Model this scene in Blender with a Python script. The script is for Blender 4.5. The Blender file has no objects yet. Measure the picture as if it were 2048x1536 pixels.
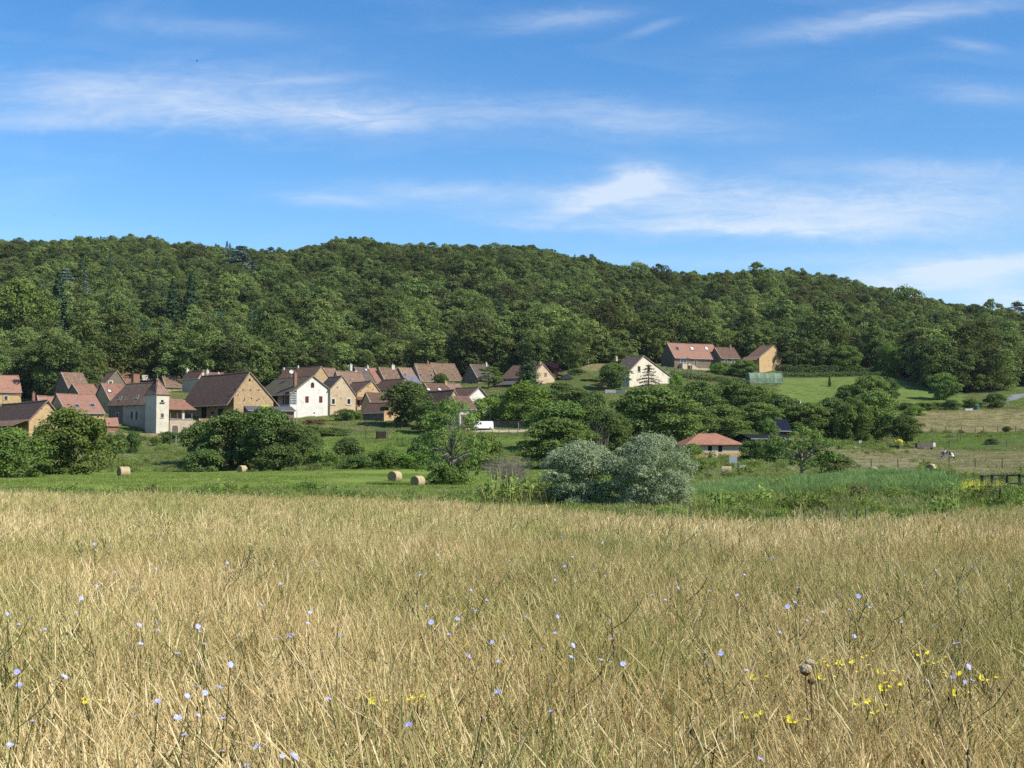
import bpy, bmesh, math, random
import numpy as np
from mathutils import Vector, Matrix

R = math.radians
scene = bpy.context.scene
COL = scene.collection

# ------------------------------------------------------------------ camera
F = 2500.0                      # focal length in pixels of the 2048 px wide photograph
EYE = 1.6
HAZE = 0.00004                  # density of the air that pales the far hill
PITCH = math.atan(132.0 / F)    # horizon on row 900
CB, SB = math.cos(PITCH), math.sin(PITCH)
cam_data = bpy.data.cameras.new("camera")
cam = bpy.data.objects.new("camera", cam_data)
COL.objects.link(cam)
cam_data.sensor_width = 36.0
cam_data.lens = F / 2048.0 * 36.0
cam_data.clip_start = 0.1
cam_data.clip_end = 9000.0
cam.location = (0, 0, EYE)
cam.rotation_euler = (math.pi / 2 + PITCH, 0, 0)
scene.camera = cam

# ------------------------------------------------------------------ sun, sky, exposure
SUN_EL, SUN_ROT = R(43), R(118)
S = Vector((math.cos(SUN_EL) * math.sin(SUN_ROT), math.cos(SUN_EL) * math.cos(SUN_ROT), math.sin(SUN_EL)))
sd = bpy.data.lights.new("sun", 'SUN')
sd.energy = 4.4
sd.angle = R(0.5)
sd.color = (1.0, 0.94, 0.84)
so = bpy.data.objects.new("sun", sd)
so.rotation_euler = (-S).to_track_quat('-Z', 'Y').to_euler()
so.location = S * 300
COL.objects.link(so)

scene.view_settings.view_transform = 'Standard'
scene.view_settings.look = 'None'
scene.view_settings.exposure = 0.6
scene.view_settings.gamma = 1.0
scene.render.engine = 'CYCLES'
scene.cycles.max_bounces = 6
scene.cycles.diffuse_bounces = 3
scene.cycles.glossy_bounces = 2
scene.cycles.transmission_bounces = 3
scene.cycles.transparent_max_bounces = 4
scene.cycles.use_denoising = False
scene.cycles.caustics_reflective = False
scene.cycles.caustics_refractive = False

world = bpy.data.worlds.new("World")
scene.world = world
world.use_nodes = True
wn, wl = world.node_tree.nodes, world.node_tree.links
wn.clear()
w_out = wn.new('ShaderNodeOutputWorld')
w_bg = wn.new('ShaderNodeBackground')
w_sky = wn.new('ShaderNodeTexSky')
w_sky.sky_type = 'NISHITA'
w_sky.sun_disc = False
w_sky.sun_elevation = SUN_EL
w_sky.sun_rotation = SUN_ROT
w_sky.altitude = 300
w_sky.air_density = 1.0
w_sky.dust_density = 0.15
w_sky.ozone_density = 3.0
SKY_STRENGTH = 0.117


def wmath(op, a, b=None, c=None, clamp=False):
    n = wn.new('ShaderNodeMath')
    n.operation = op
    n.use_clamp = clamp
    for k, v in enumerate((a, b, c)):
        if v is None:
            continue
        if isinstance(v, (int, float)):
            n.inputs[k].default_value = v
        else:
            wl.new(v, n.inputs[k])
    return n.outputs[0]


w_tc = wn.new('ShaderNodeTexCoord')
w_sep = wn.new('ShaderNodeSeparateXYZ')
wl.new(w_tc.outputs['Generated'], w_sep.inputs[0])
w_y = wmath('MAXIMUM', w_sep.outputs[1], 0.02)
w_u = wmath('DIVIDE', w_sep.outputs[0], w_y)       # tangent of the bearing east of north
w_v = wmath('DIVIDE', w_sep.outputs[2], w_y)       # tangent of the elevation
w_cv = wn.new('ShaderNodeCombineXYZ')
wl.new(w_u, w_cv.inputs[0])
wl.new(w_v, w_cv.inputs[1])


def wnoise(sx, sy, rot, detail, rough, dist, w=0.0):
    m = wn.new('ShaderNodeMapping')
    m.inputs['Scale'].default_value = (sx, sy, 1)
    m.inputs['Rotation'].default_value = (0, 0, rot)
    m.inputs['Location'].default_value = (w, w * 0.7, w * 0.3)
    wl.new(w_cv.outputs[0], m.inputs[0])
    n = wn.new('ShaderNodeTexNoise')
    n.inputs['Scale'].default_value = 1.0
    n.inputs['Detail'].default_value = detail
    n.inputs['Roughness'].default_value = rough
    n.inputs['Distortion'].default_value = dist
    wl.new(m.outputs[0], n.inputs['Vector'])
    return n.outputs[0]


nz_broad = wnoise(5.5, 30, R(-4), 5, 0.55, 0.6, 3.1)
nz_fine = wnoise(16, 80, R(-6), 10, 0.66, 1.6, 7.7)
nz_wisp = wnoise(26, 60, R(12), 8, 0.6, 0.8, 1.3)
# cirrus streaks: bearing/elevation of the centre, half length, half thickness, tilt, density
STREAKS = [
    (480, 212, 350, 42, -3, .44), (700, 230, 150, 24, -4, .34), (330, 160, 320, 50, 2, .30), (130, 235, 160, 18, 3, .22),
    (980, 215, 420, 34, -2, .26), (1300, 235, 260, 36, -6, .20),
    (1274, 350, 44, 24, 0, .85), (1300, 364, 110, 26, 0, .34), (1205, 392, 120, 22, 14, .75), (1440, 416, 420, 54, -2, .50), (1850, 412, 330, 54, 1, .46),
    (1480, 452, 300, 15, -1, .50), (660, 396, 130, 13, -3, .38), (930, 380, 260, 18, -2, .36),
    (1850, 335, 260, 26, -3, .34), (1850, 556, 260, 36, 6, .95), (2010, 524, 190, 14, 5, .65), (2040, 604, 130, 30, 2, .65),
    (1680, 42, 200, 22, 8, .34), (1860, 12, 220, 18, 6, .30), (1120, 26, 130, 20, 6, .36), (420, 44, 190, 20, -3, .18),
    (1300, 46, 60, 9, 18, .24), (1975, 180, 120, 22, -4, .28), (1960, 78, 60, 10, -10, .26), (610, 150, 110, 10, 4, .28),
    (1530, 520, 420, 16, 1, .24),
]
acc = None
for (px, py, a, b, ang, s) in STREAKS:
    u0, v0 = (px - 1024) / F, (900 - py) / F
    ca, sa = math.cos(R(ang)), math.sin(R(ang))
    du = wmath('SUBTRACT', w_u, u0)
    dv = wmath('SUBTRACT', w_v, v0)
    xx = wmath('ADD', wmath('MULTIPLY', du, ca * F / a), wmath('MULTIPLY', dv, sa * F / a))
    yy = wmath('ADD', wmath('MULTIPLY', du, -sa * F / b), wmath('MULTIPLY', dv, ca * F / b))
    # ragged outline: the wisps push the edge in and out
    rag = .7 if s > .8 else 1.0
    yy = wmath('ADD', yy, wmath('MULTIPLY', wmath('SUBTRACT', nz_wisp, .5), 1.6 * rag))
    xx = wmath('ADD', xx, wmath('MULTIPLY', wmath('SUBTRACT', nz_broad, .5), 1.4 * rag))
    q = wmath('ADD', wmath('MULTIPLY', xx, xx), wmath('MULTIPLY', yy, yy))
    g = wmath('MULTIPLY', wmath('EXPONENT', wmath('MULTIPLY', q, -1.0)), s)
    acc = g if acc is None else wmath('ADD', acc, g)
tex = wmath('ADD', wmath('MULTIPLY', nz_fine, 1.0), wmath('MULTIPLY', nz_broad, .65))      # about 0.8 on average
tex = wmath('MULTIPLY', wmath('SUBTRACT', tex, .22), 1.55)
veil = wmath('MULTIPLY', wmath('SUBTRACT', nz_broad, .50, clamp=True), .40)
front = wmath('MULTIPLY', w_sep.outputs[1], 3.0, clamp=True)
mask = wmath('ADD', wmath('MULTIPLY', acc, tex), veil)
mask = wmath('MULTIPLY', mask, front, clamp=True)
mask = wmath('MULTIPLY', wmath('MINIMUM', mask, .92), .80)

w_gam = wn.new('ShaderNodeGamma')
w_gam.inputs[1].default_value = 1.0
w_hs = wn.new('ShaderNodeHueSaturation')
w_hs.inputs['Saturation'].default_value = 1.30
w_hs.inputs['Hue'].default_value = 0.502
w_hs.inputs['Value'].default_value = 1.0
wl.new(w_sky.outputs[0], w_hs.inputs['Color'])
w_mix = wn.new('ShaderNodeMix')
w_mix.data_type = 'RGBA'
wl.new(mask, w_mix.inputs[0])
wl.new(w_hs.outputs[0], w_mix.inputs[6])
w_mix.inputs[7].default_value = (4.7, 5.15, 5.75, 1)
wl.new(w_mix.outputs[2], w_bg.inputs[0])
w_bg.inputs[1].default_value = SKY_STRENGTH
wl.new(w_bg.outputs[0], w_out.inputs[0])


# ------------------------------------------------------------------ helpers
def P(px, py, Y):
    """the point at forward distance Y that the photograph shows on pixel (px, py)"""
    u, v = (px - 1024) / F, (768 - py) / F
    dx, dy, dz = u, CB - v * SB, SB + v * CB
    k = Y / dy
    return Vector((dx * k, Y, EYE + dz * k))


def ray(px, py):
    u, v = (px - 1024) / F, (768 - py) / F
    return Vector((u, CB - v * SB, SB + v * CB))


def link(o, parent=None):
    COL.objects.link(o)
    if parent is not None:
        o.parent = parent
    return o


def tag(o, label=None, cat=None, group=None, kind=None):
    if label:
        o['label'] = label
    if cat:
        o['category'] = cat
    if group:
        o['group'] = group
    if kind:
        o['kind'] = kind
    return o


def empty(name, loc, rz=0.0, label=None, cat=None, group=None):
    o = bpy.data.objects.new(name, None)
    o.empty_display_size = 0.2
    o.location = loc
    o.rotation_euler = (0, 0, rz)
    COL.objects.link(o)
    return tag(o, label, cat, group)


def mesh_np(name, v, f, mats, mat_idx=None, attrs=None, smooth=False):
    """v (N,3), f (M,k) arrays -> mesh"""
    me = bpy.data.meshes.new(name)
    v = np.asarray(v, dtype=np.float32)
    f = np.asarray(f, dtype=np.int32)
    k = f.shape[1]
    me.vertices.add(len(v))
    me.vertices.foreach_set('co', v.ravel())
    me.loops.add(f.size)
    me.loops.foreach_set('vertex_index', f.ravel())
    me.polygons.add(len(f))
    me.polygons.foreach_set('loop_start', np.arange(0, f.size, k, dtype=np.int32))
    if mat_idx is not None:
        me.polygons.foreach_set('material_index', np.asarray(mat_idx, dtype=np.int32))
    if smooth:
        me.polygons.foreach_set('use_smooth', np.ones(len(f), dtype=bool))
    for m in (mats if isinstance(mats, (list, tuple)) else [mats]):
        me.materials.append(m)
    if attrs:
        for an, av in attrs.items():
            at = me.attributes.new(an, 'FLOAT', 'POINT')
            at.data.foreach_set('value', np.asarray(av, dtype=np.float32))
    me.update(calc_edges=True)
    me.validate()
    return me


class MB:
    """collects polygons of several shapes into ONE mesh"""
    def __init__(self):
        self.v, self.f = [], []

    def poly(self, pts):
        n = len(self.v)
        self.v += [tuple(p) for p in pts]
        self.f.append(tuple(range(n, n + len(pts))))

    def add(self, v, f):
        n = len(self.v)
        self.v += [tuple(p) for p in v]
        self.f += [tuple(i + n for i in q) for q in f]

    def box(self, x0, y0, z0, x1, y1, z1):
        v = [(x0, y0, z0), (x1, y0, z0), (x1, y1, z0), (x0, y1, z0), (x0, y0, z1), (x1, y0, z1), (x1, y1, z1), (x0, y1, z1)]
        self.add(v, [(0, 3, 2, 1), (4, 5, 6, 7), (0, 1, 5, 4), (1, 2, 6, 5), (2, 3, 7, 6), (3, 0, 4, 7)])

    def slab(self, pts, th):
        """polygon pts (top side) given thickness th against its normal"""
        pts = [Vector(p) for p in pts]
        n = (pts[1] - pts[0]).cross(pts[2] - pts[1]).normalized()
        lo = [p - n * th for p in pts]
        k = len(pts)
        self.add(pts + lo, [tuple(range(k)), tuple(range(2 * k - 1, k - 1, -1))] +
                 [(i, i + k, (i + 1) % k + k, (i + 1) % k) for i in range(k)])

    def tube(self, p0, p1, r0, r1=None, n=6, cap=True):
        p0, p1 = Vector(p0), Vector(p1)
        r1 = r0 if r1 is None else r1
        d = (p1 - p0).normalized()
        a = d.orthogonal().normalized()
        b = d.cross(a)
        v = []
        for p, r in ((p0, r0), (p1, r1)):
            for i in range(n):
                t = 2 * math.pi * i / n
                v.append(p + a * (r * math.cos(t)) + b * (r * math.sin(t)))
        f = [(i, (i + 1) % n, (i + 1) % n + n, i + n) for i in range(n)]
        if cap:
            f += [tuple(range(n - 1, -1, -1)), tuple(range(n, 2 * n))]
        self.add(v, f)

    def path(self, pts, radii, n=5):
        """tapered tube through several points, continuous"""
        pts = [Vector(p) for p in pts]
        v, f = [], []
        a = None
        for k, p in enumerate(pts):
            d = (pts[min(k + 1, len(pts) - 1)] - pts[max(k - 1, 0)]).normalized()
            if a is None:
                a = d.orthogonal().normalized()
            else:
                a = (a - d * a.dot(d)).normalized()
            b = d.cross(a)
            for i in range(n):
                t = 2 * math.pi * i / n
                v.append(p + a * (radii[k] * math.cos(t)) + b * (radii[k] * math.sin(t)))
        for k in range(len(pts) - 1):
            for i in range(n):
                j = (i + 1) % n
                f.append((k * n + i, k * n + j, (k + 1) * n + j, (k + 1) * n + i))
        f.append(tuple(range(n - 1, -1, -1)))
        f.append(tuple(range((len(pts) - 1) * n, len(pts) * n)))
        self.add(v, f)

    def mesh(self, name, mat, smooth=False, recalc=True):
        me = bpy.data.meshes.new(name)
        me.from_pydata(self.v, [], self.f)
        if recalc:
            bm = bmesh.new()
            bm.from_mesh(me)
            bmesh.ops.recalc_face_normals(bm, faces=bm.faces)
            bm.to_mesh(me)
            bm.free()
        for m in (mat if isinstance(mat, (list, tuple)) else [mat]):
            me.materials.append(m)
        if smooth:
            me.polygons.foreach_set('use_smooth', [True] * len(me.polygons))
        return me

    def build(self, name, mat, parent=None, smooth=False, loc=None, recalc=True):
        o = bpy.data.objects.new(name, self.mesh(name, mat, smooth, recalc))
        if loc is not None:
            o.location = loc
        return link(o, parent)


# ------------------------------------------------------------------ materials
def new_mat(name):
    m = bpy.data.materials.new(name)
    m.use_nodes = True
    nt = m.node_tree
    nt.nodes.clear()
    out = nt.nodes.new('ShaderNodeOutputMaterial')
    return m, nt, out


def nd(nt, kind, **kw):
    n = nt.nodes.new(kind)
    for k, v in kw.items():
        setattr(n, k, v)
    return n


def mixc(nt, fac, a, b, blend='MIX'):
    n = nt.nodes.new('ShaderNodeMix')
    n.data_type = 'RGBA'
    n.blend_type = blend
    for sock, v in ((0, fac), (6, a), (7, b)):
        if isinstance(v, (int, float)):
            n.inputs[sock].default_value = v
        elif isinstance(v, (tuple, list)):
            n.inputs[sock].default_value = (*v[:3], 1)
        else:
            nt.links.new(v, n.inputs[sock])
    return n.outputs[2]


def noise(nt, vec, scale, detail=4, rough=.55, dist=0.0):
    n = nt.nodes.new('ShaderNodeTexNoise')
    n.inputs['Scale'].default_value = scale
    n.inputs['Detail'].default_value = detail
    n.inputs['Roughness'].default_value = rough
    n.inputs['Distortion'].default_value = dist
    nt.links.new(vec, n.inputs['Vector'])
    return n.outputs[0]


def ramp(nt, fac, p0, p1):
    n = nt.nodes.new('ShaderNodeMapRange')
    n.inputs[1].default_value = p0
    n.inputs[2].default_value = p1
    n.clamp = True
    nt.links.new(fac, n.inputs[0])
    return n.outputs[0]


def stretch(nt, vec, sc):
    n = nt.nodes.new('ShaderNodeMapping')
    n.inputs['Scale'].default_value = sc
    nt.links.new(vec, n.inputs[0])
    return n.outputs[0]


MK = .76      # the plain surfaces are given a little lighter than they are


def surf_mat(name, c1, c2, scale=1.0, c3=None, scale3=.3, rough=.85, thr=(.38, .62), thr3=(.52, .66), bump=0.0,
             bscale=6.0, rnd=0.0, band=0.0, st=(1, 1, 1), spec=.12, metal=0.0):
    c1, c2 = [v * MK for v in c1], [v * MK for v in c2]
    c3 = None if c3 is None else [v * MK for v in c3]
    m, nt, out = new_mat(name)
    tc = nd(nt, 'ShaderNodeTexCoord')
    geo = nd(nt, 'ShaderNodeObjectInfo')
    vec = nd(nt, 'ShaderNodeVectorMath', operation='ADD')
    nt.links.new(tc.outputs['Object'], vec.inputs[0])
    off = nd(nt, 'ShaderNodeVectorMath', operation='SCALE')
    nt.links.new(geo.outputs['Location'], off.inputs[0])
    off.inputs['Scale'].default_value = .37
    nt.links.new(off.outputs[0], vec.inputs[1])
    v = stretch(nt, vec.outputs[0], st)
    col = mixc(nt, ramp(nt, noise(nt, v, scale, 5, .6), *thr), c1, c2)
    if c3 is not None:
        col = mixc(nt, ramp(nt, noise(nt, v, scale3, 6, .65, .6), *thr3), col, c3)
    if rnd:
        hs = nd(nt, 'ShaderNodeHueSaturation')
        mr = nd(nt, 'ShaderNodeMapRange')
        nt.links.new(geo.outputs['Random'], mr.inputs[0])
        mr.inputs[3].default_value = 1 - rnd
        mr.inputs[4].default_value = 1 + rnd
        nt.links.new(mr.outputs[0], hs.inputs['Value'])
        nt.links.new(col, hs.inputs['Color'])
        col = hs.outputs[0]
    b = nd(nt, 'ShaderNodeBsdfPrincipled')
    b.inputs['Roughness'].default_value = rough
    b.inputs['Metallic'].default_value = metal
    b.inputs['Specular IOR Level'].default_value = spec
    if band:
        w = nd(nt, 'ShaderNodeTexWave')
        w.wave_type = 'BANDS'
        w.bands_direction = 'Z'
        w.inputs['Scale'].default_value = band
        w.inputs['Distortion'].default_value = 1.2
        nt.links.new(vec.outputs[0], w.inputs['Vector'])
        col = mixc(nt, ramp(nt, w.outputs[0], 0.0, .35), mixc(nt, .3, col, (.02, .015, .01)), col)
    nt.links.new(col, b.inputs['Base Color'])
    if bump:
        bp = nd(nt, 'ShaderNodeBump')
        bp.inputs['Strength'].default_value = bump
        bp.inputs['Distance'].default_value = .08
        nt.links.new(noise(nt, v, bscale, 4, .6), bp.inputs['Height'])
        nt.links.new(bp.outputs[0], b.inputs['Normal'])
    nt.links.new(b.outputs[0], out.inputs[0])
    return m


LEAF_K = 1.70


def leaf_mat(name, c1, c2, rnd=.25, trans=.3, hue=.03, c3=None, c3t=(.55, .75)):
    """foliage: hue and value differ from plant to plant and from leaf to leaf"""
    m, nt, out = new_mat(name)
    c1, c2 = [v * LEAF_K for v in c1], [v * LEAF_K for v in c2]
    info = nd(nt, 'ShaderNodeObjectInfo')
    at = nd(nt, 'ShaderNodeAttribute', attribute_name='tone')
    col = mixc(nt, at.outputs['Fac'], c1, c2)
    if c3 is not None:
        r3 = nd(nt, 'ShaderNodeMath', operation='FRACT')
        mu = nd(nt, 'ShaderNodeMath', operation='MULTIPLY')
        nt.links.new(info.outputs['Random'], mu.inputs[0])
        mu.inputs[1].default_value = 7.31
        nt.links.new(mu.outputs[0], r3.inputs[0])
        col = mixc(nt, ramp(nt, r3.outputs[0], *c3t), col, c3)
    hs = nd(nt, 'ShaderNodeHueSaturation')
    for sock, lo, hi, k in (('Value', 1 - rnd, 1 + rnd, 1.0), ('Hue', .5 - hue, .5 + hue, 3.7)):
        fr = nd(nt, 'ShaderNodeMath', operation='MULTIPLY')
        nt.links.new(info.outputs['Random'], fr.inputs[0])
        fr.inputs[1].default_value = k
        fr2 = nd(nt, 'ShaderNodeMath', operation='FRACT')
        nt.links.new(fr.outputs[0], fr2.inputs[0])
        mr = nd(nt, 'ShaderNodeMapRange')
        nt.links.new(fr2.outputs[0], mr.inputs[0])
        mr.inputs[3].default_value = lo
        mr.inputs[4].default_value = hi
        nt.links.new(mr.outputs[0], hs.inputs[sock])
    nt.links.new(col, hs.inputs['Color'])
    d = nd(nt, 'ShaderNodeBsdfDiffuse')
    t = nd(nt, 'ShaderNodeBsdfTranslucent')
    nt.links.new(hs.outputs[0], d.inputs[0])
    tcol = mixc(nt, 1.0, hs.outputs[0], (1.0, 1.0, .55), 'MULTIPLY')
    nt.links.new(tcol, t.inputs[0])
    mx = nd(nt, 'ShaderNodeMixShader')
    mx.inputs[0].default_value = trans
    nt.links.new(d.outputs[0], mx.inputs[1])
    nt.links.new(t.outputs[0], mx.inputs[2])
    nt.links.new(mx.outputs[0], out.inputs[0])
    return m


M = {}
# roofs
M['tile_pink'] = surf_mat('rose tile', (.43, .235, .165), (.35, .185, .13), 3.2, (.29, .155, .11), 1.3, rnd=.06, band=3.0)
M['tile_orange'] = surf_mat('orange tile', (.38, .195, .13), (.30, .16, .11), 2.6, (.20, .12, .09), 1.3, rnd=.06, band=3.0)
M['tile_brown'] = surf_mat('old brown tile', (.215, .125, .085), (.125, .078, .056), 2.8, (.27, .19, .125), 1.7, thr3=(.55, .70), rnd=.1, band=3.0)
M['tile_mottled'] = surf_mat('lichened tile', (.29, .165, .105), (.15, .092, .062), 2.4, (.31, .255, .18), 2.0, thr3=(.50, .62), rnd=.1, band=3.0)
M['tile_grey'] = surf_mat('grey slate tile', (.150, .122, .100), (.110, .092, .078), 1.6, (.20, .165, .125), 1.2, rnd=.1, band=3.0)
M['tile_moss'] = surf_mat('mossy grey tile', (.165, .135, .092), (.120, .102, .072), 1.6, (.18, .155, .075), .9, thr3=(.48, .62), rnd=.06, band=3.0)
M['tile_light'] = surf_mat('pale weathered tile', (.32, .20, .135), (.23, .14, .10), 2.0, (.33, .25, .19), .6, rnd=.08, band=3.0)
M['tile_red'] = surf_mat('red tile', (.46, .225, .145), (.39, .185, .12), 1.6, (.31, .16, .11), .9, rnd=.05, band=3.0)
# walls
M['stone_gold'] = surf_mat('golden limestone', (.66, .46, .24), (.53, .36, .175), 2.2, (.36, .24, .13), 1.5, thr3=(.56, .7), bump=.5, bscale=5)
M['stone_ochre'] = surf_mat('ochre rubble stone', (.56, .40, .225), (.43, .30, .16), 2.4, (.28, .19, .11), 1.9, thr3=(.55, .68), bump=.6, bscale=5)
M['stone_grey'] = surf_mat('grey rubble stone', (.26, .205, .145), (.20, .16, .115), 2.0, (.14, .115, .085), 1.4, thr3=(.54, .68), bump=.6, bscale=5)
M['render_tan'] = surf_mat('tan render', (.66, .51, .33), (.57, .43, .27), .7, (.40, .28, .18), .5, thr3=(.56, .72))
M['render_white'] = surf_mat('white render', (.86, .82, .72), (.78, .74, .64), .9, (.62, .57, .47), .55, thr3=(.56, .74))
M['render_cream'] = surf_mat('cream render', (.78, .71, .56), (.68, .61, .46), .9, (.48, .42, .31), .7, thr3=(.57, .72))
M['render_stained'] = surf_mat('stained grey plaster', (.52, .48, .39), (.42, .39, .32), .7, (.24, .215, .175), .38, thr3=(.54, .66))
M['render_pinkish'] = surf_mat('pale pink render', (.60, .48, .34), (.53, .41, .29), .9)
M['wall_cream'] = surf_mat('cream block', (.70, .58, .40), (.63, .51, .35), 1.0)
M['brick'] = surf_mat('brick', (.36, .19, .12), (.28, .15, .10), 3.0)
M['chimney_white'] = surf_mat('whitewashed chimney', (.78, .73, .64), (.66, .60, .52), 2.0)
M['wood_dark'] = surf_mat('dark timber', (.06, .042, .03), (.04, .03, .022), 3.0)
M['wood_grey'] = surf_mat('weathered timber', (.20, .17, .135), (.13, .11, .09), 4.0, st=(1, 1, .2))
M['wood_red'] = surf_mat('red brown shutter', (.16, .045, .03), (.12, .035, .025), 4.0)
M['wood_blue'] = surf_mat('slate blue shutter', (.09, .10, .16), (.07, .08, .12), 4.0)
M['opening'] = surf_mat('dark opening', (.018, .016, .015), (.012, .011, .011), 2.0)
M['surround'] = surf_mat('cream stone surround', (.74, .66, .50), (.66, .58, .43), 3.0)
M['mortar'] = surf_mat('verge mortar', (.46, .37, .28), (.30, .22, .165), 2.2)
M['mortar_tile'] = surf_mat('ridge tiles', (.34, .215, .15), (.22, .145, .105), 2.2)
M['blue_sheet'] = surf_mat('blue grey roof sheet', (.20, .205, .235), (.165, .17, .20), 2.0, rough=.6)
M['white_paint'] = surf_mat('white paint', (.80, .79, .75), (.74, .73, .70), 2.0, rough=.5)
M['zinc'] = surf_mat('zinc gutter', (.45, .45, .44), (.36, .36, .36), 4.0, rough=.45)
M['lead'] = surf_mat('grey corrugated sheet', (.17, .155, .145), (.12, .11, .105), 2.0, rough=.7)
M['navy'] = surf_mat('navy sheet', (.014, .019, .040), (.011, .015, .032), 2.0, rough=.9, spec=.1)
M['black'] = surf_mat('black felt', (.014, .014, .016), (.02, .02, .022), 2.0, rough=.8)
M['tarp'] = surf_mat('green tarpaulin', (.215, .30, .19), (.165, .24, .15), .7, (.29, .36, .25), .5, rough=.55, bump=.4, bscale=1.3)
M['van_white'] = surf_mat('white van paint', (.84, .84, .83), (.80, .80, .79), .5, rough=.3, spec=.5)
M['rubber'] = surf_mat('tyre rubber', (.018, .018, .018), (.025, .025, .024), 5.0)
M['plastic_dark'] = surf_mat('dark bumper plastic', (.035, .035, .036), (.045, .045, .045), 5.0, rough=.6)
M['rim'] = surf_mat('wheel rim', (.42, .42, .43), (.36, .36, .37), 5.0, rough=.35, metal=.6)
M['tank_green'] = surf_mat('green tank', (.05, .19, .13), (.04, .15, .10), 2.0, rough=.5)
M['hay'] = surf_mat('baled hay', (.62, .50, .29), (.50, .39, .21), 5.0, (.38, .29, .16), 3.0, bump=.6, bscale=9)
M['hay_end'] = surf_mat('bale end straw', (.44, .31, .16), (.34, .235, .12), 6.0, (.25, .17, .09), 4.0, bump=.8, bscale=12)
M['bark'] = surf_mat('bark', (.12, .095, .07), (.075, .06, .045), 4.0, st=(1, 1, .3), bump=.5)
M['bark_pale'] = surf_mat('pale bark', (.36, .32, .25), (.22, .19, .15), 3.0, st=(1, 1, .3))
M['twig'] = surf_mat('dry twigs', (.36, .30, .24), (.25, .205, .17), 3.0)
M['post'] = surf_mat('fence post', (.17, .145, .115), (.11, .095, .078), 6.0)
M['post_dark'] = surf_mat('tarred post', (.035, .045, .05), (.025, .03, .035), 6.0)
M['post_pale'] = surf_mat('pale post', (.62, .58, .50), (.52, .48, .41), 6.0)
M['wire'] = surf_mat('fence wire', (.20, .20, .19), (.15, .15, .145), 6.0, rough=.5)
M['concrete'] = surf_mat('pale concrete', (.50, .47, .41), (.42, .39, .34), 2.0)
M['sign_face'] = surf_mat('grey board', (.36, .40, .43), (.32, .36, .39), 2.0)


def glass_mat():
    m, nt, out = new_mat('window glass')
    b = nd(nt, 'ShaderNodeBsdfPrincipled')
    b.inputs['Base Color'].default_value = (.02, .024, .03, 1)
    b.inputs['Roughness'].default_value = .08
    b.inputs['Specular IOR Level'].default_value = .6
    nt.links.new(b.outputs[0], out.inputs[0])
    return m


M['glass'] = glass_mat()
# foliage
M['leaf_mid'] = leaf_mat('walnut leaves', (.060, .092, .022), (.125, .165, .042), .14, .28, .012)
M['leaf_dark'] = leaf_mat('dark leaves', (.045, .072, .023), (.106, .145, .041), .16, .22, .015)
M['leaf_olive'] = leaf_mat('olive green leaves', (.068, .108, .029), (.130, .180, .050), .14, .28, .012)
M['leaf_bright'] = leaf_mat('fresh green leaves', (.085, .145, .028), (.165, .235, .050), .12, .30, .012)
M['leaf_lime'] = leaf_mat('lime yellow leaves', (.26, .34, .045), (.40, .46, .07), .08, .3, .0)
M['leaf_yellow'] = leaf_mat('yellow blossom', (.52, .47, .04), (.62, .58, .07), .05, .2, .0)
M['leaf_silver'] = leaf_mat('silver willow leaves', (.115, .15, .078), (.25, .285, .175), .05, .22, .004)
M['leaf_purple'] = leaf_mat('purple leaves', (.035, .018, .024), (.055, .028, .034), .1, .2, .0)
M['leaf_red'] = leaf_mat('reddish hedge leaves', (.12, .07, .05), (.15, .12, .06), .2, .25, .03)
M['needle_dark'] = leaf_mat('dark needles', (.022, .042, .022), (.046, .078, .036), .15, .12, .015)
M['needle_blue'] = leaf_mat('blue cedar needles', (.055, .088, .070), (.105, .145, .115), .08, .12, .01)
M['needle_brown'] = leaf_mat('thin brownish needles', (.075, .070, .045), (.125, .115, .075), .05, .12, .0)
M['leaf_forest'] = leaf_mat('woodland leaves', (.052, .080, .025), (.150, .182, .056), .42, .30, .016, (.108, .122, .048), (.70, .95))
M['weed'] = leaf_mat('rank weeds', (.080, .118, .028), (.175, .215, .062), .26, .3, .022, (.17, .17, .07), (.72, .95))
M['reed'] = leaf_mat('reed blades', (.085, .145, .050), (.165, .225, .085), .14, .3, .012)
M['ivy'] = leaf_mat('ivy', (.030, .060, .016), (.060, .10, .03), .1, .2, .0)
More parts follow.
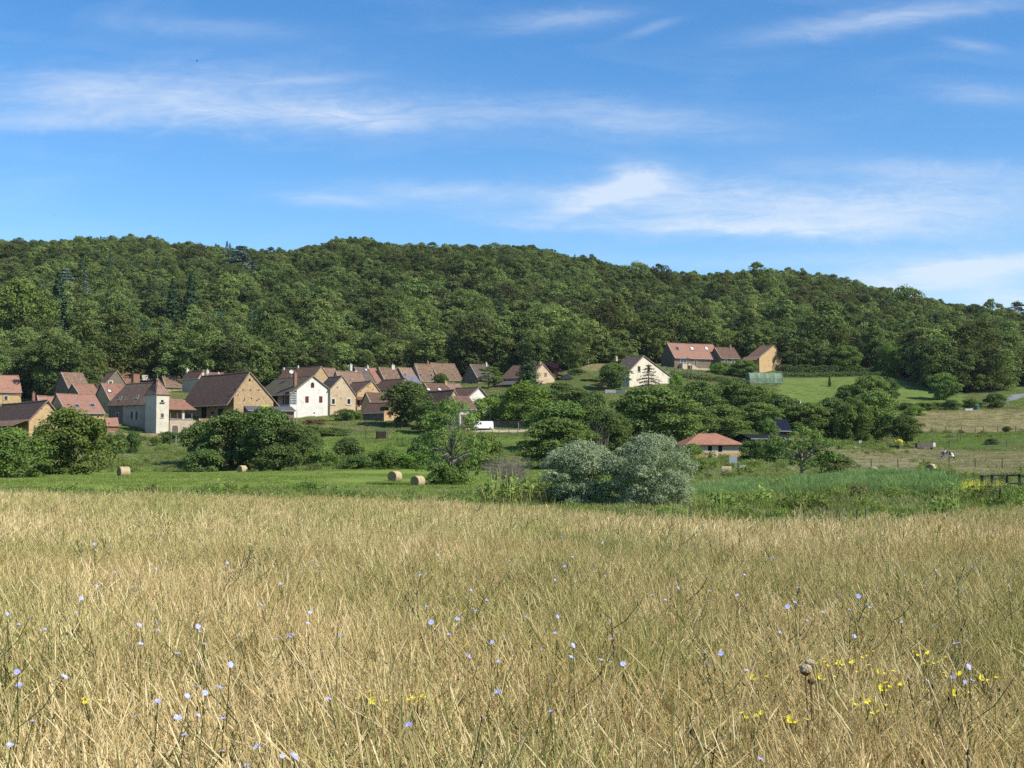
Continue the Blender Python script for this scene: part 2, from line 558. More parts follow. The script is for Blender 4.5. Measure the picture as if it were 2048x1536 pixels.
# ------------------------------------------------------------------ terrain
CTRL_PX = [  # pixel, row of the bare ground there, forward distance
    (-200, 955, 130), (247, 953, 130), (640, 957, 125), (838, 965, 120), (1100, 962, 125), (1453, 957, 130), (1745, 952, 135), (1861, 951, 140), (2300, 951, 140),
    (-200, 935, 180), (485, 940, 188), (105, 936, 190), (820, 940, 165), (1100, 935, 180), (1410, 918, 187), (1600, 958, 135), (1650, 905, 190),
    (1740, 936, 165), (1895, 936, 165), (2001, 938, 160), (1890, 919, 185), (1800, 903, 205), (2040, 915, 185), (2300, 930, 170),
    (57, 882, 232), (-200, 882, 232), (190, 872, 250), (312, 868, 260), (360, 868, 262), (460, 850, 270), (560, 858, 258), (620, 838, 285), (740, 838, 285),
    (750, 868, 250), (700, 885, 225), (790, 843, 272), (940, 860, 265), (1050, 864, 262), (860, 892, 215), (990, 890, 215), (1130, 868, 255), (1250, 865, 250),
    (1100, 800, 310), (1280, 776, 330), (1400, 790, 320), (1500, 830, 270), (1450, 862, 235), (1400, 741, 390), (1545, 746, 397), (1530, 768, 370), (1640, 757, 382),
    (1640, 810, 328), (1590, 842, 270), (1780, 757, 380), (1720, 812, 322), (1885, 801, 338), (1960, 800, 342), (1870, 826, 308), (1990, 822, 308),
    (1870, 867, 258), (2030, 865, 258), (1870, 893, 226), (2030, 890, 226), (1980, 899, 222), (2300, 850, 270), (2030, 790, 345), (2300, 800, 345),
    (1700, 880, 235), (1780, 893, 218),
    (150, 800, 310), (-200, 812, 330), (20, 810, 330), (400, 790, 325), (560, 778, 345), (640, 775, 345), (720, 775, 350), (850, 768, 360), (960, 770, 355),
    (1080, 772, 327), (1150, 752, 350), (1200, 728, 390),
    # foot of the wood
    (-300, 765, 400), (0, 762, 398), (300, 755, 402), (600, 748, 405), (900, 745, 405), (1150, 735, 405), (1330, 728, 412), (1600, 738, 410), (1760, 752, 400),
    (1860, 775, 372), (2040, 780, 375), (2300, 780, 380),
]
RIDGE = [(-400, 480), (0, 478), (100, 475), (290, 465), (400, 485), (480, 492), (600, 497), (650, 480), (715, 474), (800, 482), (870, 488), (1040, 480),
         (1100, 495), (1200, 517), (1320, 545), (1400, 545), (1440, 538), (1540, 531), (1640, 550), (1700, 570), (1800, 590), (1900, 611), (2000, 632),
         (2100, 654), (2500, 715)]
RIDGE_Y = 740.0
TREE_TOP = 12.0
ctrl = []
for (px, py, Y) in CTRL_PX:
    p = P(px, py, Y)
    ctrl.append((p.x, p.y, p.z))
for (px, py) in RIDGE:
    p = P(px, py, RIDGE_Y)
    ctrl.append((p.x, p.y, p.z - TREE_TOP))
    q = P(px, py, 1050)
    ctrl.append((q.x * .9, 1050, max(p.z - TREE_TOP - 60, 0)))
    # the slope is slightly convex in its upper part
    f = P(px, 745, 405)
    ctrl.append((p.x * .80, 405 + .55 * (RIDGE_Y - 405), f.z + .50 * (p.z - TREE_TOP - f.z)))
for x in (-900, -450, 450, 900):
    ctrl += [(x, 60, -1.2), (x, 180, -1.0), (x, 2400, -5), (x, 3400, -5), (x * 1.6, 700, 60 if x < 0 else 25)]
for x in (-60, -30, -12, 0, 12, 30, 60):
    for y, zl, zr in ((-60, .5, .5), (-20, .2, .2), (0, 0, 0), (8, -.06, -.10), (16, -.15, -.27), (26, -.32, -.52), (36, -.50, -.82), (48, -.78, -1.05), (60, -1.05, -1.10), (90, -1.30, -1.30)):
        t = min(max((x / max(y, 10) + .12) / .25, 0), 1)
        ctrl.append((x, y, zl + (zr - zl) * t))
ctrl = np.array(ctrl)
CC = 8.0 ** 2


def vnoise(x, y, s, seed=0):
    """smooth value noise, -1..1"""
    g = np.random.default_rng(seed).uniform(-1, 1, (256, 256))
    a, b = x / s, y / s
    i, j = np.floor(a).astype(int), np.floor(b).astype(int)
    fx, fy = a - i, b - j
    fx, fy = fx * fx * (3 - 2 * fx), fy * fy * (3 - 2 * fy)
    q = lambda m, n: g[m % 256, n % 256]
    return (q(i, j) * (1 - fx) + q(i + 1, j) * fx) * (1 - fy) + (q(i, j + 1) * (1 - fx) + q(i + 1, j + 1) * fx) * fy


def _phi(d2):
    return np.sqrt(d2 + CC)


_n = len(ctrl)
_A = np.zeros((_n + 3, _n + 3))
_d2 = ((ctrl[:, None, :2] - ctrl[None, :, :2]) ** 2).sum(-1)
_A[:_n, :_n] = _phi(_d2)
_A[:_n, _n] = 1
_A[:_n, _n + 1:] = ctrl[:, :2] / 100
_A[_n, :_n] = 1
_A[_n + 1:, :_n] = ctrl[:, :2].T / 100
_A[:_n, :_n] -= np.eye(_n) * .15          # a little smoothing
_w = np.linalg.solve(_A, np.concatenate([ctrl[:, 2], np.zeros(3)]))


def gz_arr(x, y):
    x, y = np.asarray(x, float), np.asarray(y, float)
    sh = x.shape
    x, y = x.ravel(), y.ravel()
    out = np.empty(len(x))
    for i in range(0, len(x), 20000):
        a, b = x[i:i + 20000], y[i:i + 20000]
        d2 = (a[:, None] - ctrl[None, :, 0]) ** 2 + (b[:, None] - ctrl[None, :, 1]) ** 2
        out[i:i + 20000] = _phi(d2) @ _w[:_n] + _w[_n] + a / 100 * _w[_n + 1] + b / 100 * _w[_n + 2]
    # gullies and spurs of the wooded slope
    k = np.clip((y - 420) / 70, 0, 1) * np.clip((735 - y) / 90, .25, 1)
    out = out + k * (vnoise(x, y, 46.0, 71) * 5.0 + vnoise(x, y, 21.0, 72) * 1.6)
    return out.reshape(sh)


def gz(x, y):
    return float(gz_arr(np.array([x]), np.array([y]))[0])


def meadow_edge(px):
    return np.interp(px, [-2000, 0, 700, 1000, 1200, 1500, 1800, 2048, 4000], [62, 60, 54, 45, 36, 33, 36, 48, 58])


WOOD_PX = [-4000, 90, 110, 180, 200, 330, 350, 540, 560, 680, 700, 930, 960, 1130, 1190, 1230, 1330, 1560, 1740, 1830, 1880, 1990, 2030, 2100, 6000]
WOOD_Y = [347, 347, 336, 338, 364, 364, 350, 352, 362, 368, 378, 378, 374, 370, 392, 402, 416, 412, 405, 388, 358, 358, 385, 385, 400]


def wood_edge(px):
    return np.interp(px, WOOD_PX, WOOD_Y)


xs = np.concatenate([np.array([-2600, -1800, -1200, -800, -600, -480, -400, -340, -300, -270]), np.arange(-250, -70, 3.0), np.arange(-70, 70, 1.25),
                     np.arange(70, 250, 2.0), np.array([250, 270, 300, 340, 400, 480, 600, 800, 1200, 1800, 2600])])
ys = np.concatenate([np.array([-300, -150, -80, -40, -25]), np.arange(-15, 60, 1.0), np.arange(60, 430, 1.25), np.arange(430, 800, 8.0),
                     np.array([800, 830, 870, 920, 1000, 1100, 1300, 1600, 2000, 2600, 3600, 5000])])
GX, GY = np.meshgrid(xs, ys)
GZ = gz_arr(GX, GY)
_rngt = np.random.default_rng(5)


GZ = np.where(GY > 3500, np.minimum(GZ, -5), GZ)
GZ += np.where((GY > 50) & (GY < 800), vnoise(GX, GY, 5.0, 3) * .10 + vnoise(GX, GY, 14.0, 4) * .12, 0)
ny, nx = GX.shape
fx = (GX[:-1, :-1] + GX[1:, 1:]) / 2
fy = (GY[:-1, :-1] + GY[1:, 1:]) / 2
wob = vnoise(fx, fy, 9.0, 11) * 3
fpx = np.where(fy > 1, 1024 + F * fx / np.maximum(fy, 1), 0)
zone = np.full(fx.shape, 'grassland', dtype=object)
inb = lambda a, lo, hi: (a > lo) & (a < hi)
ed = meadow_edge(fpx)
zone[(fy > 84 + wob) & (fy < 188 + wob) & (fpx < 1360) & (fpx > -900)] = 'hayfield'
zone[inb(fy + wob, 200, 252) & inb(fpx, 620, 1110)] = 'pasture'
zone[inb(fy + wob, 140, 214) & inb(fpx, 1640, 3000)] = 'paddock'
zone[inb(fy + wob * .3, 224, 257) & inb(fpx, 1815, 3000)] = 'pasture_strip'
zone[inb(fy + wob * .3, 259, 311) & inb(fpx, 1825, 3000)] = 'dry_field'
zone[inb(fy, 322, 383) & inb(fpx, 1555, 1930) & (fy < wood_edge(fpx) - 2)] = 'lawn'
zone[inb(fy + wob, 318, 384) & inb(fpx, 1990, 2600) & (fpx + (fy - 318) * .9 > 2035)] = 'bank'
zone[inb(fy + (fpx - 940) * .012, 262, 267.5) & inb(fpx, 928, 1140)] = 'gravel_lane'
zone[inb(fy - (fpx - 1640) * .35 + wob * .2, 182, 190) & inb(fpx, 1540, 1780)] = 'dirt_track'
zone[inb(fy, 217, 223) & inb(fpx, 1815, 1895)] = 'farm_lane'
zone[inb(fy - (fpx - 2000) * .30, 327, 337) & inb(fpx, 1995, 2300)] = 'road'
zone[inb(fy, 372, 377) & inb(fpx, 1330, 1420)] = 'terrace_drive'
zone[inb(fy, 366, 392) & inb(fpx, 1160, 1235)] = 'dry_bank'
zone[fy > wood_edge(fpx) - 1] = 'forest_floor'
zone[fy < ed + wob * .25] = 'meadow_soil'
zone[(fy < 2)] = 'meadow_soil'


GK = .80


def ground_mat(name, c1, c2, c3, s1=.35, s2=1.6, st=(1, 1, 1), thr3=(.55, .72), bump=.4, s0=.02, c0=None):
    c1, c2, c3 = [v * GK for v in c1], [v * GK for v in c2], [v * GK for v in c3]
    c0 = None if c0 is None else [v * GK for v in c0]
    m, nt, out = new_mat(name)
    geo = nd(nt, 'ShaderNodeNewGeometry')
    v = stretch(nt, geo.outputs['Position'], st)
    col = mixc(nt, ramp(nt, noise(nt, v, s1, 5, .62), .35, .65), c1, c2)
    col = mixc(nt, ramp(nt, noise(nt, v, s2, 6, .7), *thr3), col, c3)
    if c0 is not None:
        col = mixc(nt, ramp(nt, noise(nt, geo.outputs['Position'], s0, 3, .5), .45, .62), col, c0)
    b = nd(nt, 'ShaderNodeBsdfDiffuse')
    nt.links.new(col, b.inputs[0])
    if bump:
        bp = nd(nt, 'ShaderNodeBump')
        bp.inputs['Strength'].default_value = bump
        bp.inputs['Distance'].default_value = .12
        nt.links.new(noise(nt, v, s2 * 2, 5, .7), bp.inputs['Height'])
        nt.links.new(bp.outputs[0], b.inputs['Normal'])
    nt.links.new(b.outputs[0], out.inputs[0])
    return m


ZM = {
    'grassland': ground_mat('rough grass', (.105, .150, .042), (.080, .115, .032), (.17, .165, .075), .16, .9, c0=(.14, .16, .055)),
    'hayfield': ground_mat('mown hayfield', (.225, .300, .065), (.170, .245, .052), (.33, .33, .12), .12, .55, st=(.25, 1, 1), thr3=(.58, .75), c0=(.155, .215, .055)),
    'pasture': ground_mat('green pasture', (.165, .235, .052), (.130, .195, .045), (.22, .24, .085), .2, .8, st=(.6, 1, 1)),
    'pasture_strip': ground_mat('green strip', (.115, .180, .045), (.095, .150, .038), (.17, .19, .08), .2, .9, st=(.4, 1, 1)),
    'paddock': ground_mat('grazed paddock', (.260, .230, .125), (.190, .195, .085), (.400, .330, .215), .22, .7, st=(.4, 1, 1), thr3=(.5, .62)),
    'dry_field': ground_mat('dry hay meadow', (.300, .260, .120), (.230, .215, .095), (.38, .32, .165), .22, .8, st=(.35, 1, 1), thr3=(.5, .66)),
    'lawn': ground_mat('orchard lawn', (.175, .240, .062), (.145, .205, .054), (.22, .24, .085), .15, .5, bump=.2),
    'bank': ground_mat('grassy bank', (.150, .200, .060), (.120, .170, .050), (.20, .20, .09), .2, .8),
    'dry_bank': ground_mat('dry grass bank', (.30, .26, .12), (.20, .20, .08), (.36, .30, .16), .3, .8),
    'gravel_lane': ground_mat('pale gravel', (.52, .45, .31), (.44, .38, .25), (.30, .30, .16), .5, 1.5, thr3=(.6, .75)),
    'dirt_track': ground_mat('pale dirt', (.37, .33, .22), (.30, .28, .17), (.19, .20, .09), .4, 1.2, thr3=(.52, .66)),
    'farm_lane': ground_mat('grey lane', (.34, .34, .34), (.29, .29, .28), (.24, .24, .20), .4, 1.2, bump=.1),
    'road': ground_mat('grey road', (.28, .28, .29), (.24, .24, .25), (.22, .22, .20), .4, 1.2, bump=.1),
    'terrace_drive': ground_mat('grey drive', (.20, .195, .185), (.17, .165, .155), (.24, .23, .20), .4, 1.2, bump=.1),
    'forest_floor': ground_mat('forest floor', (.040, .050, .020), (.030, .038, .016), (.06, .055, .03), .2, .8),
    'meadow_soil': ground_mat('meadow thatch', (.110, .085, .042), (.075, .062, .028), (.060, .070, .025), .8, 3.0),
}
idx = np.arange(ny * nx).reshape(ny, nx)
V = np.stack([GX, GY, GZ], -1).reshape(-1, 3)
Q = np.stack([idx[:-1, :-1], idx[:-1, 1:], idx[1:, 1:], idx[1:, :-1]], -1)
ZONE_LABEL = {}
for zn, zmat in ZM.items():
    sel = Q[zone == zn]
    if not len(sel):
        continue
    used, inv = np.unique(sel.ravel(), return_inverse=True)
    me = mesh_np(zn, V[used], inv.reshape(-1, 4), zmat, smooth=True)
    o = bpy.data.objects.new(zn, me)
    link(o)
    o['kind'] = 'structure'
# ------------------------------------------------------------------ houses
class House:
    """a rectangular building whose nearest vertical corner stands on pixel xc; its right face runs right and back, its left face left and back"""

    def __init__(self, name, label, cat, xc, yb, ye, Y, t, xl=None, xr=None, LR=None, LL=None, ridge='R', yr=None, rf=.5,
                 wall='stone_gold', roof='tile_brown', ov=.35, vg=.18, hip=0.0, ye2=None, group='houses of the hillside village',
                 ov_lo=None, ov_hi=None, th=.16, flat_back=None, roof_label=None, yr_px=None):
        self.t, self.Y = R(t), Y
        O = P(xc, yb, Y)
        self.O = O
        self.a = Vector((math.cos(self.t), math.sin(self.t), 0))
        self.b = Vector((-math.sin(self.t), math.cos(self.t), 0))
        self.H = P(xc, ye, Y).z - O.z
        self.LR = LR if LR else self.solve(self.a, xr)
        self.LL = LL if LL else self.solve(self.b, xl)
        self.ridge, self.rf, self.hip = ridge, rf, hip
        if ridge == 'R':
            rp = O + self.b * (self.LL * rf)
        else:
            rp = O + self.a * (self.LR * rf)
        self.Hr = P(xc, yr, rp.y).z - O.z
        self.H2 = self.H if ye2 is None else P(xc, ye2, Y).z - O.z      # eave height of the far (j or i max) side
        self.root = empty(name, O, self.t, label, cat, group)
        self.Mi = (Matrix.Translation(O) @ Matrix.Rotation(self.t, 4, 'Z')).inverted()
        self.wall_m, self.roof_m, self.tiled = M[wall], M[roof], roof.startswith('tile')
        self.make_walls()
        self.make_roof(ov if ov_lo is None else ov_lo, ov if ov_hi is None else ov_hi, vg, th, ov)
        if roof_label:
            self.roof['label'] = roof_label

    def solve(self, d, px):
        u = (px - 1024) / F
        return (u * (self.O.y * CB + (self.O.z - EYE) * SB) - self.O.x) / (d.x - u * d.y * CB)

    def pt(self, s, c, z):
        """s along the ridge axis, c across it"""
        return (s, c, z) if self.ridge == 'R' else (c, s, z)

    def make_walls(self):
        LS, LC = (self.LR, self.LL) if self.ridge == 'R' else (self.LL, self.LR)
        self.LS, self.LC = LS, LC
        cr = LC * self.rf
        mb = MB()
        D = -4.0
        lo = .22        # the wall heads end under the roof boards
        prof = [(0, D), (LC, D), (LC, self.H2 - lo), (cr, self.Hr - lo), (0, self.H - lo)] if not self.hip else [(0, D), (LC, D), (LC, self.H2 - lo * .5), (0, self.H - lo * .5)]
        k = len(prof)
        v = [self.pt(0, c, z) for c, z in prof] + [self.pt(LS, c, z) for c, z in prof]
        mb.add(v, [tuple(range(k)), tuple(range(2 * k - 1, k - 1, -1))] + [(i, (i + 1) % k, (i + 1) % k + k, i + k) for i in range(k)])
        self.wall = mb.build('wall', self.wall_m, self.root)

    def make_roof(self, o0, o1, vg, th, ov):
        LS, LC, cr = self.LS, self.LC, self.LC * self.rf
        k0, k1 = (self.Hr - self.H) / max(cr, .01), (self.Hr - self.H2) / max(LC - cr, .01)
        up = .06
        e0, e1 = (-o0, self.H - k0 * o0 + up), (LC + o1, self.H2 - k1 * o1 + up)
        rz = self.Hr + up
        self.e0, self.e1, self.k0, self.k1 = e0, e1, k0, k1
        mb = MB()
        h = self.hip
        if h:
            s0, s1 = -ov, LS + ov
            r0, r1 = h, LS - h
        else:
            s0, s1, r0, r1 = -vg, LS + vg, -vg, LS + vg
        flip = self.ridge == 'R'

        def sl(pts, th=th):
            mb.slab(pts if flip else pts[::-1], th)
        n = 9
        rr = random.Random(int(self.O.x * 10))
        if h:
            sl([self.pt(s0, *e0), self.pt(s1, *e0), self.pt(r1, cr, rz), self.pt(r0, cr, rz)])
            sl([self.pt(s1, *e1), self.pt(s0, *e1), self.pt(r0, cr, rz), self.pt(r1, cr, rz)])
            sl([self.pt(s0, *e1), self.pt(s0, *e0), self.pt(r0, cr, rz)])
            sl([self.pt(s1, *e0), self.pt(s1, *e1), self.pt(r1, cr, rz)])
        else:
            # slightly sagging old roofs: the ridge and the eaves waver a few centimetres
            ss = [s0 + (s1 - s0) * i / n for i in range(n + 1)]
            sag = [-.09 * math.sin(math.pi * i / n) + rr.uniform(-.03, .03) for i in range(n + 1)]
            for i in range(n):
                A, B, a, b = ss[i], ss[i + 1], sag[i], sag[i + 1]
                sl([self.pt(A, e0[0], e0[1] + a * .4), self.pt(B, e0[0], e0[1] + b * .4), self.pt(B, cr, rz + b), self.pt(A, cr, rz + a)])
                sl([self.pt(B, e1[0], e1[1] + b * .4), self.pt(A, e1[0], e1[1] + a * .4), self.pt(A, cr, rz + a), self.pt(B, cr, rz + b)])
        self.roof = mb.build('roof', self.roof_m, self.root)
        if not h and LS > 3:
            # mortared verge along the near gable, ridge tiles, eaves gutter
            q = MB()
            for (c_, z_), fl in ((e0, 1), (e1, -1)):
                pts = [self.pt(s0 - .03, c_, z_ + .05), self.pt(s0 + .17, c_, z_ + .05), self.pt(s0 + .17, cr, rz + .05), self.pt(s0 - .03, cr, rz + .05)]
                if (fl > 0) != flip:
                    pts = pts[::-1]
                q.slab(pts, .12)
            if self.tiled:
                q.build('verge', M['mortar'], self.roof)
            q = MB()
            for i in range(n):
                q.path([self.pt(ss[i], cr, rz + sag[i] + .02), self.pt(ss[i + 1], cr, rz + sag[i + 1] + .02)], [.11, .11], 6)
            if self.tiled:
                q.build('ridge_tiles', M['mortar_tile'], self.roof)
            q = MB()
            q.path([self.pt(s0 + .1, e0[0] - .05, e0[1] - .10), self.pt(s1 - .1, e0[0] - .05, e0[1] - .13)], [.075, .075], 6)
            q.build('gutter', M['zinc'], self.roof)

    def local_ray(self, px, py):
        o = self.Mi @ Vector((0, 0, EYE))
        d = self.Mi.to_3x3() @ ray(px, py)
        return o, d

    def on_face(self, face, px, py):
        o, d = self.local_ray(px, py)
        k = (-o.y / d.y) if face == 'R' else (-o.x / d.x)
        return o + d * k

    def win(self, face, px, py, w, h, name='window', mat='glass', frame='surround', arch=False, shutter=None, sill=True, fw=.14, label=None):
        """window or door of w x h photograph pixels centred on the pixel"""
        p = self.on_face(face, px, py)
        sc = self.Y / F
        wm = w * sc / (math.cos(self.t) if face == 'R' else math.sin(self.t)) / 2
        hm = h * sc / 2

        def pp(u, z, out):
            return (p.x + u, -out, p.z + z) if face == 'R' else (-out, p.y - u, p.z + z)

        def bx(mb, u0, u1, z0, z1, o0, o1):
            q = [pp(u0, z0, o0), pp(u1, z0, o0), pp(u1, z1, o0), pp(u0, z1, o0), pp(u0, z0, o1), pp(u1, z0, o1), pp(u1, z1, o1), pp(u0, z1, o1)]
            mb.add(q, [(0, 1, 2, 3), (4, 5, 6, 7), (0, 1, 5, 4), (1, 2, 6, 5), (2, 3, 7, 6), (3, 0, 4, 7)])
        mb = MB()
        if arch:
            pts = [(-wm, -hm), (wm, -hm), (wm, hm * .35)] + [(wm * math.cos(q), hm * .35 + hm * .65 * math.sin(q)) for q in np.linspace(.3, math.pi - .3, 7)] + [(-wm, hm * .35)]
            k = len(pts)
            mb.add([pp(u, z, -.25) for u, z in pts] + [pp(u, z, .03) for u, z in pts],
                   [tuple(range(k)), tuple(range(k, 2 * k))] + [(i, (i + 1) % k, (i + 1) % k + k, i + k) for i in range(k)])
        else:
            bx(mb, -wm, wm, -hm, hm, -.2, .025)
        o = mb.build(name, M[mat], self.root)
        if label:
            o['label'] = label
        if frame:
            mf = MB()
            bx(mf, -wm - fw, -wm, -hm, hm, -.1, .055)
            bx(mf, wm, wm + fw, -hm, hm, -.1, .055)
            if not arch:
                bx(mf, -wm - fw, wm + fw, hm, hm + fw * 1.2, -.1, .06)
            else:
                bx(mf, -wm - fw, wm + fw, hm + .01, hm + fw * .9, -.1, .06)
            if sill:
                bx(mf, -wm - fw - .06, wm + fw + .06, -hm - fw * .9, -hm, -.1, .14)
            if name == 'window' and w > 6:
                bx(mf, -.035, .035, -hm, hm, -.05, .05)
            mf.build('frame', M[frame], o)
        if shutter:
            for s in (-1, 1):
                ms = MB()
                c = s * (wm + fw * .2 + wm * .45)
                bx(ms, c - wm * .45, c + wm * .45, -hm, hm, .065, .115)
                for k in range(5):
                    z = -hm + (k + .5) * 2 * hm / 5
                    bx(ms, c - wm * .38, c + wm * .38, z - .03, z + .03, .115, .135)
                ms.build('shutter', M[shutter], o)
        return o

    def roof_plane(self):
        """the visible slope, local point and normal"""
        p0 = Vector(self.pt(0, self.e0[0], self.e0[1]))
        n = Vector(self.pt(0, -self.k0, 1)).normalized()
        return p0, n

    def skylight(self, px, py, w=6, h=8, pale=False):
        o, d = self.local_ray(px, py)
        p0, n = self.roof_plane()
        p = o + d * ((p0 - o).dot(n) / d.dot(n))
        u = Vector(self.pt(1, 0, 0))
        v = n.cross(u).normalized()
        if v.z < 0:
            v = -v
        sc = self.Y / F
        wm = w * sc / 2
        hm = h * sc * .5 / max(.55, 1 - abs(n.z) * .4)
        mb = MB()

        def bx(m, u0, u1, v0, v1, n0, n1):
            q = [p + u * a + v * b + n * c for c in (n0, n1) for a, b in ((u0, v0), (u1, v0), (u1, v1), (u0, v1))]
            m.add(q, [(0, 1, 2, 3), (4, 5, 6, 7), (0, 1, 5, 4), (1, 2, 6, 5), (2, 3, 7, 6), (3, 0, 4, 7)])
        bx(mb, -wm, wm, -hm, hm, -.05, .06)
        sk = mb.build('skylight', M['white_paint'] if pale else M['glass'], self.root)
        mf = MB()
        g = .09
        bx(mf, -wm - g, -wm, -hm, hm, -.05, .10)
        bx(mf, wm, wm + g, -hm, hm, -.05, .10)
        bx(mf, -wm - g, wm + g, hm, hm + g, -.05, .11)
        bx(mf, -wm - g, wm + g, -hm - g, -hm, -.05, .11)
        mf.build('frame', M['zinc'] if not pale else M['lead'], sk)
        return sk

    def chimney(self, px, ytop, w=6, mat='brick', depth=.7, taper=1.0, c=None, pots=True):
        """a stack on the ridge (or on the slope a fraction c across the roof)"""
        c = self.rf if c is None else c
        cc = self.LC * c
        o, d = self.local_ray(px, ytop)
        k = ((cc - o.y) / d.y) if self.ridge == 'R' else ((cc - o.x) / d.x)
        p = o + d * k
        top = p.z
        wm = w * self.Y / F / 2
        s = p.x if self.ridge == 'R' else p.y
        rz = self.Hr - abs(c - self.rf) * self.LC * (self.k0 if c < self.rf else self.k1)
        mb = MB()
        z0 = rz - 1.0
        dd = depth / 2
        b = [(s - wm, cc - dd), (s + wm, cc - dd), (s + wm, cc + dd), (s - wm, cc + dd)]
        tt = [(s - wm * taper, cc - dd * taper), (s + wm * taper, cc - dd * taper), (s + wm * taper, cc + dd * taper), (s - wm * taper, cc + dd * taper)]
        v = [self.pt(x, y, z0) for x, y in b] + [self.pt(x, y, top - .12) for x, y in tt]
        F6 = [(0, 1, 2, 3), (4, 5, 6, 7), (0, 1, 5, 4), (1, 2, 6, 5), (2, 3, 7, 6), (3, 0, 4, 7)]
        mb.add(v, F6)
        e = .06
        wt, dt = wm * taper + e, dd * taper + e
        mb.add([self.pt(x, y, z) for z in (top - .12, top) for x, y in ((s - wt, cc - dt), (s + wt, cc - dt), (s + wt, cc + dt), (s - wt, cc + dt))], F6)
        if pots and taper > .8:
            pp = Vector(self.pt(s, cc, top))
            mb.tube(pp, pp + Vector((0, 0, .35)), .12, .10, 6)
        return mb.build('chimney', M[mat], self.roof)

    def local_box(self, name, x0, y0, z0, x1, y1, z1, mat, parent=None):
        mb = MB()
        mb.box(x0, y0, z0, x1, y1, z1)
        return mb.build(name, M[mat], parent or self.root)

    def dish(self, px, py, r=.45):
        """a white satellite dish on a short mast, facing south"""
        o, d = self.local_ray(px, py)
        cc = self.LC * self.rf
        k = ((cc - .4 - o.y) / d.y) if self.ridge == 'R' else ((cc - .4 - o.x) / d.x)
        p = o + d * k
        mb = MB()
        inv = self.Mi.to_3x3()
        n = (inv @ Vector((.25, -.85, .45))).normalized()
        a = n.orthogonal().normalized()
        b = n.cross(a)
        rings = []
        for q, rr in ((0, 0.02), (.03, r * .5), (.12, r)):
            rings.append([p + n * q + a * (rr * math.cos(t)) + b * (rr * math.sin(t)) for t in np.linspace(0, 2 * math.pi, 13)[:-1]])
        v = [x for ring in rings for x in ring]
        f = [(k * 12 + i, k * 12 + (i + 1) % 12, (k + 1) * 12 + (i + 1) % 12, (k + 1) * 12 + i) for k in range(2) for i in range(12)]
        f.append(tuple(range(12)))
        mb.add(v, f)
        mb.tube(p, p - Vector((0, 0, 1.2)) - n * .1, .03)
        return mb.build('satellite_dish', M['white_paint'], self.root)

    def putlogs(self, face, pts):
        """the small dark holes left in the rubble gable"""
        for px, py in pts:
            mb = MB()
            p = self.on_face(face, px, py)
            w, h = .13, .14
            if face == 'R':
                mb.box(p.x - w, -.02, p.z - h, p.x + w, .2, p.z + h)
            else:
                mb.box(-.02, p.y - w, p.z - h, .2, p.y + w, p.z + h)
            mb.build('wall_hole', M['opening'], self.root)


def wall_patch(h, face, pts, mat, name='wall_patch', out=.012):
    """a differently faced stretch of wall, pixel outline"""
    q = [h.on_face(face, *p) for p in pts]
    mb = MB()
    n = Vector((0, -1, 0)) if face == 'R' else Vector((-1, 0, 0))
    lo = [p - n * .05 for p in q]
    hi = [p + n * out for p in q]
    k = len(q)
    mb.add(hi + lo, [tuple(range(k)), tuple(range(2 * k - 1, k - 1, -1))] + [(i, i + k, (i + 1) % k + k, (i + 1) % k) for i in range(k)])
    return mb.build(name, M[mat], h.root)


# --- far left
h = House('stone_house', 'stone house with plain rose tile roof cut off by the left edge', 'house', -48, 812, 780, 330, 33, xr=42, LL=9, yr=749, wall='stone_gold', roof='tile_pink', ov=.5)
h.win('R', 12, 796, 5, 8)
mb = MB()
p = h.on_face('R', 6.5, 783)
mb.tube((p.x, -.08, p.z), (p.x, -.08, -1), .06)
mb.build('downpipe', M['zinc'], h.root)

h = House('farm_barn', 'barn with wide dark brown roof and golden gable at the lower left of the village', 'barn', 57, 884, 840, 235, 38, xl=-30, xr=127, ridge='L', yr=801, rf=.52,
          wall='stone_gold', roof='tile_brown', ov=.2, vg=.3)
h.putlogs('R', [(83, 817), (94, 807), (105, 816), (118, 829)])
mb = MB()   # lean-to roof on the left side
mb.slab([(-.15, -.3, h.H + .02), (-3.4, -.3, h.H - 1.25), (-3.4, h.LL + .3, h.H - 1.25), (-.15, h.LL + .3, h.H + .02)], .14)
ln = mb.build('lean_to_roof', M['tile_mottled'], h.root)
for j in (.1, h.LL * .33, h.LL * .66, h.LL - .1):
    mb = MB()
    mb.box(-3.1, j - .1, -3, -2.9, j + .1, h.H - 1.3)
    mb.box(-3.1, j - .08, h.H - 1.9, 0, j + .08, h.H - 1.7)
    mb.build('post', M['wood_dark'], h.root)

h = House('gold_house', 'golden stone house with broad rose tile roof and two blue-grey skylights', 'house', 132, 874, 824, 250, 35, xl=93, xr=208, yr=788, wall='stone_gold', roof='tile_pink')
h.skylight(154, 812, 8, 7)
h.skylight(185, 811, 8, 7)
h = House('rose_roof_house', 'narrow house with rose tile roof and small chimney left of the two-skylight roof', 'house', 82, 866, 823, 257, 35, LL=6.2, xr=130, yr=792, wall='stone_ochre', roof='tile_pink')
h.skylight(116, 818, 3.5, 4)
h.chimney(67, 786, 5, 'brick')
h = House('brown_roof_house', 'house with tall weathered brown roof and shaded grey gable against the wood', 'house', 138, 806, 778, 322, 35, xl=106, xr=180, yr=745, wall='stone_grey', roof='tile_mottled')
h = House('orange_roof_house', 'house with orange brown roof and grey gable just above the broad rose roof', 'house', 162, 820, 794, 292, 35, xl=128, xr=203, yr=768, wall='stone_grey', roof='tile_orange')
h = House('skylight_house', 'house with orange rose roof and one pale skylight left of the plastered manor', 'house', 219, 830, 799, 286, 35, xl=186, xr=258, yr=767, wall='stone_ochre', roof='tile_orange')
h.skylight(219, 782, 6, 6, pale=True)
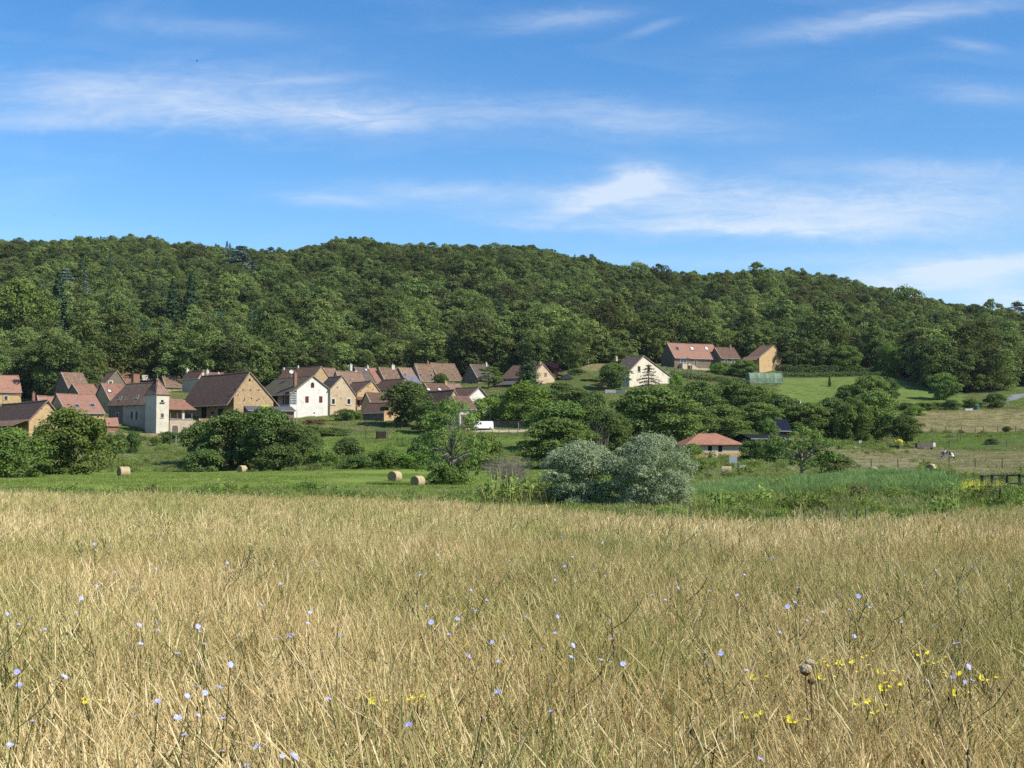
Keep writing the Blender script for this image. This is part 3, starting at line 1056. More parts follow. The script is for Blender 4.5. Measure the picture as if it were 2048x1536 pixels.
# --- back row behind the manor
h = House('long_house', 'long house with orange red roof, chimneys and satellite dish behind the tower', 'house', 193, 800, 765, 352, 22, xl=176, xr=327, yr=737, wall='stone_ochre', roof='tile_orange')
h.chimney(224, 729, 6, 'brick', c=.35)
h.chimney(306, 732, 5, 'concrete')
h.dish(301, 729)
ds = MB()   # a small white dormer
p = h.local_ray(290, 755)
o_, d_ = p
q = o_ + d_ * ((1.0 - o_.y) / d_.y)
ds.box(q.x - .8, q.y - .1, q.z - .9, q.x + .8, q.y + 2.0, q.z + .7)
dm = ds.build('dormer', M['render_cream'], h.roof)
h = House('stone_wing', 'mottled roof wing with stepped ochre rubble wall right of the tower', 'house', 331, 800, 772, 345, 30, xl=318, xr=364, yr=752, wall='stone_ochre', roof='tile_mottled')
h.putlogs('R', [(343, 779), (353, 785)])
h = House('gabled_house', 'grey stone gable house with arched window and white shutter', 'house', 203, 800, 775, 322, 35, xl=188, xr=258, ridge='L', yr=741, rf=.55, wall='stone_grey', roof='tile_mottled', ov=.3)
h.win('R', 221, 767, 5, 9, arch=True, fw=.25)
h.chimney(271, 748, 15, 'brick', depth=1.6, c=.95, pots=False)
# --- manor and tower
h = House('manor_house', 'plastered manor with hipped brown roof and blue shuttered window beside the tower', 'house', 311, 872, 801, 264, 52, xl=217, xr=347, ridge='L', yr=763, wall='render_stained', roof='tile_light', hip=3.2, ov=.5)
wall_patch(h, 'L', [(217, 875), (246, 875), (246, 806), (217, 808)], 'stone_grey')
h.win('L', 268.5, 831, 8, 15, shutter='wood_blue', fw=.1)
h.win('L', 268.5, 809, 4, 6, frame=None, mat='opening')
h.win('L', 235, 811, 4, 5, frame=None, mat='opening')
h.win('L', 235, 833, 6, 14, mat='wood_dark')
h.win('L', 280, 862, 5, 5, frame=None, mat='opening')
h.skylight(241, 797, 5, 6)
h.skylight(275, 794, 5, 6)
h = House('tower', 'square cream tower with pointed brown pyramid roof', 'tower', 312, 872, 786, 258, 42, xl=290, xr=337, yr=757, wall='render_cream', roof='tile_light', hip=1.6, ov=.3)
h.win('R', 324.5, 802, 4, 4, frame=None, mat='opening')
h.win('R', 324.5, 831, 4.5, 8, fw=.12)
p = h.on_face('R', 324.5, 805)
h.local_box('ledge', p.x - .55, -.25, p.z - .12, p.x + .55, .1, p.z + .03, 'wood_grey')
mb = MB()
mb.tube((h.LR / 2, h.LL / 2, h.Hr - .1), (h.LR / 2, h.LL / 2, h.Hr + 1.3), .05, .02)
mb.build('finial', M['zinc'], h.roof)
# loggia between the tower and the barn
h = House('loggia', 'open timber gallery with orange tiled roof over an arched cellar door', 'gallery', 339, 870, 838, 262, 33, LL=5.0, xr=386, yr=836, wall='render_pinkish', roof='concrete', ov=.0, vg=.0, th=.08)
zt = P(339, 817, 262).z - h.O.z
zr = P(339, 797, 265).z - h.O.z
mb = MB()
mb.slab([(-.3, -.6, zt - .2), (h.LR + .6, -.6, zt - .2), (h.LR - 1.4, 3.6, zr), (-.3, 3.6, zr)], .15)
mb.slab([(h.LR + .6, -.6, zt - .2), (h.LR + .6, 5.4, zt - .2), (h.LR - 1.4, 3.6, zr)], .15)
mb.build('roof', M['tile_orange'], h.root)
h.local_box('back_wall', -.2, 3.4, h.H, h.LR - .6, 3.8, zr - .3, 'stone_ochre')
for px, w in ((341, .09), (355, .09), (367, .24), (384, .10)):
    p = h.on_face('R', px, 830)
    h.local_box('post', p.x - w, .05, h.H, p.x + w, .05 + 2 * w, zt + .05, 'surround' if w > .2 else 'wood_grey')
p = h.on_face('R', 345, 830)
h.local_box('door', p.x - .5, 3.33, h.H + .05, p.x + .6, 3.39, h.H + 2.2, 'wood_dark')
h.win('R', 350, 860, 11, 18, name='door', mat='wood_grey', arch=True, sill=False, fw=.2)
h.win('R', 369, 858, 7, 9, frame='surround', mat='wood_grey')
st = MB()
for k in range(8):
    st.box(h.LR + .01 + k * .45, -.1, -3, h.LR + .46 + k * .45, 1.5, h.H - .3 - k * .34)
st.build('outer_stair', M['render_pinkish'], h.root)
# --- big barn
h = House('great_barn', 'huge barn with dark brown roof, open eaves and stone gable full of putlog holes', 'barn', 467, 856, 789, 272, 42, xl=372, xr=546, ridge='L', yr=744, rf=.385, ye2=797,
          wall='stone_ochre', roof='tile_brown', ov_lo=1.7, ov_hi=1.9, vg=.25)
h.putlogs('R', [(489, 757), (470, 779), (486, 780), (501, 780), (476, 790), (489, 798), (503, 797), (518, 798), (514, 801), (485, 765), (518, 780), (488, 801)])
h.win('R', 499.5, 760, 3, 5, frame=None, mat='opening')
h.win('L', 408, 824, 14, 34, name='door', mat='opening', frame=None)
h.win('L', 442, 830, 14, 24, name='door', mat='opening', frame='wood_grey', sill=False)
h.win('L', 425, 826, 10, 4, mat='opening', frame=None)
for j in np.linspace(.6, h.LL - .6, 5):
    mb = MB()
    mb.path([(0.02, j, h.H - 2.2), (-1.5, j, h.H - 1.15)], [.09, .09], 4)
    mb.build('brace', M['wood_dark'], h.root)
h.local_box('gutter', h.e0[0] - .1, -.2, h.e0[1] - .22, h.e0[0] + .02, h.LL + .2, h.e0[1] - .06, 'zinc')
h = House('yellow_gable_house', 'house with small pale yellow gable peeping over the great barn', 'house', 397, 790, 754, 332, 45, xl=364, xr=415, ridge='L', yr=741, wall='wall_cream', roof='tile_brown', ov=.3)
h.putlogs('R', [(403, 750), (409, 750)])
h.chimney(375, 738, 4, 'chimney_white')
h = House('ridge_house', 'brown ridge with pale chimneys just above the great barn roof', 'house', 420, 790, 768, 338, 28, xl=408, xr=452, yr=745, wall='stone_ochre', roof='tile_brown')
h.chimney(415, 740, 5, 'chimney_white')
h.chimney(437, 746, 4, 'chimney_white')
h = House('low_shed', 'low shed with flat grey roofs in front of the great barn gable', 'shed', 497, 858, 820, 256, 20, LL=5.5, xr=588, yr=812, rf=.97, wall='brick', roof='lead', ov=.5, vg=.3)
mb = MB()
q = h.LR
mb.slab([(q * .45, -2.6, h.H - 1.7), (q * .93, -2.6, h.H - 1.7), (q * .93, .1, h.H - .9), (q * .45, .1, h.H - .9)], .12)
mb.build('lower_roof', M['lead'], h.root)
h.local_box('post', q * .93 - .35, -2.4, -4, q * .93 - .1, -2.15, h.H - 1.75, 'wood_grey')
h = House('little_red_shed', 'tiny shed roof of rose tiles below the great barn doors', 'shed', 402, 862, 846, 252, 25, LL=3.0, xr=446, yr=838, wall='brick', roof='tile_red', ov=.3)
# --- white gable house
h = House('white_house', 'tall white gable house with moss grey roof and glazed gallery', 'house', 593, 845, 777, 287, 40, xl=521, xr=659, ridge='L', yr=752, rf=.47,
          wall='render_white', roof='tile_moss', ov_lo=1.95, ov_hi=.15, vg=.3)
h.win('R', 625, 770, 6, 11, arch=True, frame=None, mat='wood_dark')
h.win('R', 614, 799, 6, 13, mat='wood_red', frame=None, label='dark red shuttered window left of the pair')
h.win('R', 641.5, 799, 6, 13, mat='wood_red', frame=None, label='dark red shuttered window right of the pair')
h.win('R', 628.5, 826, 2.5, 3, frame=None, mat='opening')
h.chimney(590.5, 745, 5, 'brick', c=.1)
h.dish(583, 744, .5)
zb = P(593, 809, 287).z - h.O.z
gl = MB()
gl.box(-1.75, .05, zb, -.02, 2.2, h.H - .75)
gal = gl.build('glazed_gallery', M['glass'], h.root)
gm = MB()
for k in range(6):
    x = -1.75 + k * .346
    gm.box(x - .035, -.01, zb, x + .035, .05, h.H - .85)
for k in range(6):
    z = zb + k * (h.H - .9 - zb) / 5
    gm.box(-1.78, -.02, z - .035, -.02, .045, z + .035)
gm.build('frame', M['white_paint'], gal)
h.local_box('gallery_wall', -1.75, .02, -4, -.02, 6, zb - .02, 'render_white')
h.win('L', 548, 805, 20, 26, name='door', mat='opening', frame=None)  # no door: dark panel paints in the shaded recess below the eave
for j in (3.5, 8, 12):
    if j < h.LL:
        h.local_box('post', -1.6, j - .1, -2, -1.4, j + .1, h.H - 1.0, 'wood_dark')
# --- behind and right of it
h = House('twin_chimney_house', 'brown roofed house with two tapered white chimneys and ochre gable', 'house', 627, 785, 753, 347, 52, xl=556, xr=657, ridge='L', yr=733, wall='stone_ochre', roof='tile_brown', ov=.5)
h.chimney(567.5, 735, 6, 'chimney_white', taper=.45)
h.chimney(596, 731, 6.5, 'chimney_white', taper=.45)
h = House('pale_roof_house', 'pale brown roof between the twin chimney house and the grey roof', 'house', 654, 780, 753, 354, 30, xl=640, xr=676, yr=736, wall='stone_ochre', roof='tile_light')
h = House('long_pale_roof_house', 'house with long sloping pale brown roof behind the two-window ochre gable', 'house', 688, 820, 788, 318, 40, xl=655, xr=738, yr=742, wall='render_tan', roof='tile_light')
h.skylight(701, 759, 3, 3)
h = House('ochre_house', 'plain ochre gable house with two cream framed windows beside the white house', 'house', 660, 850, 777, 292, 36, xl=634, xr=711, ridge='L', yr=752, rf=.46, ye2=789, wall='render_tan', roof='tile_grey', ov=.3)
h.win('R', 666.5, 803, 5, 10, fw=.28)
h.win('R', 697.5, 803, 5.5, 10, fw=.28)
h.putlogs('R', [(674.5, 775), (682, 797)])
h = House('holed_gable_house', 'ochre gable house with lopsided gable right of the two-window ochre house', 'house', 714, 845, 785, 300, 38, xl=676, xr=762, ridge='L', yr=762, rf=.62, ye2=785, wall='stone_gold', roof='tile_brown', ov=.25)
h.putlogs('R', [(721, 782), (736, 774), (740, 786), (747, 791), (730, 790), (746, 779)])
h.win('R', 717, 807, 5, 13, name='door', mat='wood_red', frame='surround', sill=False)
mb = MB()
p = h.on_face('R', 719, 795)
mb.slab([(p.x - 1.3, -1.3, p.z - .55), (p.x + 1.3, -1.3, p.z - .55), (p.x + 1.3, .05, p.z + .2), (p.x - 1.3, .05, p.z + .2)], .1)
mb.build('porch_roof', M['tile_brown'], h.root)
h = House('dark_ridge_house', 'house with dark brown roof and narrow golden gable above the big round tree', 'house', 795, 810, 775, 308, 42, xl=748, xr=827, ridge='L', yr=757, wall='stone_gold', roof='tile_brown', ov=.3)
h = House('low_brown_house', 'low house with brown roof behind the small shaded outbuilding', 'house', 742, 832, 806, 284, 30, xl=722, xr=800, yr=785, wall='stone_gold', roof='tile_brown', ov=.3)
h = House('outbuilding', 'small outbuilding with brown roof, shaded long wall and red shuttered gable', 'outbuilding', 768, 848, 823, 272, 50, xl=726, xr=794, ridge='L', yr=805, wall='stone_gold', roof='tile_brown', ov=.3)
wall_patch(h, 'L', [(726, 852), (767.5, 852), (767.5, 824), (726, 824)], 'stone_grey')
h.win('R', 780, 829, 5, 11, mat='wood_red', frame='surround', fw=.08)
# --- back terrace
h = House('slate_roof_house', 'house with dark grey roof and white chimney in the back row', 'house', 727, 785, 764, 352, 36, xl=692, xr=768, yr=735, wall='stone_gold', roof='tile_grey')
h.chimney(701.5, 729, 4.5, 'chimney_white')
h.chimney(735, 732, 3, 'chimney_white')
h.skylight(732, 740, 4, 4, pale=True)
h.skylight(712.5, 743, 4, 3, pale=True)
wl_ = MB()
kk = h.LR
wl_.slab([(kk - 2.6, h.e0[0], h.e0[1] + .08), (kk + .15, h.e0[0], h.e0[1] + .08), (kk + .15, h.LC * .5 - .15, h.Hr + .06), (kk - 2.6, h.LC * .5 - .15, h.Hr + .06)], .08)
wl_.build('new_tile_strip', M['tile_orange'], h.roof)
h = House('mottled_roof_house', 'house with mottled brown roof right of the orange tile strip', 'house', 772, 785, 765, 355, 36, LL=8.2, xr=812, yr=735, wall='stone_ochre', roof='tile_mottled')
h.chimney(785.5, 730, 6.5, 'chimney_white')
h = House('blue_strip_house', 'house with pale roof whose lower slope is blue grey sheeting', 'house', 812, 785, 763, 358, 36, LL=8.2, xr=841, yr=735, wall='stone_ochre', roof='tile_light')
mb = MB()
mb.slab([(-.2, h.e0[0] - .05, h.e0[1] + .08), (h.LR + .2, h.e0[0] - .05, h.e0[1] + .08), (h.LR + .2, 1.6, h.H + h.k0 * 1.6 + .16), (-.2, 1.6, h.H + h.k0 * 1.6 + .16)], .08)
mb.build('roof_sheet', M['blue_sheet'], h.roof)
h.skylight(810, 749, 5, 3)
h = House('lichen_roof_house', 'house with orange lichened roof in the middle of the back row', 'house', 841, 780, 759, 361, 36, xl=818, xr=873, yr=727.5, wall='stone_gold', roof='tile_mottled')
h.chimney(855, 722, 3.5, 'brick')
h.skylight(841, 750, 5, 4)
h.skylight(862, 751, 5, 5)
h = House('wide_lichen_roof_house', 'house with wide grey lichened roof at the right end of the back row', 'house', 877, 780, 757, 364, 36, LL=8.6, xr=924, yr=726, wall='stone_gold', roof='tile_mottled')
h.skylight(906, 749, 4, 3)
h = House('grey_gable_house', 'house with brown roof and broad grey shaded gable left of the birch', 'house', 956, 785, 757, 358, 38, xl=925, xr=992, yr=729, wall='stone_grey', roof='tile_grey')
h.chimney(972, 726, 3, 'chimney_white')
h.dish(953, 754, .5)
# --- lower right of the village
h = House('two_skylight_house', 'dark brown roofed house with two white skylights and a tall ochre chimney', 'house', 862, 810, 785, 312, 32, xl=836, xr=903, yr=767, wall='stone_gold', roof='tile_brown')
h.skylight(857, 779, 6, 5, pale=True)
h.skylight(879, 779, 6, 5, pale=True)
h.chimney(891, 763, 4.5, 'stone_gold')
h = House('rose_end_house', 'low rose roofed house right of the tall ochre chimney', 'house', 905, 810, 783, 318, 32, LL=7, xr=931, yr=767, wall='stone_gold', roof='tile_light')
h = House('hipped_house', 'big dark brown roof with single pale skylight and ochre gable above the lane', 'house', 893, 850, 808, 272, 42, xl=840, xr=923, ridge='L', yr=780, rf=.5, wall='stone_gold', roof='tile_brown', ov=.35)
h.skylight(855, 797, 4, 6, pale=True)
h = House('garage_house', 'low garage with brown roof and white band over dark doors by the van', 'garage', 919, 862, 815, 268, 30, LL=6.5, xr=951, yr=793, wall='render_cream', roof='tile_brown', ov=.45)
h.win('R', 934, 842, 24, 26, name='door', mat='wood_grey', frame=None)
h = House('white_gable_house', 'white gable house with brown roof and wide overhang behind the garage', 'house', 937, 830, 792, 287, 40, xl=893, xr=974, ridge='L', yr=774, rf=.56, wall='render_white', roof='tile_brown', ov_lo=1.1, ov_hi=.2, vg=.35)
h.win('R', 954, 802, 8, 5, frame=None, mat='zinc')
# --- cottage behind the conifer
h = House('cottage', 'ochre gable cottage with flared roof half hidden by the dark fir', 'cottage', 1062, 790, 752, 327, 48, xl=1003, xr=1109, ridge='L', yr=728, wall='render_tan', roof='tile_brown', ov=.4)
h.win('R', 1091, 749, 5, 7, mat='wood_grey', fw=.05)
h.chimney(1080, 724, 5, 'stone_gold')
mb = MB()
mb.slab([(-3.2, h.LL * .35, h.H - 2.3), (-3.2, h.LL + .5, h.H - 2.3), (-.05, h.LL + .5, h.H - .9), (-.05, h.LL * .35, h.H - .9)], .12)
mb.build('lean_to_roof', M['lead'], h.root)
# --- cream house below the conifer
h = House('cream_house', 'cream gable house with long right roof slope behind the thin spruce', 'house', 1259, 790, 741, 330, 50, xl=1226, xr=1341, ridge='L', yr=712, rf=.33, ye2=746, wall='render_cream', roof='tile_grey', ov_lo=.45, ov_hi=.15, vg=.25)
h.win('R', 1278, 738, 6, 11, mat='wood_dark', fw=.1)
h.win('R', 1297, 738, 6, 11, mat='wood_dark', fw=.1)
h.chimney(1232, 713, 4.5, 'render_tan')
h.chimney(1252, 712, 6, 'brick')
h.dish(1250, 722)
h = House('terrace_house', 'long house with rose tile roof, three skylights and cream terrace on the slope', 'house', 1349, 756, 713, 390, 22, xl=1322, xr=1440, yr=686, wall='stone_grey', roof='tile_pink', ov=.5)
for px in (1354.5, 1384, 1413):
    h.skylight(px, 697, 6, 6, pale=px > 1360)
h.win('R', 1367, 721, 13, 9, mat='glass', frame='white_paint', fw=.1)
h.win('R', 1391, 722, 5, 13, name='door', mat='glass', frame='white_paint', fw=.1, sill=False)
wl_ = MB()
zt = P(1358, 727, 388).z - h.O.z
q0, q1 = h.on_face('R', 1358, 730).x, h.on_face('R', 1376, 730).x
q2 = h.on_face('R', 1413, 730).x
wl_.box(q0, -2.2, -4, q1, -.02, zt)
wl_.box(q1, -2.2, -4, q2, -.02, zt - 1.3)
k0 = q1
for k in range(5):
    wl_.box(k0 + k * .45, -2.6, -4, k0 + .45 + k * .45, -2.22, zt - .25 - k * .28)
ter = wl_.build('terrace', M['wall_cream'], h.root)
mb = MB()
p = h.on_face('R', 1371, 736)
mb.box(p.x - .55, -2.24, p.z - 1.0, p.x + .45, -2.1, p.z + .7)
mb.build('door', M['wood_dark'], ter)
rng_ivy = np.random.default_rng(8)
h_ter = h
h = House('terrace_wing', 'lower brown roofed wing with pale chimney joined to the three-skylight house', 'house', 1442, 756, 714, 393, 22, LL=7, xr=1480, yr=695, wall='stone_grey', roof='tile_brown', ov=.45)
h.chimney(1460, 690, 4, 'brick')
h.win('R', 1452, 723, 5, 8)
h.win('R', 1466, 723, 5, 8)
h = House('orange_barn', 'orange stone barn with steep brown roof beside the long hedge', 'barn', 1519, 760, 714, 397, 50, xl=1493, xr=1565, ridge='L', yr=691, rf=.62, ye2=706, wall='stone_gold', roof='tile_brown', ov=.3)
h.putlogs('R', [(1530, 732), (1538, 732), (1545, 732), (1536, 715), (1545, 715)])
mb = MB()
mb.slab([(-2.6, -.2, h.H - 1.2), (-2.6, h.LL + .6, h.H - 1.2), (-.1, h.LL + .6, h.H + .1), (-.1, -.2, h.H + .1)], .12)
mb.build('lean_to_roof', M['tile_light'], h.root)
for j in (.2, h.LL * .5, h.LL):
    h.local_box('post', -2.4, j - .09, -3, -2.2, j + .09, h.H - 1.3, 'wood_dark')
# --- hut in the meadow
h = House('hut', 'small cream hut with hipped red roof at the meadow edge', 'hut', 1376, 922, 886.5, 186, 9, LL=6.2, xr=1482, yr=867.5, wall='wall_cream', roof='tile_red', hip=2.7, ov=.55, group=None)
h.win('R', 1420, 896.5, 8, 10, mat='opening', frame=None)
h.win('R', 1440.5, 897, 8, 13, mat='opening', frame=None)
wall_patch(h, 'R', [(1376, 924), (1481.5, 924), (1481.5, 906), (1376, 906)], 'stone_gold')
h.win('R', 1430, 911, 12, 13, name='door', mat='surround', frame=None)
h = House('black_shed', 'low black shed with shallow felt roof right of the red hut', 'shed', 1500, 912, 876, 205, 12, LL=7, xr=1578, yr=868, wall='black', roof='black', ov=.6, group=None)
h.win('R', 1528, 888, 40, 16, name='door', mat='opening', frame='wood_dark', sill=False)
h = House('navy_roof_shed', 'shed with steep navy sheet roof among the trees above the black shed', 'shed', 1549, 882, 858, 226, 14, LL=3.2, xr=1581, yr=838, wall='wood_dark', roof='navy', ov=.3, group=None)
h = House('garden_shed', 'little rose roofed garden shed beside the manor wall', 'shed', 214, 880, 850, 252, 30, LL=3.2, xr=236, yr=835, wall='brick', roof='tile_pink', ov=.3)
h.win('R', 224, 868, 8, 8, frame='white_paint', mat='wood_red', fw=.06)
# ------------------------------------------------------------------ plants
def leaf_quads(rng, c, n, size, narrow=1.0):
    """pointed leaves: centres c (N,3), facing n (N,3) -> verts, quads"""
    N = len(c)
    n = n / np.linalg.norm(n, axis=1, keepdims=True)
    r = rng.normal(size=(N, 3))
    u = np.cross(n, r)
    u /= np.linalg.norm(u, axis=1, keepdims=True) + 1e-9
    v = np.cross(n, u)
    s = size * rng.uniform(.6, 1.35, (N, 1)) / 2
    bend = n * s * rng.uniform(-.35, .35, (N, 1))
    V = np.stack([c + u * s, c + v * s * narrow + bend, c - u * s, c - v * s * narrow + bend], 1).reshape(-1, 3)
    Fq = np.arange(4 * N).reshape(N, 4)
    return V, Fq


def crown_points(rng, prof, w, h, z0, lobes, per, lobe_r, squash=.8, inner=.12, core=.72):
    """leaf centres and facings of a lumpy crown; prof(t) gives the relative half width at relative height t"""
    C, N, T = [], [], []
    lob = []
    for k in range(lobes):
        t = rng.uniform(0.02, 1) ** .85
        a = rng.uniform(0, 2 * math.pi)
        rad = prof(t) * w / 2
        q = rng.uniform(.40, 1.22) ** .5
        lr = lobe_r * w * rng.uniform(.5, 1.45)
        rr = max(rad * q - lr * .45, 0)
        c = np.array([rr * math.cos(a), rr * math.sin(a), z0 + t * (h - z0) - lr * .4 * (t > .8)])
        lob.append((c, lr))
        d = rng.normal(size=(per, 3))
        d /= np.linalg.norm(d, axis=1, keepdims=True)
        d[:, 2] = np.where(d[:, 2] < -.35, -d[:, 2], d[:, 2])
        rad_ = lr * rng.uniform(core, 1.06, (per, 1))
        # ragged lobe outline
        rad_ *= 1 + .22 * np.sin(d[:, :1] * 7 + k) * np.cos(d[:, 1:2] * 6 + 2 * k)
        rad_ *= np.where(rng.uniform(0, 1, (per, 1)) < .07, rng.uniform(1.05, 1.4, (per, 1)), 1)      # stray sprays
        p = c + d * rad_ * np.array([1, 1, squash])
        C.append(p)
        N.append(d * .8 + rng.normal(size=(per, 3)) * .55 + np.array([0, 0, .25]))
        T.append(np.clip(rng.normal(.42 + rng.uniform(-.22, .22), .22, per), 0, 1))
    m = int(lobes * per * inner)
    if m:
        t = rng.uniform(.05, .92, m)
        a = rng.uniform(0, 2 * math.pi, m)
        pr = np.array([prof(x) for x in t])
        rr = pr * w / 2 * rng.uniform(0, .75, m)
        C.append(np.stack([rr * np.cos(a), rr * np.sin(a), z0 + t * (h - z0)], 1))
        N.append(rng.normal(size=(m, 3)))
        T.append(rng.uniform(0, .4, m))
    return np.concatenate(C), np.concatenate(N), np.concatenate(T), lob


def dome(t):
    return math.sqrt(max(1 - (2 * t - .85) ** 2 / 1.33, .04)) if t > .42 else .78 + .22 * math.sin(t / .42 * math.pi / 2)


def ball(t):
    return math.sqrt(max(1 - (2 * t - 1) ** 2, .05))


def column(t):
    return (min(1, t / .12) * .5 + .5) * (1 - max(t - .55, 0) ** 1.5 * 2.6) if t < .98 else .1


def trunk_mesh(name, rng, h, w, z0, lob, r=.16, mat='bark', limbs=9, lean=0.0):
    mb = MB()
    top = z0 + (h - z0) * .6
    pts = [(0, 0, -1.0), (0, 0, .2), (lean * .3, rng.uniform(-.1, .1), top * .4), (lean * .7, rng.uniform(-.15, .15), top * .7), (lean, 0, top)]
    mb.path(pts, [r * 1.35, r * 1.15, r * .85, r * .6, r * .25], 7)
    ks = rng.permutation(len(lob))[:limbs] if lob else []
    for k in ks:
        c, lr = lob[k]
        f = rng.uniform(.35, .95)
        s = np.array([lean * f, 0, top * f * .85 + .15 * z0])
        if c[2] < s[2]:
            s[2] = max(c[2] * .6, .3)
        mid = (s + c) / 2 + np.array([rng.uniform(-.1, .1) * w, rng.uniform(-.1, .1) * w, .05 * h])
        mb.path([s, mid, c], [r * .5, r * .3, r * .08], 5)
    return mb.mesh(name, M[mat], smooth=True)


PROTO = {}


def make_tree(kind, seed, prof, w, h, z0, lobes, per, lobe_r, size, leaf, narrow=.62, bark='bark', trunk_r=.18, limbs=9, squash=.8, inner=.12,
              lean=0.0, up=0.0, crown='crown', trunk=True):
    rng = np.random.default_rng(seed)
    c, n, t, lob = crown_points(rng, prof, w, h, z0, lobes, per, lobe_r, squash, inner)
    if lean:
        c[:, 0] += lean * np.clip(c[:, 2] / h, 0, 1)
    if up:
        n[:, 2] *= (1 - up)
    V, Fq = leaf_quads(rng, c, n, size, narrow)
    cm = mesh_np(crown, V, Fq, M[leaf], attrs={'tone': np.repeat(t, 4)})
    tm = trunk_mesh('trunk', rng, h, w, z0, lob, trunk_r, bark, limbs, lean) if trunk else None
    PROTO[kind] = (w, h, [(crown, cm)] + ([('trunk', tm)] if tm else []))


def conifer(kind, seed, w, h, tiers, leaf, z0=.06, per=26, size=.34, droop=.25, gap=.0, taper=1.0, flat=.18, bark='bark', top=.04, trunk_r=.2):
    rng = np.random.default_rng(seed)
    C, N, T = [], [], []
    mb = MB()
    mb.path([(0, 0, -1), (0, 0, h * .5), (0, 0, h)], [trunk_r, trunk_r * .6, .02], 6)
    for k in range(tiers):
        t = (k + .3) / tiers
        z = (z0 + (1 - z0) * t) * h
        r = w / 2 * ((1 - t) ** taper * (1 - top) + top) * rng.uniform(.75, 1.1)
        nb = max(int(9 - 3 * t), 5)
        a0 = rng.uniform(0, 6.28)
        for b in range(nb):
            a = a0 + b * 6.283 / nb + rng.uniform(-.3, .3)
            L = r * rng.uniform(.7, 1.12)
            dr = droop * rng.uniform(.4, 1.4)
            tip = np.array([L * math.cos(a), L * math.sin(a), z - L * dr])
            mb.path([(0, 0, z), (tip[0] * .5, tip[1] * .5, z - L * dr * .35), tip], [.05, .035, .01], 4)
            m = max(int(per * (L / (w / 2)) + 4), 4)
            s = rng.uniform(gap, 1.0, m) ** .8
            side = rng.normal(0, .22, m) * L * (1.05 - s * .6)
            p = np.stack([np.cos(a) * L * s - np.sin(a) * side, np.sin(a) * L * s + np.cos(a) * side, z - L * dr * s ** 1.6 + rng.normal(0, flat, m) - np.abs(side) * .2], 1)
            C.append(p)
            N.append(np.stack([rng.normal(0, .5, m) + .5 * np.cos(a), rng.normal(0, .5, m) + .5 * np.sin(a), np.full(m, .9)], 1))
            T.append(np.clip(rng.normal(.35 + .35 * s, .2), 0, 1))
    c, n, t = np.concatenate(C), np.concatenate(N), np.concatenate(T)
    V, Fq = leaf_quads(rng, c, n, size, .5)
    cm = mesh_np('crown', V, Fq, M[leaf], attrs={'tone': np.repeat(t, 4)})
    PROTO[kind] = (w, h, [('crown', cm), ('trunk', mb.mesh('trunk', M[bark], smooth=True))])


def bare_bush(kind, seed, w, h, stems=60, mat='twig'):
    rng = np.random.default_rng(seed)
    mb = MB()
    for k in range(stems):
        a = rng.uniform(0, 6.28)
        sp = rng.uniform(.1, 1) ** .6
        L = h * rng.uniform(.65, 1.05) * (1 - .25 * sp)
        tip = np.array([math.cos(a) * w / 2 * sp, math.sin(a) * w / 2 * sp, L])
        base = np.array([math.cos(a), math.sin(a), 0]) * w * .30 * rng.uniform(.1, 1)
        mid = base * .5 + tip * .5 + np.array([0, 0, .06 * h])
        mb.path([base - np.array([0, 0, .3]), mid, tip], [.028, .018, .006], 4)
        for q in range(7):
            f = rng.uniform(.3, .95)
            s = (base * (1 - f) + tip * f) + np.array([0, 0, .05 * h * (1 - abs(2 * f - 1))])
            d = rng.normal(size=3) * .20 * h * np.array([1, 1, .5]) + np.array([0, 0, .16 * h])
            mb.path([s, s + d * .55 + rng.normal(size=3) * .03 * h, s + d], [.012, .008, .003], 3)
    PROTO[kind] = (w, h, [('branches', mb.mesh('branches', M[mat]))])


make_tree('walnut', 11, dome, 7.2, 6.6, .0, 64, 280, .135, .27, 'leaf_mid', trunk_r=.2)
make_tree('walnut_b', 12, dome, 7.0, 6.4, .0, 55, 260, .145, .27, 'leaf_mid', trunk_r=.2)
make_tree('round', 13, ball, 6.0, 7.5, .9, 55, 260, .15, .28, 'leaf_dark', trunk_r=.18)
make_tree('round_b', 14, dome, 7.0, 8.0, .5, 60, 260, .14, .30, 'leaf_dark', trunk_r=.2)
make_tree('olive', 15, dome, 8.0, 8.5, .6, 70, 270, .125, .29, 'leaf_olive', trunk_r=.28, limbs=12)
make_tree('olive_b', 16, ball, 8.0, 8.0, .4, 70, 260, .13, .29, 'leaf_olive', trunk_r=.25, limbs=12)
make_tree('bush', 17, dome, 4.0, 3.0, .0, 30, 230, .17, .20, 'leaf_dark', trunk_r=.08, limbs=8)
make_tree('bush_b', 18, dome, 4.4, 2.8, .0, 32, 230, .16, .20, 'leaf_mid', trunk_r=.08, limbs=8)
make_tree('bush_bright', 19, dome, 4.2, 3.2, .0, 30, 230, .17, .20, 'leaf_bright', trunk_r=.08, limbs=8)
make_tree('bush_lime', 20, dome, 3.0, 2.0, .0, 18, 160, .18, .20, 'leaf_lime', trunk_r=.06, limbs=5)
make_tree('bush_yellow', 21, ball, 2.0, 2.2, .1, 16, 140, .2, .16, 'leaf_yellow', trunk_r=.05, limbs=5)
make_tree('bush_red', 22, dome, 3.4, 2.2, .0, 20, 160, .18, .18, 'leaf_red', trunk_r=.06, limbs=5)
make_tree('purple', 23, dome, 6, 6, .2, 40, 200, .15, .3, 'leaf_purple', trunk_r=.15)
make_tree('birch', 24, ball, 5.0, 9.0, 1.2, 50, 170, .12, .22, 'leaf_olive', bark='bark_pale', trunk_r=.12, inner=.05)
make_tree('loose', 25, dome, 7.5, 7.2, .0, 92, 105, .085, .20, 'leaf_olive', bark='bark_pale', trunk_r=.15, limbs=40, inner=.05)
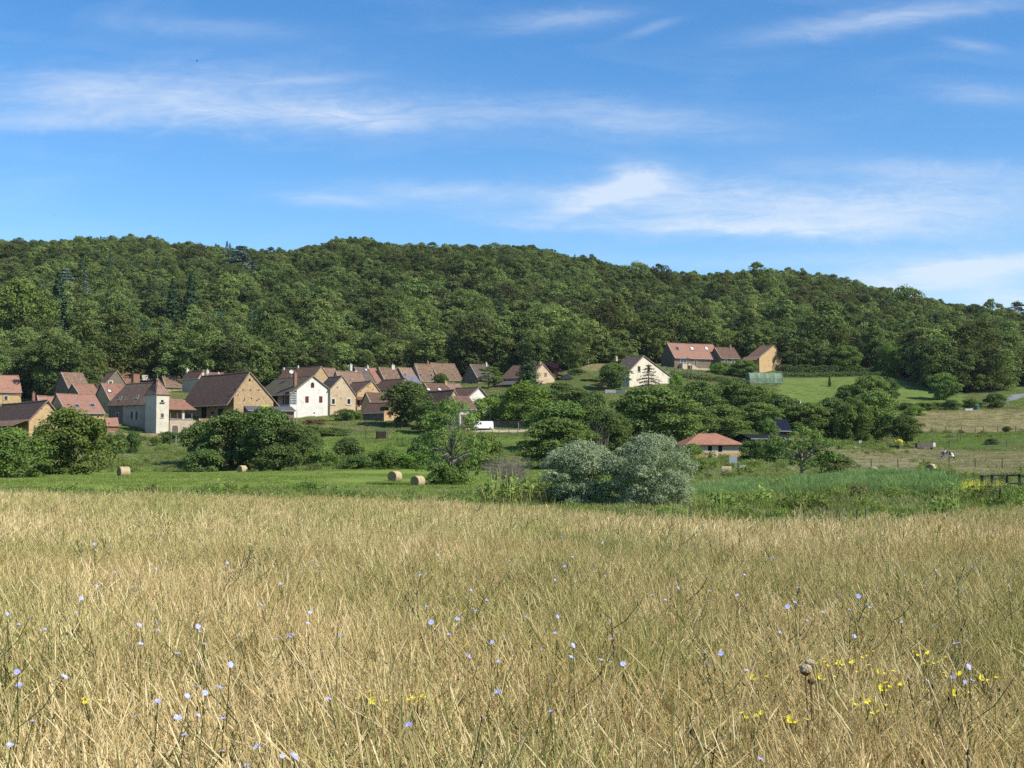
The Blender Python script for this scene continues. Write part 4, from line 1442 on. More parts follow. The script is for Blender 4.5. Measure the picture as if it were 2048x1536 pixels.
make_tree('loose_b', 26, dome, 6.6, 5.4, 1.3, 50, 200, .10, .19, 'leaf_olive', bark='bark_pale', trunk_r=.15, limbs=26, inner=.0)
make_tree('willow', 27, dome, 3.6, 3.4, .0, 115, 330, .12, .10, 'leaf_silver', narrow=.34, bark='bark', trunk_r=.07, limbs=20, up=.45, inner=.4)
make_tree('willow_b', 28, dome, 3.9, 3.7, .0, 125, 330, .12, .10, 'leaf_silver', narrow=.34, bark='bark', trunk_r=.09, limbs=20, up=.45, inner=.4)
make_tree('poplar', 29, column, 5.0, 16.0, .8, 80, 120, .17, .38, 'leaf_dark', trunk_r=.22, limbs=14)
make_tree('weeping', 30, dome, 6.5, 9.0, .5, 55, 180, .14, .3, 'leaf_bright', trunk_r=.2, squash=1.5)
make_tree('big_bright', 31, dome, 16, 19, 2.0, 90, 190, .115, .55, 'leaf_mid', trunk_r=.4, limbs=12)
conifer('fir', 32, 7.6, 10.5, 26, 'needle_dark', per=80, size=.40, droop=.22, taper=.85)
conifer('thin_spruce', 33, 9.0, 9.5, 13, 'needle_brown', per=80, size=.30, droop=.30, gap=.05, flat=.10, taper=.7)
conifer('spruce', 34, 7.5, 20, 30, 'needle_dark', per=110, size=.75, droop=.3, taper=.8)
conifer('cedar', 35, 20, 24, 12, 'needle_blue', per=190, size=.9, droop=.02, taper=.62, flat=.25, top=.18, trunk_r=.45)
conifer('blue_spruce', 36, 7, 17, 16, 'needle_blue', per=70, size=.6, droop=.38, taper=.8, trunk_r=.2)
conifer('cypress', 37, 1.3, 4.0, 16, 'needle_dark', per=20, size=.22, droop=-.5, taper=.45, trunk_r=.06)
bare_bush('bare', 38, 4.6, 3.6, 110)
bare_bush('bare_white', 39, 4.0, 4.0, 16, 'bark_pale')


def plant(kind, name, label, cat, px, ytop, wpx, Y, group=None, rot=None, sink=.1, ybase=None):
    w, h, parts = PROTO[kind]
    p = P(px, ytop, Y)
    z = (gz(p.x, p.y) if ybase is None else P(px, ybase, Y).z) - sink
    H = max(p.z - z, .6)
    W = wpx * Y / F * 1.06
    r = random.Random(int(px * 7 + ytop))
    o = empty(name, (p.x, p.y, z), r.uniform(0, 6.28) if rot is None else rot, label, cat, group)
    o.scale = (W / w, W / w, H / h)
    for pn, me in parts:
        link(bpy.data.objects.new(pn, me), o)
    return o


G_T = 'trees between the meadow and the village'
G_B = 'bushes between the meadow and the village'
G_V = 'trees around the village houses'
G_G = 'garden shrubs below the houses'
G_L = 'trees on the orchard lawn'
for a in [
    # left
    ('walnut_b', 'walnut_tree', 'bushy walnut cut off by the left edge in front of the dark barn', 'tree', 16, 858, 140, 124, G_T),
    ('walnut', 'walnut_tree', 'full walnut in front of the golden house, hiding a hay bale at its left', 'tree', 146, 820, 148, 146, G_T),
    ('bush', 'shrub', 'dark shrub right of the full walnut, under the garden shed', 'shrub', 240, 868, 34, 212, G_G),
    ('bush', 'shrub', 'dark upright shrub before the pale garden wall', 'shrub', 268, 864, 30, 214, G_G),
    ('bush_b', 'shrub', 'small tree shaped shrub on the lawn below the cream tower', 'shrub', 312, 874, 22, 226, G_G),
    ('bush', 'shrub', 'wide dark shrub at the foot of the arched cellar door', 'shrub', 336, 864, 44, 232, G_G),
    ('round', 'leafy_tree', 'leftmost tree of the big thicket under the great barn', 'tree', 402, 846, 74, 196, G_T),
    ('round_b', 'leafy_tree', 'broad tree in the middle of the big thicket under the great barn', 'tree', 462, 824, 118, 190, G_T),
    ('round', 'leafy_tree', 'tallest tree of the thicket, in front of the low grey shed', 'tree', 530, 820, 112, 186, G_T),
    ('round_b', 'leafy_tree', 'rightmost tree of the thicket, below the white house', 'tree', 580, 848, 84, 184, G_T),
    ('bush', 'bush', 'dark bush in the shade under the middle of the thicket', 'bush', 560, 892, 90, 178, G_B),
    ('bush', 'bush', 'low bush at the left foot of the thicket', 'bush', 408, 900, 80, 184, G_B),
    ('round', 'leafy_tree', 'slim tree just right of the thicket, below the dark red shutters', 'tree', 622, 862, 46, 190, G_T),
    ('bush_lime', 'lime_shrub', 'lime yellow shrub glowing above the thicket by the low shed', 'shrub', 532, 818, 44, 244, None),
    ('bush', 'round_bush', 'rounded dark bush alone on the pasture below the ochre house', 'bush', 696, 876, 58, 192, G_B),
    ('bush_b', 'bush', 'bush at the pasture foot left of the rounded dark bush', 'bush', 646, 902, 60, 181, G_B),
    ('bush', 'bush', 'low bush right under the rounded dark bush', 'bush', 712, 912, 60, 176, G_B),
    ('bush_b', 'bush', 'scrubby bush behind the left one of the paired hay bales', 'bush', 776, 900, 76, 170, G_B),
    ('bush_bright', 'bush', 'fresh green bush behind the right one of the paired hay bales', 'bush', 832, 906, 66, 168, G_B),
    ('bush', 'shrub', 'dark shrub at the foot of the tall white house wall', 'shrub', 690, 819, 50, 276, G_G),
    ('bush_red', 'shrub', 'reddish shrub along the base of the white house', 'shrub', 630, 838, 50, 268, G_G),
    ('bush', 'shrub', 'dark green shrub below the white house corner', 'shrub', 618, 852, 60, 246, G_G),
    ('bush_b', 'shrub', 'green shrub on the slope below the ochre house windows', 'shrub', 664, 856, 66, 244, G_G),
    ('bush_b', 'shrub', 'shrub hugging the ochre house wall right of the white house', 'shrub', 708, 824, 34, 282, G_G),
    ('round', 'round_tree', 'big round dark tree between the outbuilding and the hipped brown roof', 'tree', 812, 766, 92, 263, G_V),
    ('round_b', 'leafy_tree', 'dark tree against the ochre gable above the lane', 'tree', 862, 806, 72, 252, G_V),
    ('loose', 'half_dead_tree', 'half dead tree with bare pale limbs standing alone before the van', 'tree', 902, 802, 134, 108, G_T),
    ('bush', 'bush', 'small dark tree shaped bush left of the half dead tree', 'bush', 852, 868, 66, 182, G_B),
    ('bush_b', 'bush', 'bush with gaps right of the half dead tree', 'bush', 968, 872, 64, 182, G_B),
    ('bush', 'bush', 'low bush behind the trunk of the half dead tree', 'bush', 925, 908, 70, 170, G_B),
    ('bush_b', 'bush', 'green bush between the bare shrub and the field edge', 'bush', 975, 912, 70, 165, G_B),
    ('bush_bright', 'clipped_hedge_bush', 'dense bright hedge bush behind the white van', 'bush', 988, 796, 92, 280, G_V),
    ('weeping', 'willow_tree', 'feathery green willow right of the white van', 'tree', 1050, 772, 100, 272, G_V),
    ('fir', 'fir_tree', 'dark pointed fir in front of the flared roof cottage', 'tree', 1056, 706, 86, 312, G_V),
    ('birch', 'birch_tree', 'light green birch beside the grey shaded gable', 'tree', 978, 733, 56, 332, G_V),
    ('round', 'small_tree', 'small round tree in front of the grey lichened roof', 'tree', 881, 748, 32, 340, G_V),
    ('purple', 'purple_tree', 'dark purple leaved tree behind the cottage chimney', 'tree', 1100, 726, 46, 340, G_V),
    # centre
    ('olive_b', 'leafy_tree', 'broad tree in the middle, left of the silver willows', 'tree', 1122, 806, 130, 205, G_T),
    ('olive', 'leafy_tree', 'wide olive green tree standing lowest before the middle trees', 'tree', 1120, 838, 140, 176, G_T),
    ('round_b', 'leafy_tree', 'tree with pale dead twigs left of the great walnut', 'tree', 1178, 812, 90, 208, G_T),
    ('bare_white', 'dead_tree', 'bleached dead branches poking from the trees left of the great walnut', 'tree', 1204, 838, 40, 176, None),
    ('round', 'leafy_tree', 'dark tree in the shade just left of the great walnut', 'tree', 1222, 826, 76, 186, G_T),
    ('olive', 'great_walnut', 'great spreading walnut behind the silver willows', 'tree', 1308, 776, 172, 201, G_T),
    ('olive_b', 'leafy_tree', 'leaning tree between the silver willows and the red roofed hut', 'tree', 1384, 889, 54, 132, G_T),
    ('round', 'leafy_tree', 'tree on the slope below the flared cottage', 'tree', 1092, 776, 60, 290, G_V),
    ('round_b', 'leafy_tree', 'tree below the dry grass bank', 'tree', 1150, 778, 84, 280, G_V),
    ('bush', 'shrub', 'shrub left of the black gate below the cream house', 'shrub', 1188, 786, 56, 262, G_V),
    ('round', 'round_tree', 'perfectly round dark tree left of the cream house', 'tree', 1228, 727, 58, 322, G_V),
    ('thin_spruce', 'thin_spruce', 'thin brownish spruce with bare tiers before the cream house', 'tree', 1297, 726, 104, 296, G_V),
    ('round_b', 'leafy_tree', 'dark tree under the thin spruce', 'tree', 1276, 784, 62, 272, G_V),
    ('birch', 'leafy_tree', 'light tree right of the cream house corner', 'tree', 1348, 768, 48, 280, G_V),
    ('round_b', 'leafy_tree', 'bluish green tree under the terrace house drive', 'tree', 1402, 764, 92, 262, G_V),
    ('round', 'leafy_tree', 'dark tree left of the green polytunnel', 'tree', 1462, 762, 80, 272, G_V),
    ('olive', 'leafy_tree', 'bushy tree in front of the green polytunnel', 'tree', 1514, 774, 90, 256, G_V),
    ('round_b', 'leafy_tree', 'tree above the navy roofed shed', 'tree', 1560, 792, 86, 244, G_V),
    ('olive_b', 'leafy_tree', 'broad tree above the red roofed hut', 'tree', 1444, 812, 110, 222, G_T),
    ('olive', 'leafy_tree', 'broad tree above the black shed', 'tree', 1516, 806, 96, 236, G_T),
    ('round_b', 'leafy_tree', 'dark tree behind the left end of the hut roof', 'tree', 1388, 812, 80, 212, G_T),
    ('bush', 'shrub', 'dense shrub between the hut and the sparse tree', 'shrub', 1512, 882, 70, 182, G_G),
    ('loose_b', 'sparse_tree', 'sparse tree with pale twisted trunk standing in front of the black shed', 'tree', 1602, 858, 136, 136, G_T),
    ('olive_b', 'leafy_tree', 'small tree half covering the navy sheet roof', 'tree', 1536, 838, 40, 216, G_T),
    # right
    ('olive', 'leafy_tree', 'tree just right of the navy roofed shed', 'tree', 1618, 806, 90, 238, G_T),
    ('round_b', 'leafy_tree', 'dark tree at the lower edge of the orchard lawn', 'tree', 1664, 798, 84, 242, G_T),
    ('walnut', 'leafy_tree', 'grey green tree with purple tinge behind the sparse tree', 'tree', 1706, 800, 70, 230, G_T),
    ('olive_b', 'leafy_tree', 'tall tree at the orchard corner left of the dark round tree', 'tree', 1752, 784, 96, 234, G_T),
    ('round', 'round_tree', 'dark round tree at the corner of the dry hay meadow', 'tree', 1812, 832, 56, 229, G_T),
    ('olive', 'orchard_tree', 'broad fruit tree on the orchard lawn, left of the smaller one', 'tree', 1742, 752, 80, 312, G_L),
    ('round', 'orchard_tree', 'smaller fruit tree with visible trunk on the orchard lawn', 'tree', 1781, 758, 34, 322, G_L),
    ('olive_b', 'orchard_tree', 'spreading fruit tree casting a long shadow at the wood edge', 'tree', 1886, 747, 62, 340, G_L),
    ('olive', 'orchard_tree', 'low pale fruit tree at the left of the broad one on the lawn', 'tree', 1694, 770, 44, 325, G_L),
    ('cypress', 'clipped_yew', 'small dark cone shaped yew alone on the lawn', 'shrub', 1659, 752, 7, 366, None),
    ('bush', 'bush', 'bush at the left end of the row above the dry hay meadow', 'bush', 1808, 806, 46, 312, G_B),
    ('bush_b', 'bush', 'long low bush above the left half of the dry hay meadow', 'bush', 1846, 806, 50, 316, G_B),
    ('bush_b', 'bush', 'low bush left of the big dark one above the dry hay meadow', 'bush', 1874, 805, 36, 320, G_B),
    ('bush', 'bush', 'big dark bush left of the white troughs', 'bush', 1903, 800, 36, 314, G_B),
    ('bush_b', 'bush', 'bush just left of the green tank', 'bush', 1944, 799, 36, 318, G_B),
    ('bush', 'bush', 'large dark bush right of the green tank', 'bush', 1990, 787, 42, 316, G_B),
    ('bush_bright', 'bush', 'small bush between the dark round tree and the dry hay meadow', 'bush', 1830, 812, 40, 300, G_B),
    ('bush', 'bush', 'isolated dark bush by the fence in the right paddock', 'bush', 1984, 877, 28, 228, G_B),
    ('bush', 'bush', 'small dark bush on the fence of the dry hay meadow', 'bush', 2014, 853, 18, 259, G_B),
    ('bush', 'bush', 'wide dark bush right of the sparse tree', 'bush', 1668, 908, 66, 152, G_B),
    ('bush', 'bush', 'dark bush cut off by the right edge near the dry grass', 'bush', 2026, 972, 62, 72, G_B),
    ('bush_yellow', 'yellow_shrub', 'bright yellow flowering shrub under the dark round tree', 'shrub', 1798, 879, 16, 218, None),
    # in front
    ('bare', 'bare_shrub', 'leafless grey brown shrub left of the silver willows', 'shrub', 1016, 906, 90, 86, None),
    ('willow', 'silver_willow', 'left one of the two silver leaved willow bushes', 'willow', 1164, 884, 152, 60, 'silver willow bushes at the meadow edge'),
    ('willow_b', 'silver_willow', 'right and larger one of the two silver leaved willow bushes', 'willow', 1302, 871, 158, 58, 'silver willow bushes at the meadow edge'),
    ('bush_b', 'bush', 'green bush around the foot of the half dead tree', 'bush', 900, 934, 66, 107, G_B),
    ('bush', 'shrub', 'dark shrub right of the parked car', 'shrub', 1152, 737, 36, 352, G_G),
    ('bush_b', 'shrub', 'low shrub on the bank between the parked car and the round tree', 'shrub', 1180, 758, 40, 338, G_G),
    ('bush_red', 'shrub', 'brownish shrub left of the perfectly round tree', 'shrub', 1198, 766, 34, 330, G_G),
    ('bush', 'shrub', 'shrub below the cottage gable', 'shrub', 1122, 766, 46, 318, G_G),
    ('bush_bright', 'shrub', 'bright shrub at the right foot of the cream house', 'shrub', 1352, 752, 30, 318, G_G),
    # behind the upper houses
    ('poplar', 'poplar', 'tall poplar rising behind the long hedge', 'tree', 1748, 640, 36, 402, 'trees behind the long hedge'),
    ('birch', 'poplar', 'second slimmer poplar left of the weeping willow', 'tree', 1722, 668, 34, 404, 'trees behind the long hedge'),
    ('weeping', 'weeping_willow', 'pale weeping willow at the right end of the long hedge', 'tree', 1776, 694, 44, 396, 'trees behind the long hedge'),
    ('olive', 'leafy_tree', 'light tree behind the middle of the long hedge', 'tree', 1690, 692, 64, 400, 'trees behind the long hedge'),
    ('round', 'leafy_tree', 'dark tree behind the left part of the long hedge', 'tree', 1640, 690, 44, 402, 'trees behind the long hedge'),
    ('birch', 'leafy_tree', 'feathery tree right beside the orange barn', 'tree', 1592, 676, 60, 404, 'trees behind the long hedge'),
    ('round_b', 'leafy_tree', 'dark tree behind the chimneys of the cream house', 'tree', 1214, 682, 66, 402, G_V),
    ('bush_bright', 'shrub', 'shrub in front of the lower wing of the terrace house', 'shrub', 1452, 726, 56, 386, G_G),
    ('olive', 'shrub', 'large shrub left of the open side of the orange barn', 'shrub', 1488, 720, 50, 382, G_G),
    # landmarks inside the wood
    ('big_bright', 'lime_tree', 'huge bright green tree at the left edge above the village', 'tree', 44, 562, 130, 440, 'landmark trees in the wood'),
    ('spruce', 'spruce', 'tall dark spruce beside the huge bright tree', 'tree', 118, 544, 70, 455, 'landmark trees in the wood'),
    ('blue_spruce', 'blue_spruce', 'pale drooping spruce high above the left houses', 'tree', 172, 540, 34, 540, 'landmark trees in the wood'),
    ('spruce', 'spruce', 'left one of two dark spruces above the great barn', 'tree', 346, 556, 50, 470, 'landmark trees in the wood'),
    ('spruce', 'spruce', 'right one of two dark spruces above the great barn', 'tree', 382, 544, 52, 482, 'landmark trees in the wood'),
    ('cedar', 'cedar', 'big blue cedar with flat tiers near the skyline', 'tree', 482, 490, 104, 640, 'landmark trees in the wood'),
    ('cedar', 'cedar', 'smaller blue cedar left of the pale drooping spruce', 'tree', 132, 536, 70, 580, 'landmark trees in the wood'),
]:
    plant(*a[:9])

# the long clipped hedge of the orchard and the terraced bank hedge: continuous clipped foliage


def hedge(name, label, pts, wid, hgt, leaf, size=.25, dens=90, group=None):
    """a clipped hedge along world points"""
    rng = np.random.default_rng(int(abs(pts[0][0]) * 10) + 3)
    C, N, T = [], [], []
    mb = MB()
    for (a, b) in zip(pts[:-1], pts[1:]):
        a, b = np.array(a), np.array(b)
        L = np.linalg.norm((b - a)[:2])
        m = int(L * dens)
        s = rng.uniform(0, 1, (m, 1))
        base = a + (b - a) * s
        t = rng.uniform(0, 1, m)
        d = (b - a) / L
        nrm = np.array([-d[1], d[0], 0])
        ang = rng.uniform(-.3, math.pi + .3, m)
        lump = 1 + .12 * np.sin(s[:, 0] * L * 1.3) + rng.normal(0, .05, m)
        off = np.cos(ang) * wid / 2 * lump
        z = np.where(np.sin(ang) > .75, hgt * lump, np.clip(np.sin(ang), 0, 1) * hgt * 1.3)
        z = np.minimum(z, hgt * lump)
        C.append(base + nrm * off[:, None] + np.array([0, 0, 1]) * z[:, None])
        N.append(nrm * np.cos(ang)[:, None] + np.array([0, 0, 1]) * np.clip(np.sin(ang), 0, 1)[:, None] + rng.normal(0, .45, (m, 3)))
        T.append(np.clip(rng.normal(.45, .25, m), 0, 1))
        q = nrm * wid * .22
        mb.add([tuple(a - q - [0, 0, .5]), tuple(b - q - [0, 0, .5]), tuple(b + q - [0, 0, .5]), tuple(a + q - [0, 0, .5]),
                tuple(a - q * .8 + [0, 0, hgt * .6]), tuple(b - q * .8 + [0, 0, hgt * .6]), tuple(b + q * .8 + [0, 0, hgt * .6]), tuple(a + q * .8 + [0, 0, hgt * .6])],
               [(0, 3, 2, 1), (4, 5, 6, 7), (0, 1, 5, 4), (1, 2, 6, 5), (2, 3, 7, 6), (3, 0, 4, 7)])
    c, n, t = np.concatenate(C), np.concatenate(N), np.concatenate(T)
    V_, F_ = leaf_quads(rng, c, n, size, .6)
    cen = c.mean(0)
    root = empty(name, (cen[0], cen[1], c[:, 2].min()), 0, label, 'hedge', group)
    o = bpy.data.objects.new('foliage', mesh_np('foliage', V_ - np.array(root.location), F_, M[leaf], attrs={'tone': np.repeat(t, 4)}))
    link(o, root)
    mb.v = [tuple(np.array(v) - np.array(root.location)) for v in mb.v]
    mb.build('branch_core', M['wood_dark'], root)
    return root


def on_ground(px, Y, dz=0.0):
    x = P(px, 800, Y).x
    return (x, Y, gz(x, Y) + dz)


hedge('long_hedge', 'long clipped dark hedge above the orchard lawn', [on_ground(q, 398 - (q - 1560) * .02) for q in (1566, 1610, 1660, 1710, 1762)], 1.6, 2.3, 'leaf_dark', .40, 190)
hedge('bank_hedge', 'low straight hedge on the bank below the long clipped hedge', [on_ground(q, 386 - (q - 1562) * .012) for q in (1562, 1620, 1690, 1760, 1800)], 1.4, 1.4, 'leaf_dark', .34, 170)
hedge('dark_hedge', 'shaded hedge behind the van and the lane', [on_ground(q, 274) for q in (968, 1000, 1040, 1075)], 1.8, 3.2, 'leaf_dark', .38, 170)
hedge('drive_hedge', 'low hedge below the terrace house drive', [on_ground(q, 362) for q in (1340, 1400, 1470, 1500)], 1.5, 1.5, 'leaf_dark', .36, 170)
# ------------------------------------------------------------------ scattering of uncountable ground cover
def scatter(name, pts, rz, sc, ix, protos, label=None, tilt=None):
    """one object: protos (meshes) set on points by geometry nodes"""
    me = bpy.data.meshes.new(name)
    pts = np.asarray(pts, np.float32)
    n = len(pts)
    me.vertices.add(n)
    me.vertices.foreach_set('co', pts.ravel())
    rot = np.zeros((n, 3), np.float32)
    rot[:, 2] = rz
    if tilt is not None:
        rot[:, 0:2] = tilt
    a = me.attributes.new('rot', 'FLOAT_VECTOR', 'POINT')
    a.data.foreach_set('vector', rot.ravel())
    a = me.attributes.new('siz', 'FLOAT_VECTOR', 'POINT')
    a.data.foreach_set('vector', np.asarray(sc, np.float32).ravel())
    a = me.attributes.new('pick', 'INT', 'POINT')
    a.data.foreach_set('value', np.asarray(ix, np.int32))
    o = bpy.data.objects.new(name, me)
    link(o)
    o['kind'] = 'stuff'
    if label:
        o['label'] = label
    c = bpy.data.collections.new(name + '_kinds')
    for k, pm in enumerate(protos):
        c.objects.link(bpy.data.objects.new('%s_kind_%03d' % (name, k), pm))
    ng = bpy.data.node_groups.new(name, 'GeometryNodeTree')
    ng.interface.new_socket('Geometry', in_out='INPUT', socket_type='NodeSocketGeometry')
    ng.interface.new_socket('Geometry', in_out='OUTPUT', socket_type='NodeSocketGeometry')
    N, L = ng.nodes, ng.links
    gi, go = N.new('NodeGroupInput'), N.new('NodeGroupOutput')
    mp = N.new('GeometryNodeMeshToPoints')
    iop = N.new('GeometryNodeInstanceOnPoints')
    ci = N.new('GeometryNodeCollectionInfo')
    ci.inputs['Collection'].default_value = c
    ci.inputs['Separate Children'].default_value = True
    ci.inputs['Reset Children'].default_value = True
    iop.inputs['Pick Instance'].default_value = True

    def attr(an, t):
        q = N.new('GeometryNodeInputNamedAttribute')
        q.data_type = t
        q.inputs['Name'].default_value = an
        return q.outputs['Attribute']
    L.new(gi.outputs[0], mp.inputs[0])
    L.new(mp.outputs[0], iop.inputs['Points'])
    L.new(ci.outputs[0], iop.inputs['Instance'])
    L.new(attr('pick', 'INT'), iop.inputs['Instance Index'])
    L.new(attr('rot', 'FLOAT_VECTOR'), iop.inputs['Rotation'])
    L.new(attr('siz', 'FLOAT_VECTOR'), iop.inputs['Scale'])
    L.new(iop.outputs[0], go.inputs[0])
    md = o.modifiers.new('scatter', 'NODES')
    md.node_group = ng
    return o


# ------------------------------------------------------------------ the wood on the hill
def wood_proto(seed, w, h, lobes, per, size, prof=dome, lobe_r=.14, z0=.8, mat='leaf_forest'):
    rng = np.random.default_rng(seed)
    c, n, t, lob = crown_points(rng, prof, w, h, z0, lobes, per, lobe_r, .85, .08)
    V_, F_ = leaf_quads(rng, c, n, size, .62)
    tm = MB()
    tm.path([(0, 0, -2), (0, 0, 3), (.2, .1, h * .7)], [.26, .2, .06], 5)
    tv = np.array([tuple(x) for x in tm.v])
    tf = np.array([f for f in tm.f if len(f) == 4])
    k = len(V_)
    return mesh_np('woodland_tree', np.concatenate([V_, tv]), np.concatenate([F_, tf + k]), [M[mat], M['bark']],
                   mat_idx=[0] * len(F_) + [1] * len(tf), attrs={'tone': np.concatenate([np.repeat(t, 4), np.zeros(len(tv))])})


WP = [wood_proto(50 + k, *a) for k, a in enumerate([
    (9.5, 13, 54, 105, 0.46, dome, .12), (8.5, 13.5, 50, 105, 0.46, ball, .12), (11, 12.5, 62, 101, 0.47, dome, .11), (7.5, 14, 44, 108, 0.44, ball, .13),
    (10, 14, 56, 101, 0.47, dome, .12), (8, 11.5, 40, 105, 0.44, dome), (9, 13, 34, 98, 0.46, ball, .17), (6.5, 12, 38, 105, 0.41, column),
    (12, 13, 80, 87, 0.44, ball, .09), (9, 12, 60, 91, 0.43, dome, .10)])]
def wood_fir(seed, w, h, tiers):
    rng = np.random.default_rng(seed)
    C, N, T = [], [], []
    for k in range(tiers):
        t = (k + .3) / tiers
        r = w / 2 * (1 - t) ** .8 * rng.uniform(.8, 1.15) + .2
        m = int(26 + 70 * (1 - t))
        a = rng.uniform(0, 6.28, m)
        q = rng.uniform(.2, 1, m) ** .6
        C.append(np.stack([np.cos(a) * r * q, np.sin(a) * r * q, h * (.06 + .94 * t) - r * q * .35 + rng.normal(0, .15, m)], 1))
        N.append(np.stack([np.cos(a) * .6 + rng.normal(0, .4, m), np.sin(a) * .6 + rng.normal(0, .4, m), np.full(m, .8)], 1))
        T.append(np.clip(rng.normal(.3 + .4 * q, .2), 0, 1))
    V_, F_ = leaf_quads(rng, np.concatenate(C), np.concatenate(N), .75, .5)
    t = np.concatenate(T)
    tm = MB()
    tm.path([(0, 0, -2), (0, 0, h * .5), (0, 0, h)], [.26, .16, .03], 5)
    tv = np.array([tuple(x) for x in tm.v])
    tf = np.array([f for f in tm.f if len(f) == 4])
    return mesh_np('woodland_fir', np.concatenate([V_, tv]), np.concatenate([F_, tf + len(V_)]), [M['needle_dark'], M['bark']],
                   mat_idx=[0] * len(F_) + [1] * len(tf), attrs={'tone': np.concatenate([np.repeat(t, 4), np.zeros(len(tv))])})


N_LEAFY = len(WP)
WP += [wood_fir(70, 6.5, 17, 20), wood_fir(71, 5.5, 15, 18)]
rng = np.random.default_rng(77)
pts = []
step = 5.8
for y in np.arange(336, 800, step * .92):
    half = .47 * y + 30
    x = np.arange(-half, half, step)
    x = x + rng.uniform(-3.0, 3.0, len(x)) + (step / 2 if int(y / step) % 2 else 0)
    yy = y + rng.uniform(-2.4, 2.4, len(x))
    ppx = 1024 + F * x / yy
    ok = (yy > wood_edge(ppx) + 1) & (yy < RIDGE_Y + 22)
    pts.append(np.stack([x[ok], yy[ok]], 1))
pts = np.concatenate(pts)
zz = gz_arr(pts[:, 0], pts[:, 1])
# a little clearing round the landmark trees
land = [o for o in COL.objects if o.get('group') == 'landmark trees in the wood']
keep = np.ones(len(pts), bool)
for o in land:
    keep &= (pts[:, 0] - o.location.x) ** 2 + ((pts[:, 1] - o.location.y + 6) * .7) ** 2 > 8.0 ** 2
pts, zz = pts[keep], zz[keep]
big = 1 + .22 * vnoise(pts[:, 0], pts[:, 1], 26, 21)
s = rng.uniform(.66, 1.20, len(pts)) * big
s = np.where(rng.uniform(0, 1, len(pts)) < .10, s * 1.25, s) * np.interp(pts[:, 1], [560, 660, 780], [1, .84, .78])
s = np.where(pts[:, 1] > 670, .52 + .30 * s, s)
sc = np.stack([s * rng.uniform(.95, 1.3, len(pts)), s * rng.uniform(.95, 1.3, len(pts)), s * rng.uniform(.85, 1.15, len(pts))], 1)
pick = np.floor(np.abs(vnoise(pts[:, 0], pts[:, 1], 34, 9) * 6 + rng.uniform(-2.6, 2.6, len(pts)) + 4)).astype(int) % N_LEAFY
ppx0 = 1024 + F * pts[:, 0] / pts[:, 1]
fir_p = np.where((ppx0 < 560) & (pts[:, 1] < 640), np.clip(vnoise(pts[:, 0], pts[:, 1], 24, 15) * .9 - .18, 0, .5), np.clip(vnoise(pts[:, 0], pts[:, 1], 24, 16) * .4 - .25, 0, .3) * (pts[:, 1] > 470))
pick = np.where(rng.uniform(0, 1, len(pts)) < fir_p, N_LEAFY + rng.integers(0, 2, len(pts)), pick)
rz = rng.uniform(0, 6.28, len(pts))
pp = np.column_stack([pts, zz - .4])
ppx = 1024 + F * pts[:, 0] / pts[:, 1]
inside = (ppx > -10) & (ppx < 2058)
order = np.argsort(np.where(inside, pts[:, 1] - wood_edge(ppx), 9999))
near = order[:296]
far = order[296:]
for k in near:
    o = bpy.data.objects.new('woodland_tree', WP[pick[k]])
    o.location = pp[k]
    o.rotation_euler = (0, 0, rz[k])
    o.scale = sc[k]
    link(o)
    if pick[k] >= N_LEAFY:
        o.name = 'woodland_fir'
        tag(o, 'dark fir in the front rows of the wood at the foot of the hill', 'tree', 'firs in the front rows of the wood')
    else:
        tag(o, 'leafy tree in the front rows of the wood at the foot of the hill', 'tree', 'trees in the front rows of the wood')
scatter('wood', pp[far], rz[far], sc[far], pick[far], WP, 'dense green wood covering the hill up to the skyline')

# ------------------------------------------------------------------ rank weeds, brambles, reeds


def weed_proto(seed, w, h, n, size, mat='weed', blades=40):
    rng = np.random.default_rng(seed)
    c, nn, t, lob = crown_points(rng, dome, w, h, 0, 9, n // 9, .24, .8, .1)
    V_, F_ = leaf_quads(rng, c, nn, size, .6)
    # upright stalks sticking out
    m = blades
    b = rng.uniform(-.5, .5, (m, 2)) * w * .9
    hh = h * rng.uniform(.7, 1.5, m)
    d = rng.normal(0, .16, (m, 2)) * hh[:, None]
    wd = size * .10
    A = np.column_stack([b[:, 0] - wd, b[:, 1], np.zeros(m)])
    B = np.column_stack([b[:, 0] + wd, b[:, 1], np.zeros(m)])
    Cc = np.column_stack([b[:, 0] + d[:, 0] + wd * .3, b[:, 1] + d[:, 1], hh])
    D = np.column_stack([b[:, 0] + d[:, 0] - wd * .3, b[:, 1] + d[:, 1], hh])
    BV = np.stack([A, B, Cc, D], 1).reshape(-1, 3)
    BF = np.arange(4 * m).reshape(m, 4) + len(V_)
    return mesh_np('weeds', np.concatenate([V_, BV]), np.concatenate([F_, BF]), M[mat],
                   attrs={'tone': np.concatenate([np.repeat(t, 4), np.full(4 * m, .8)])})


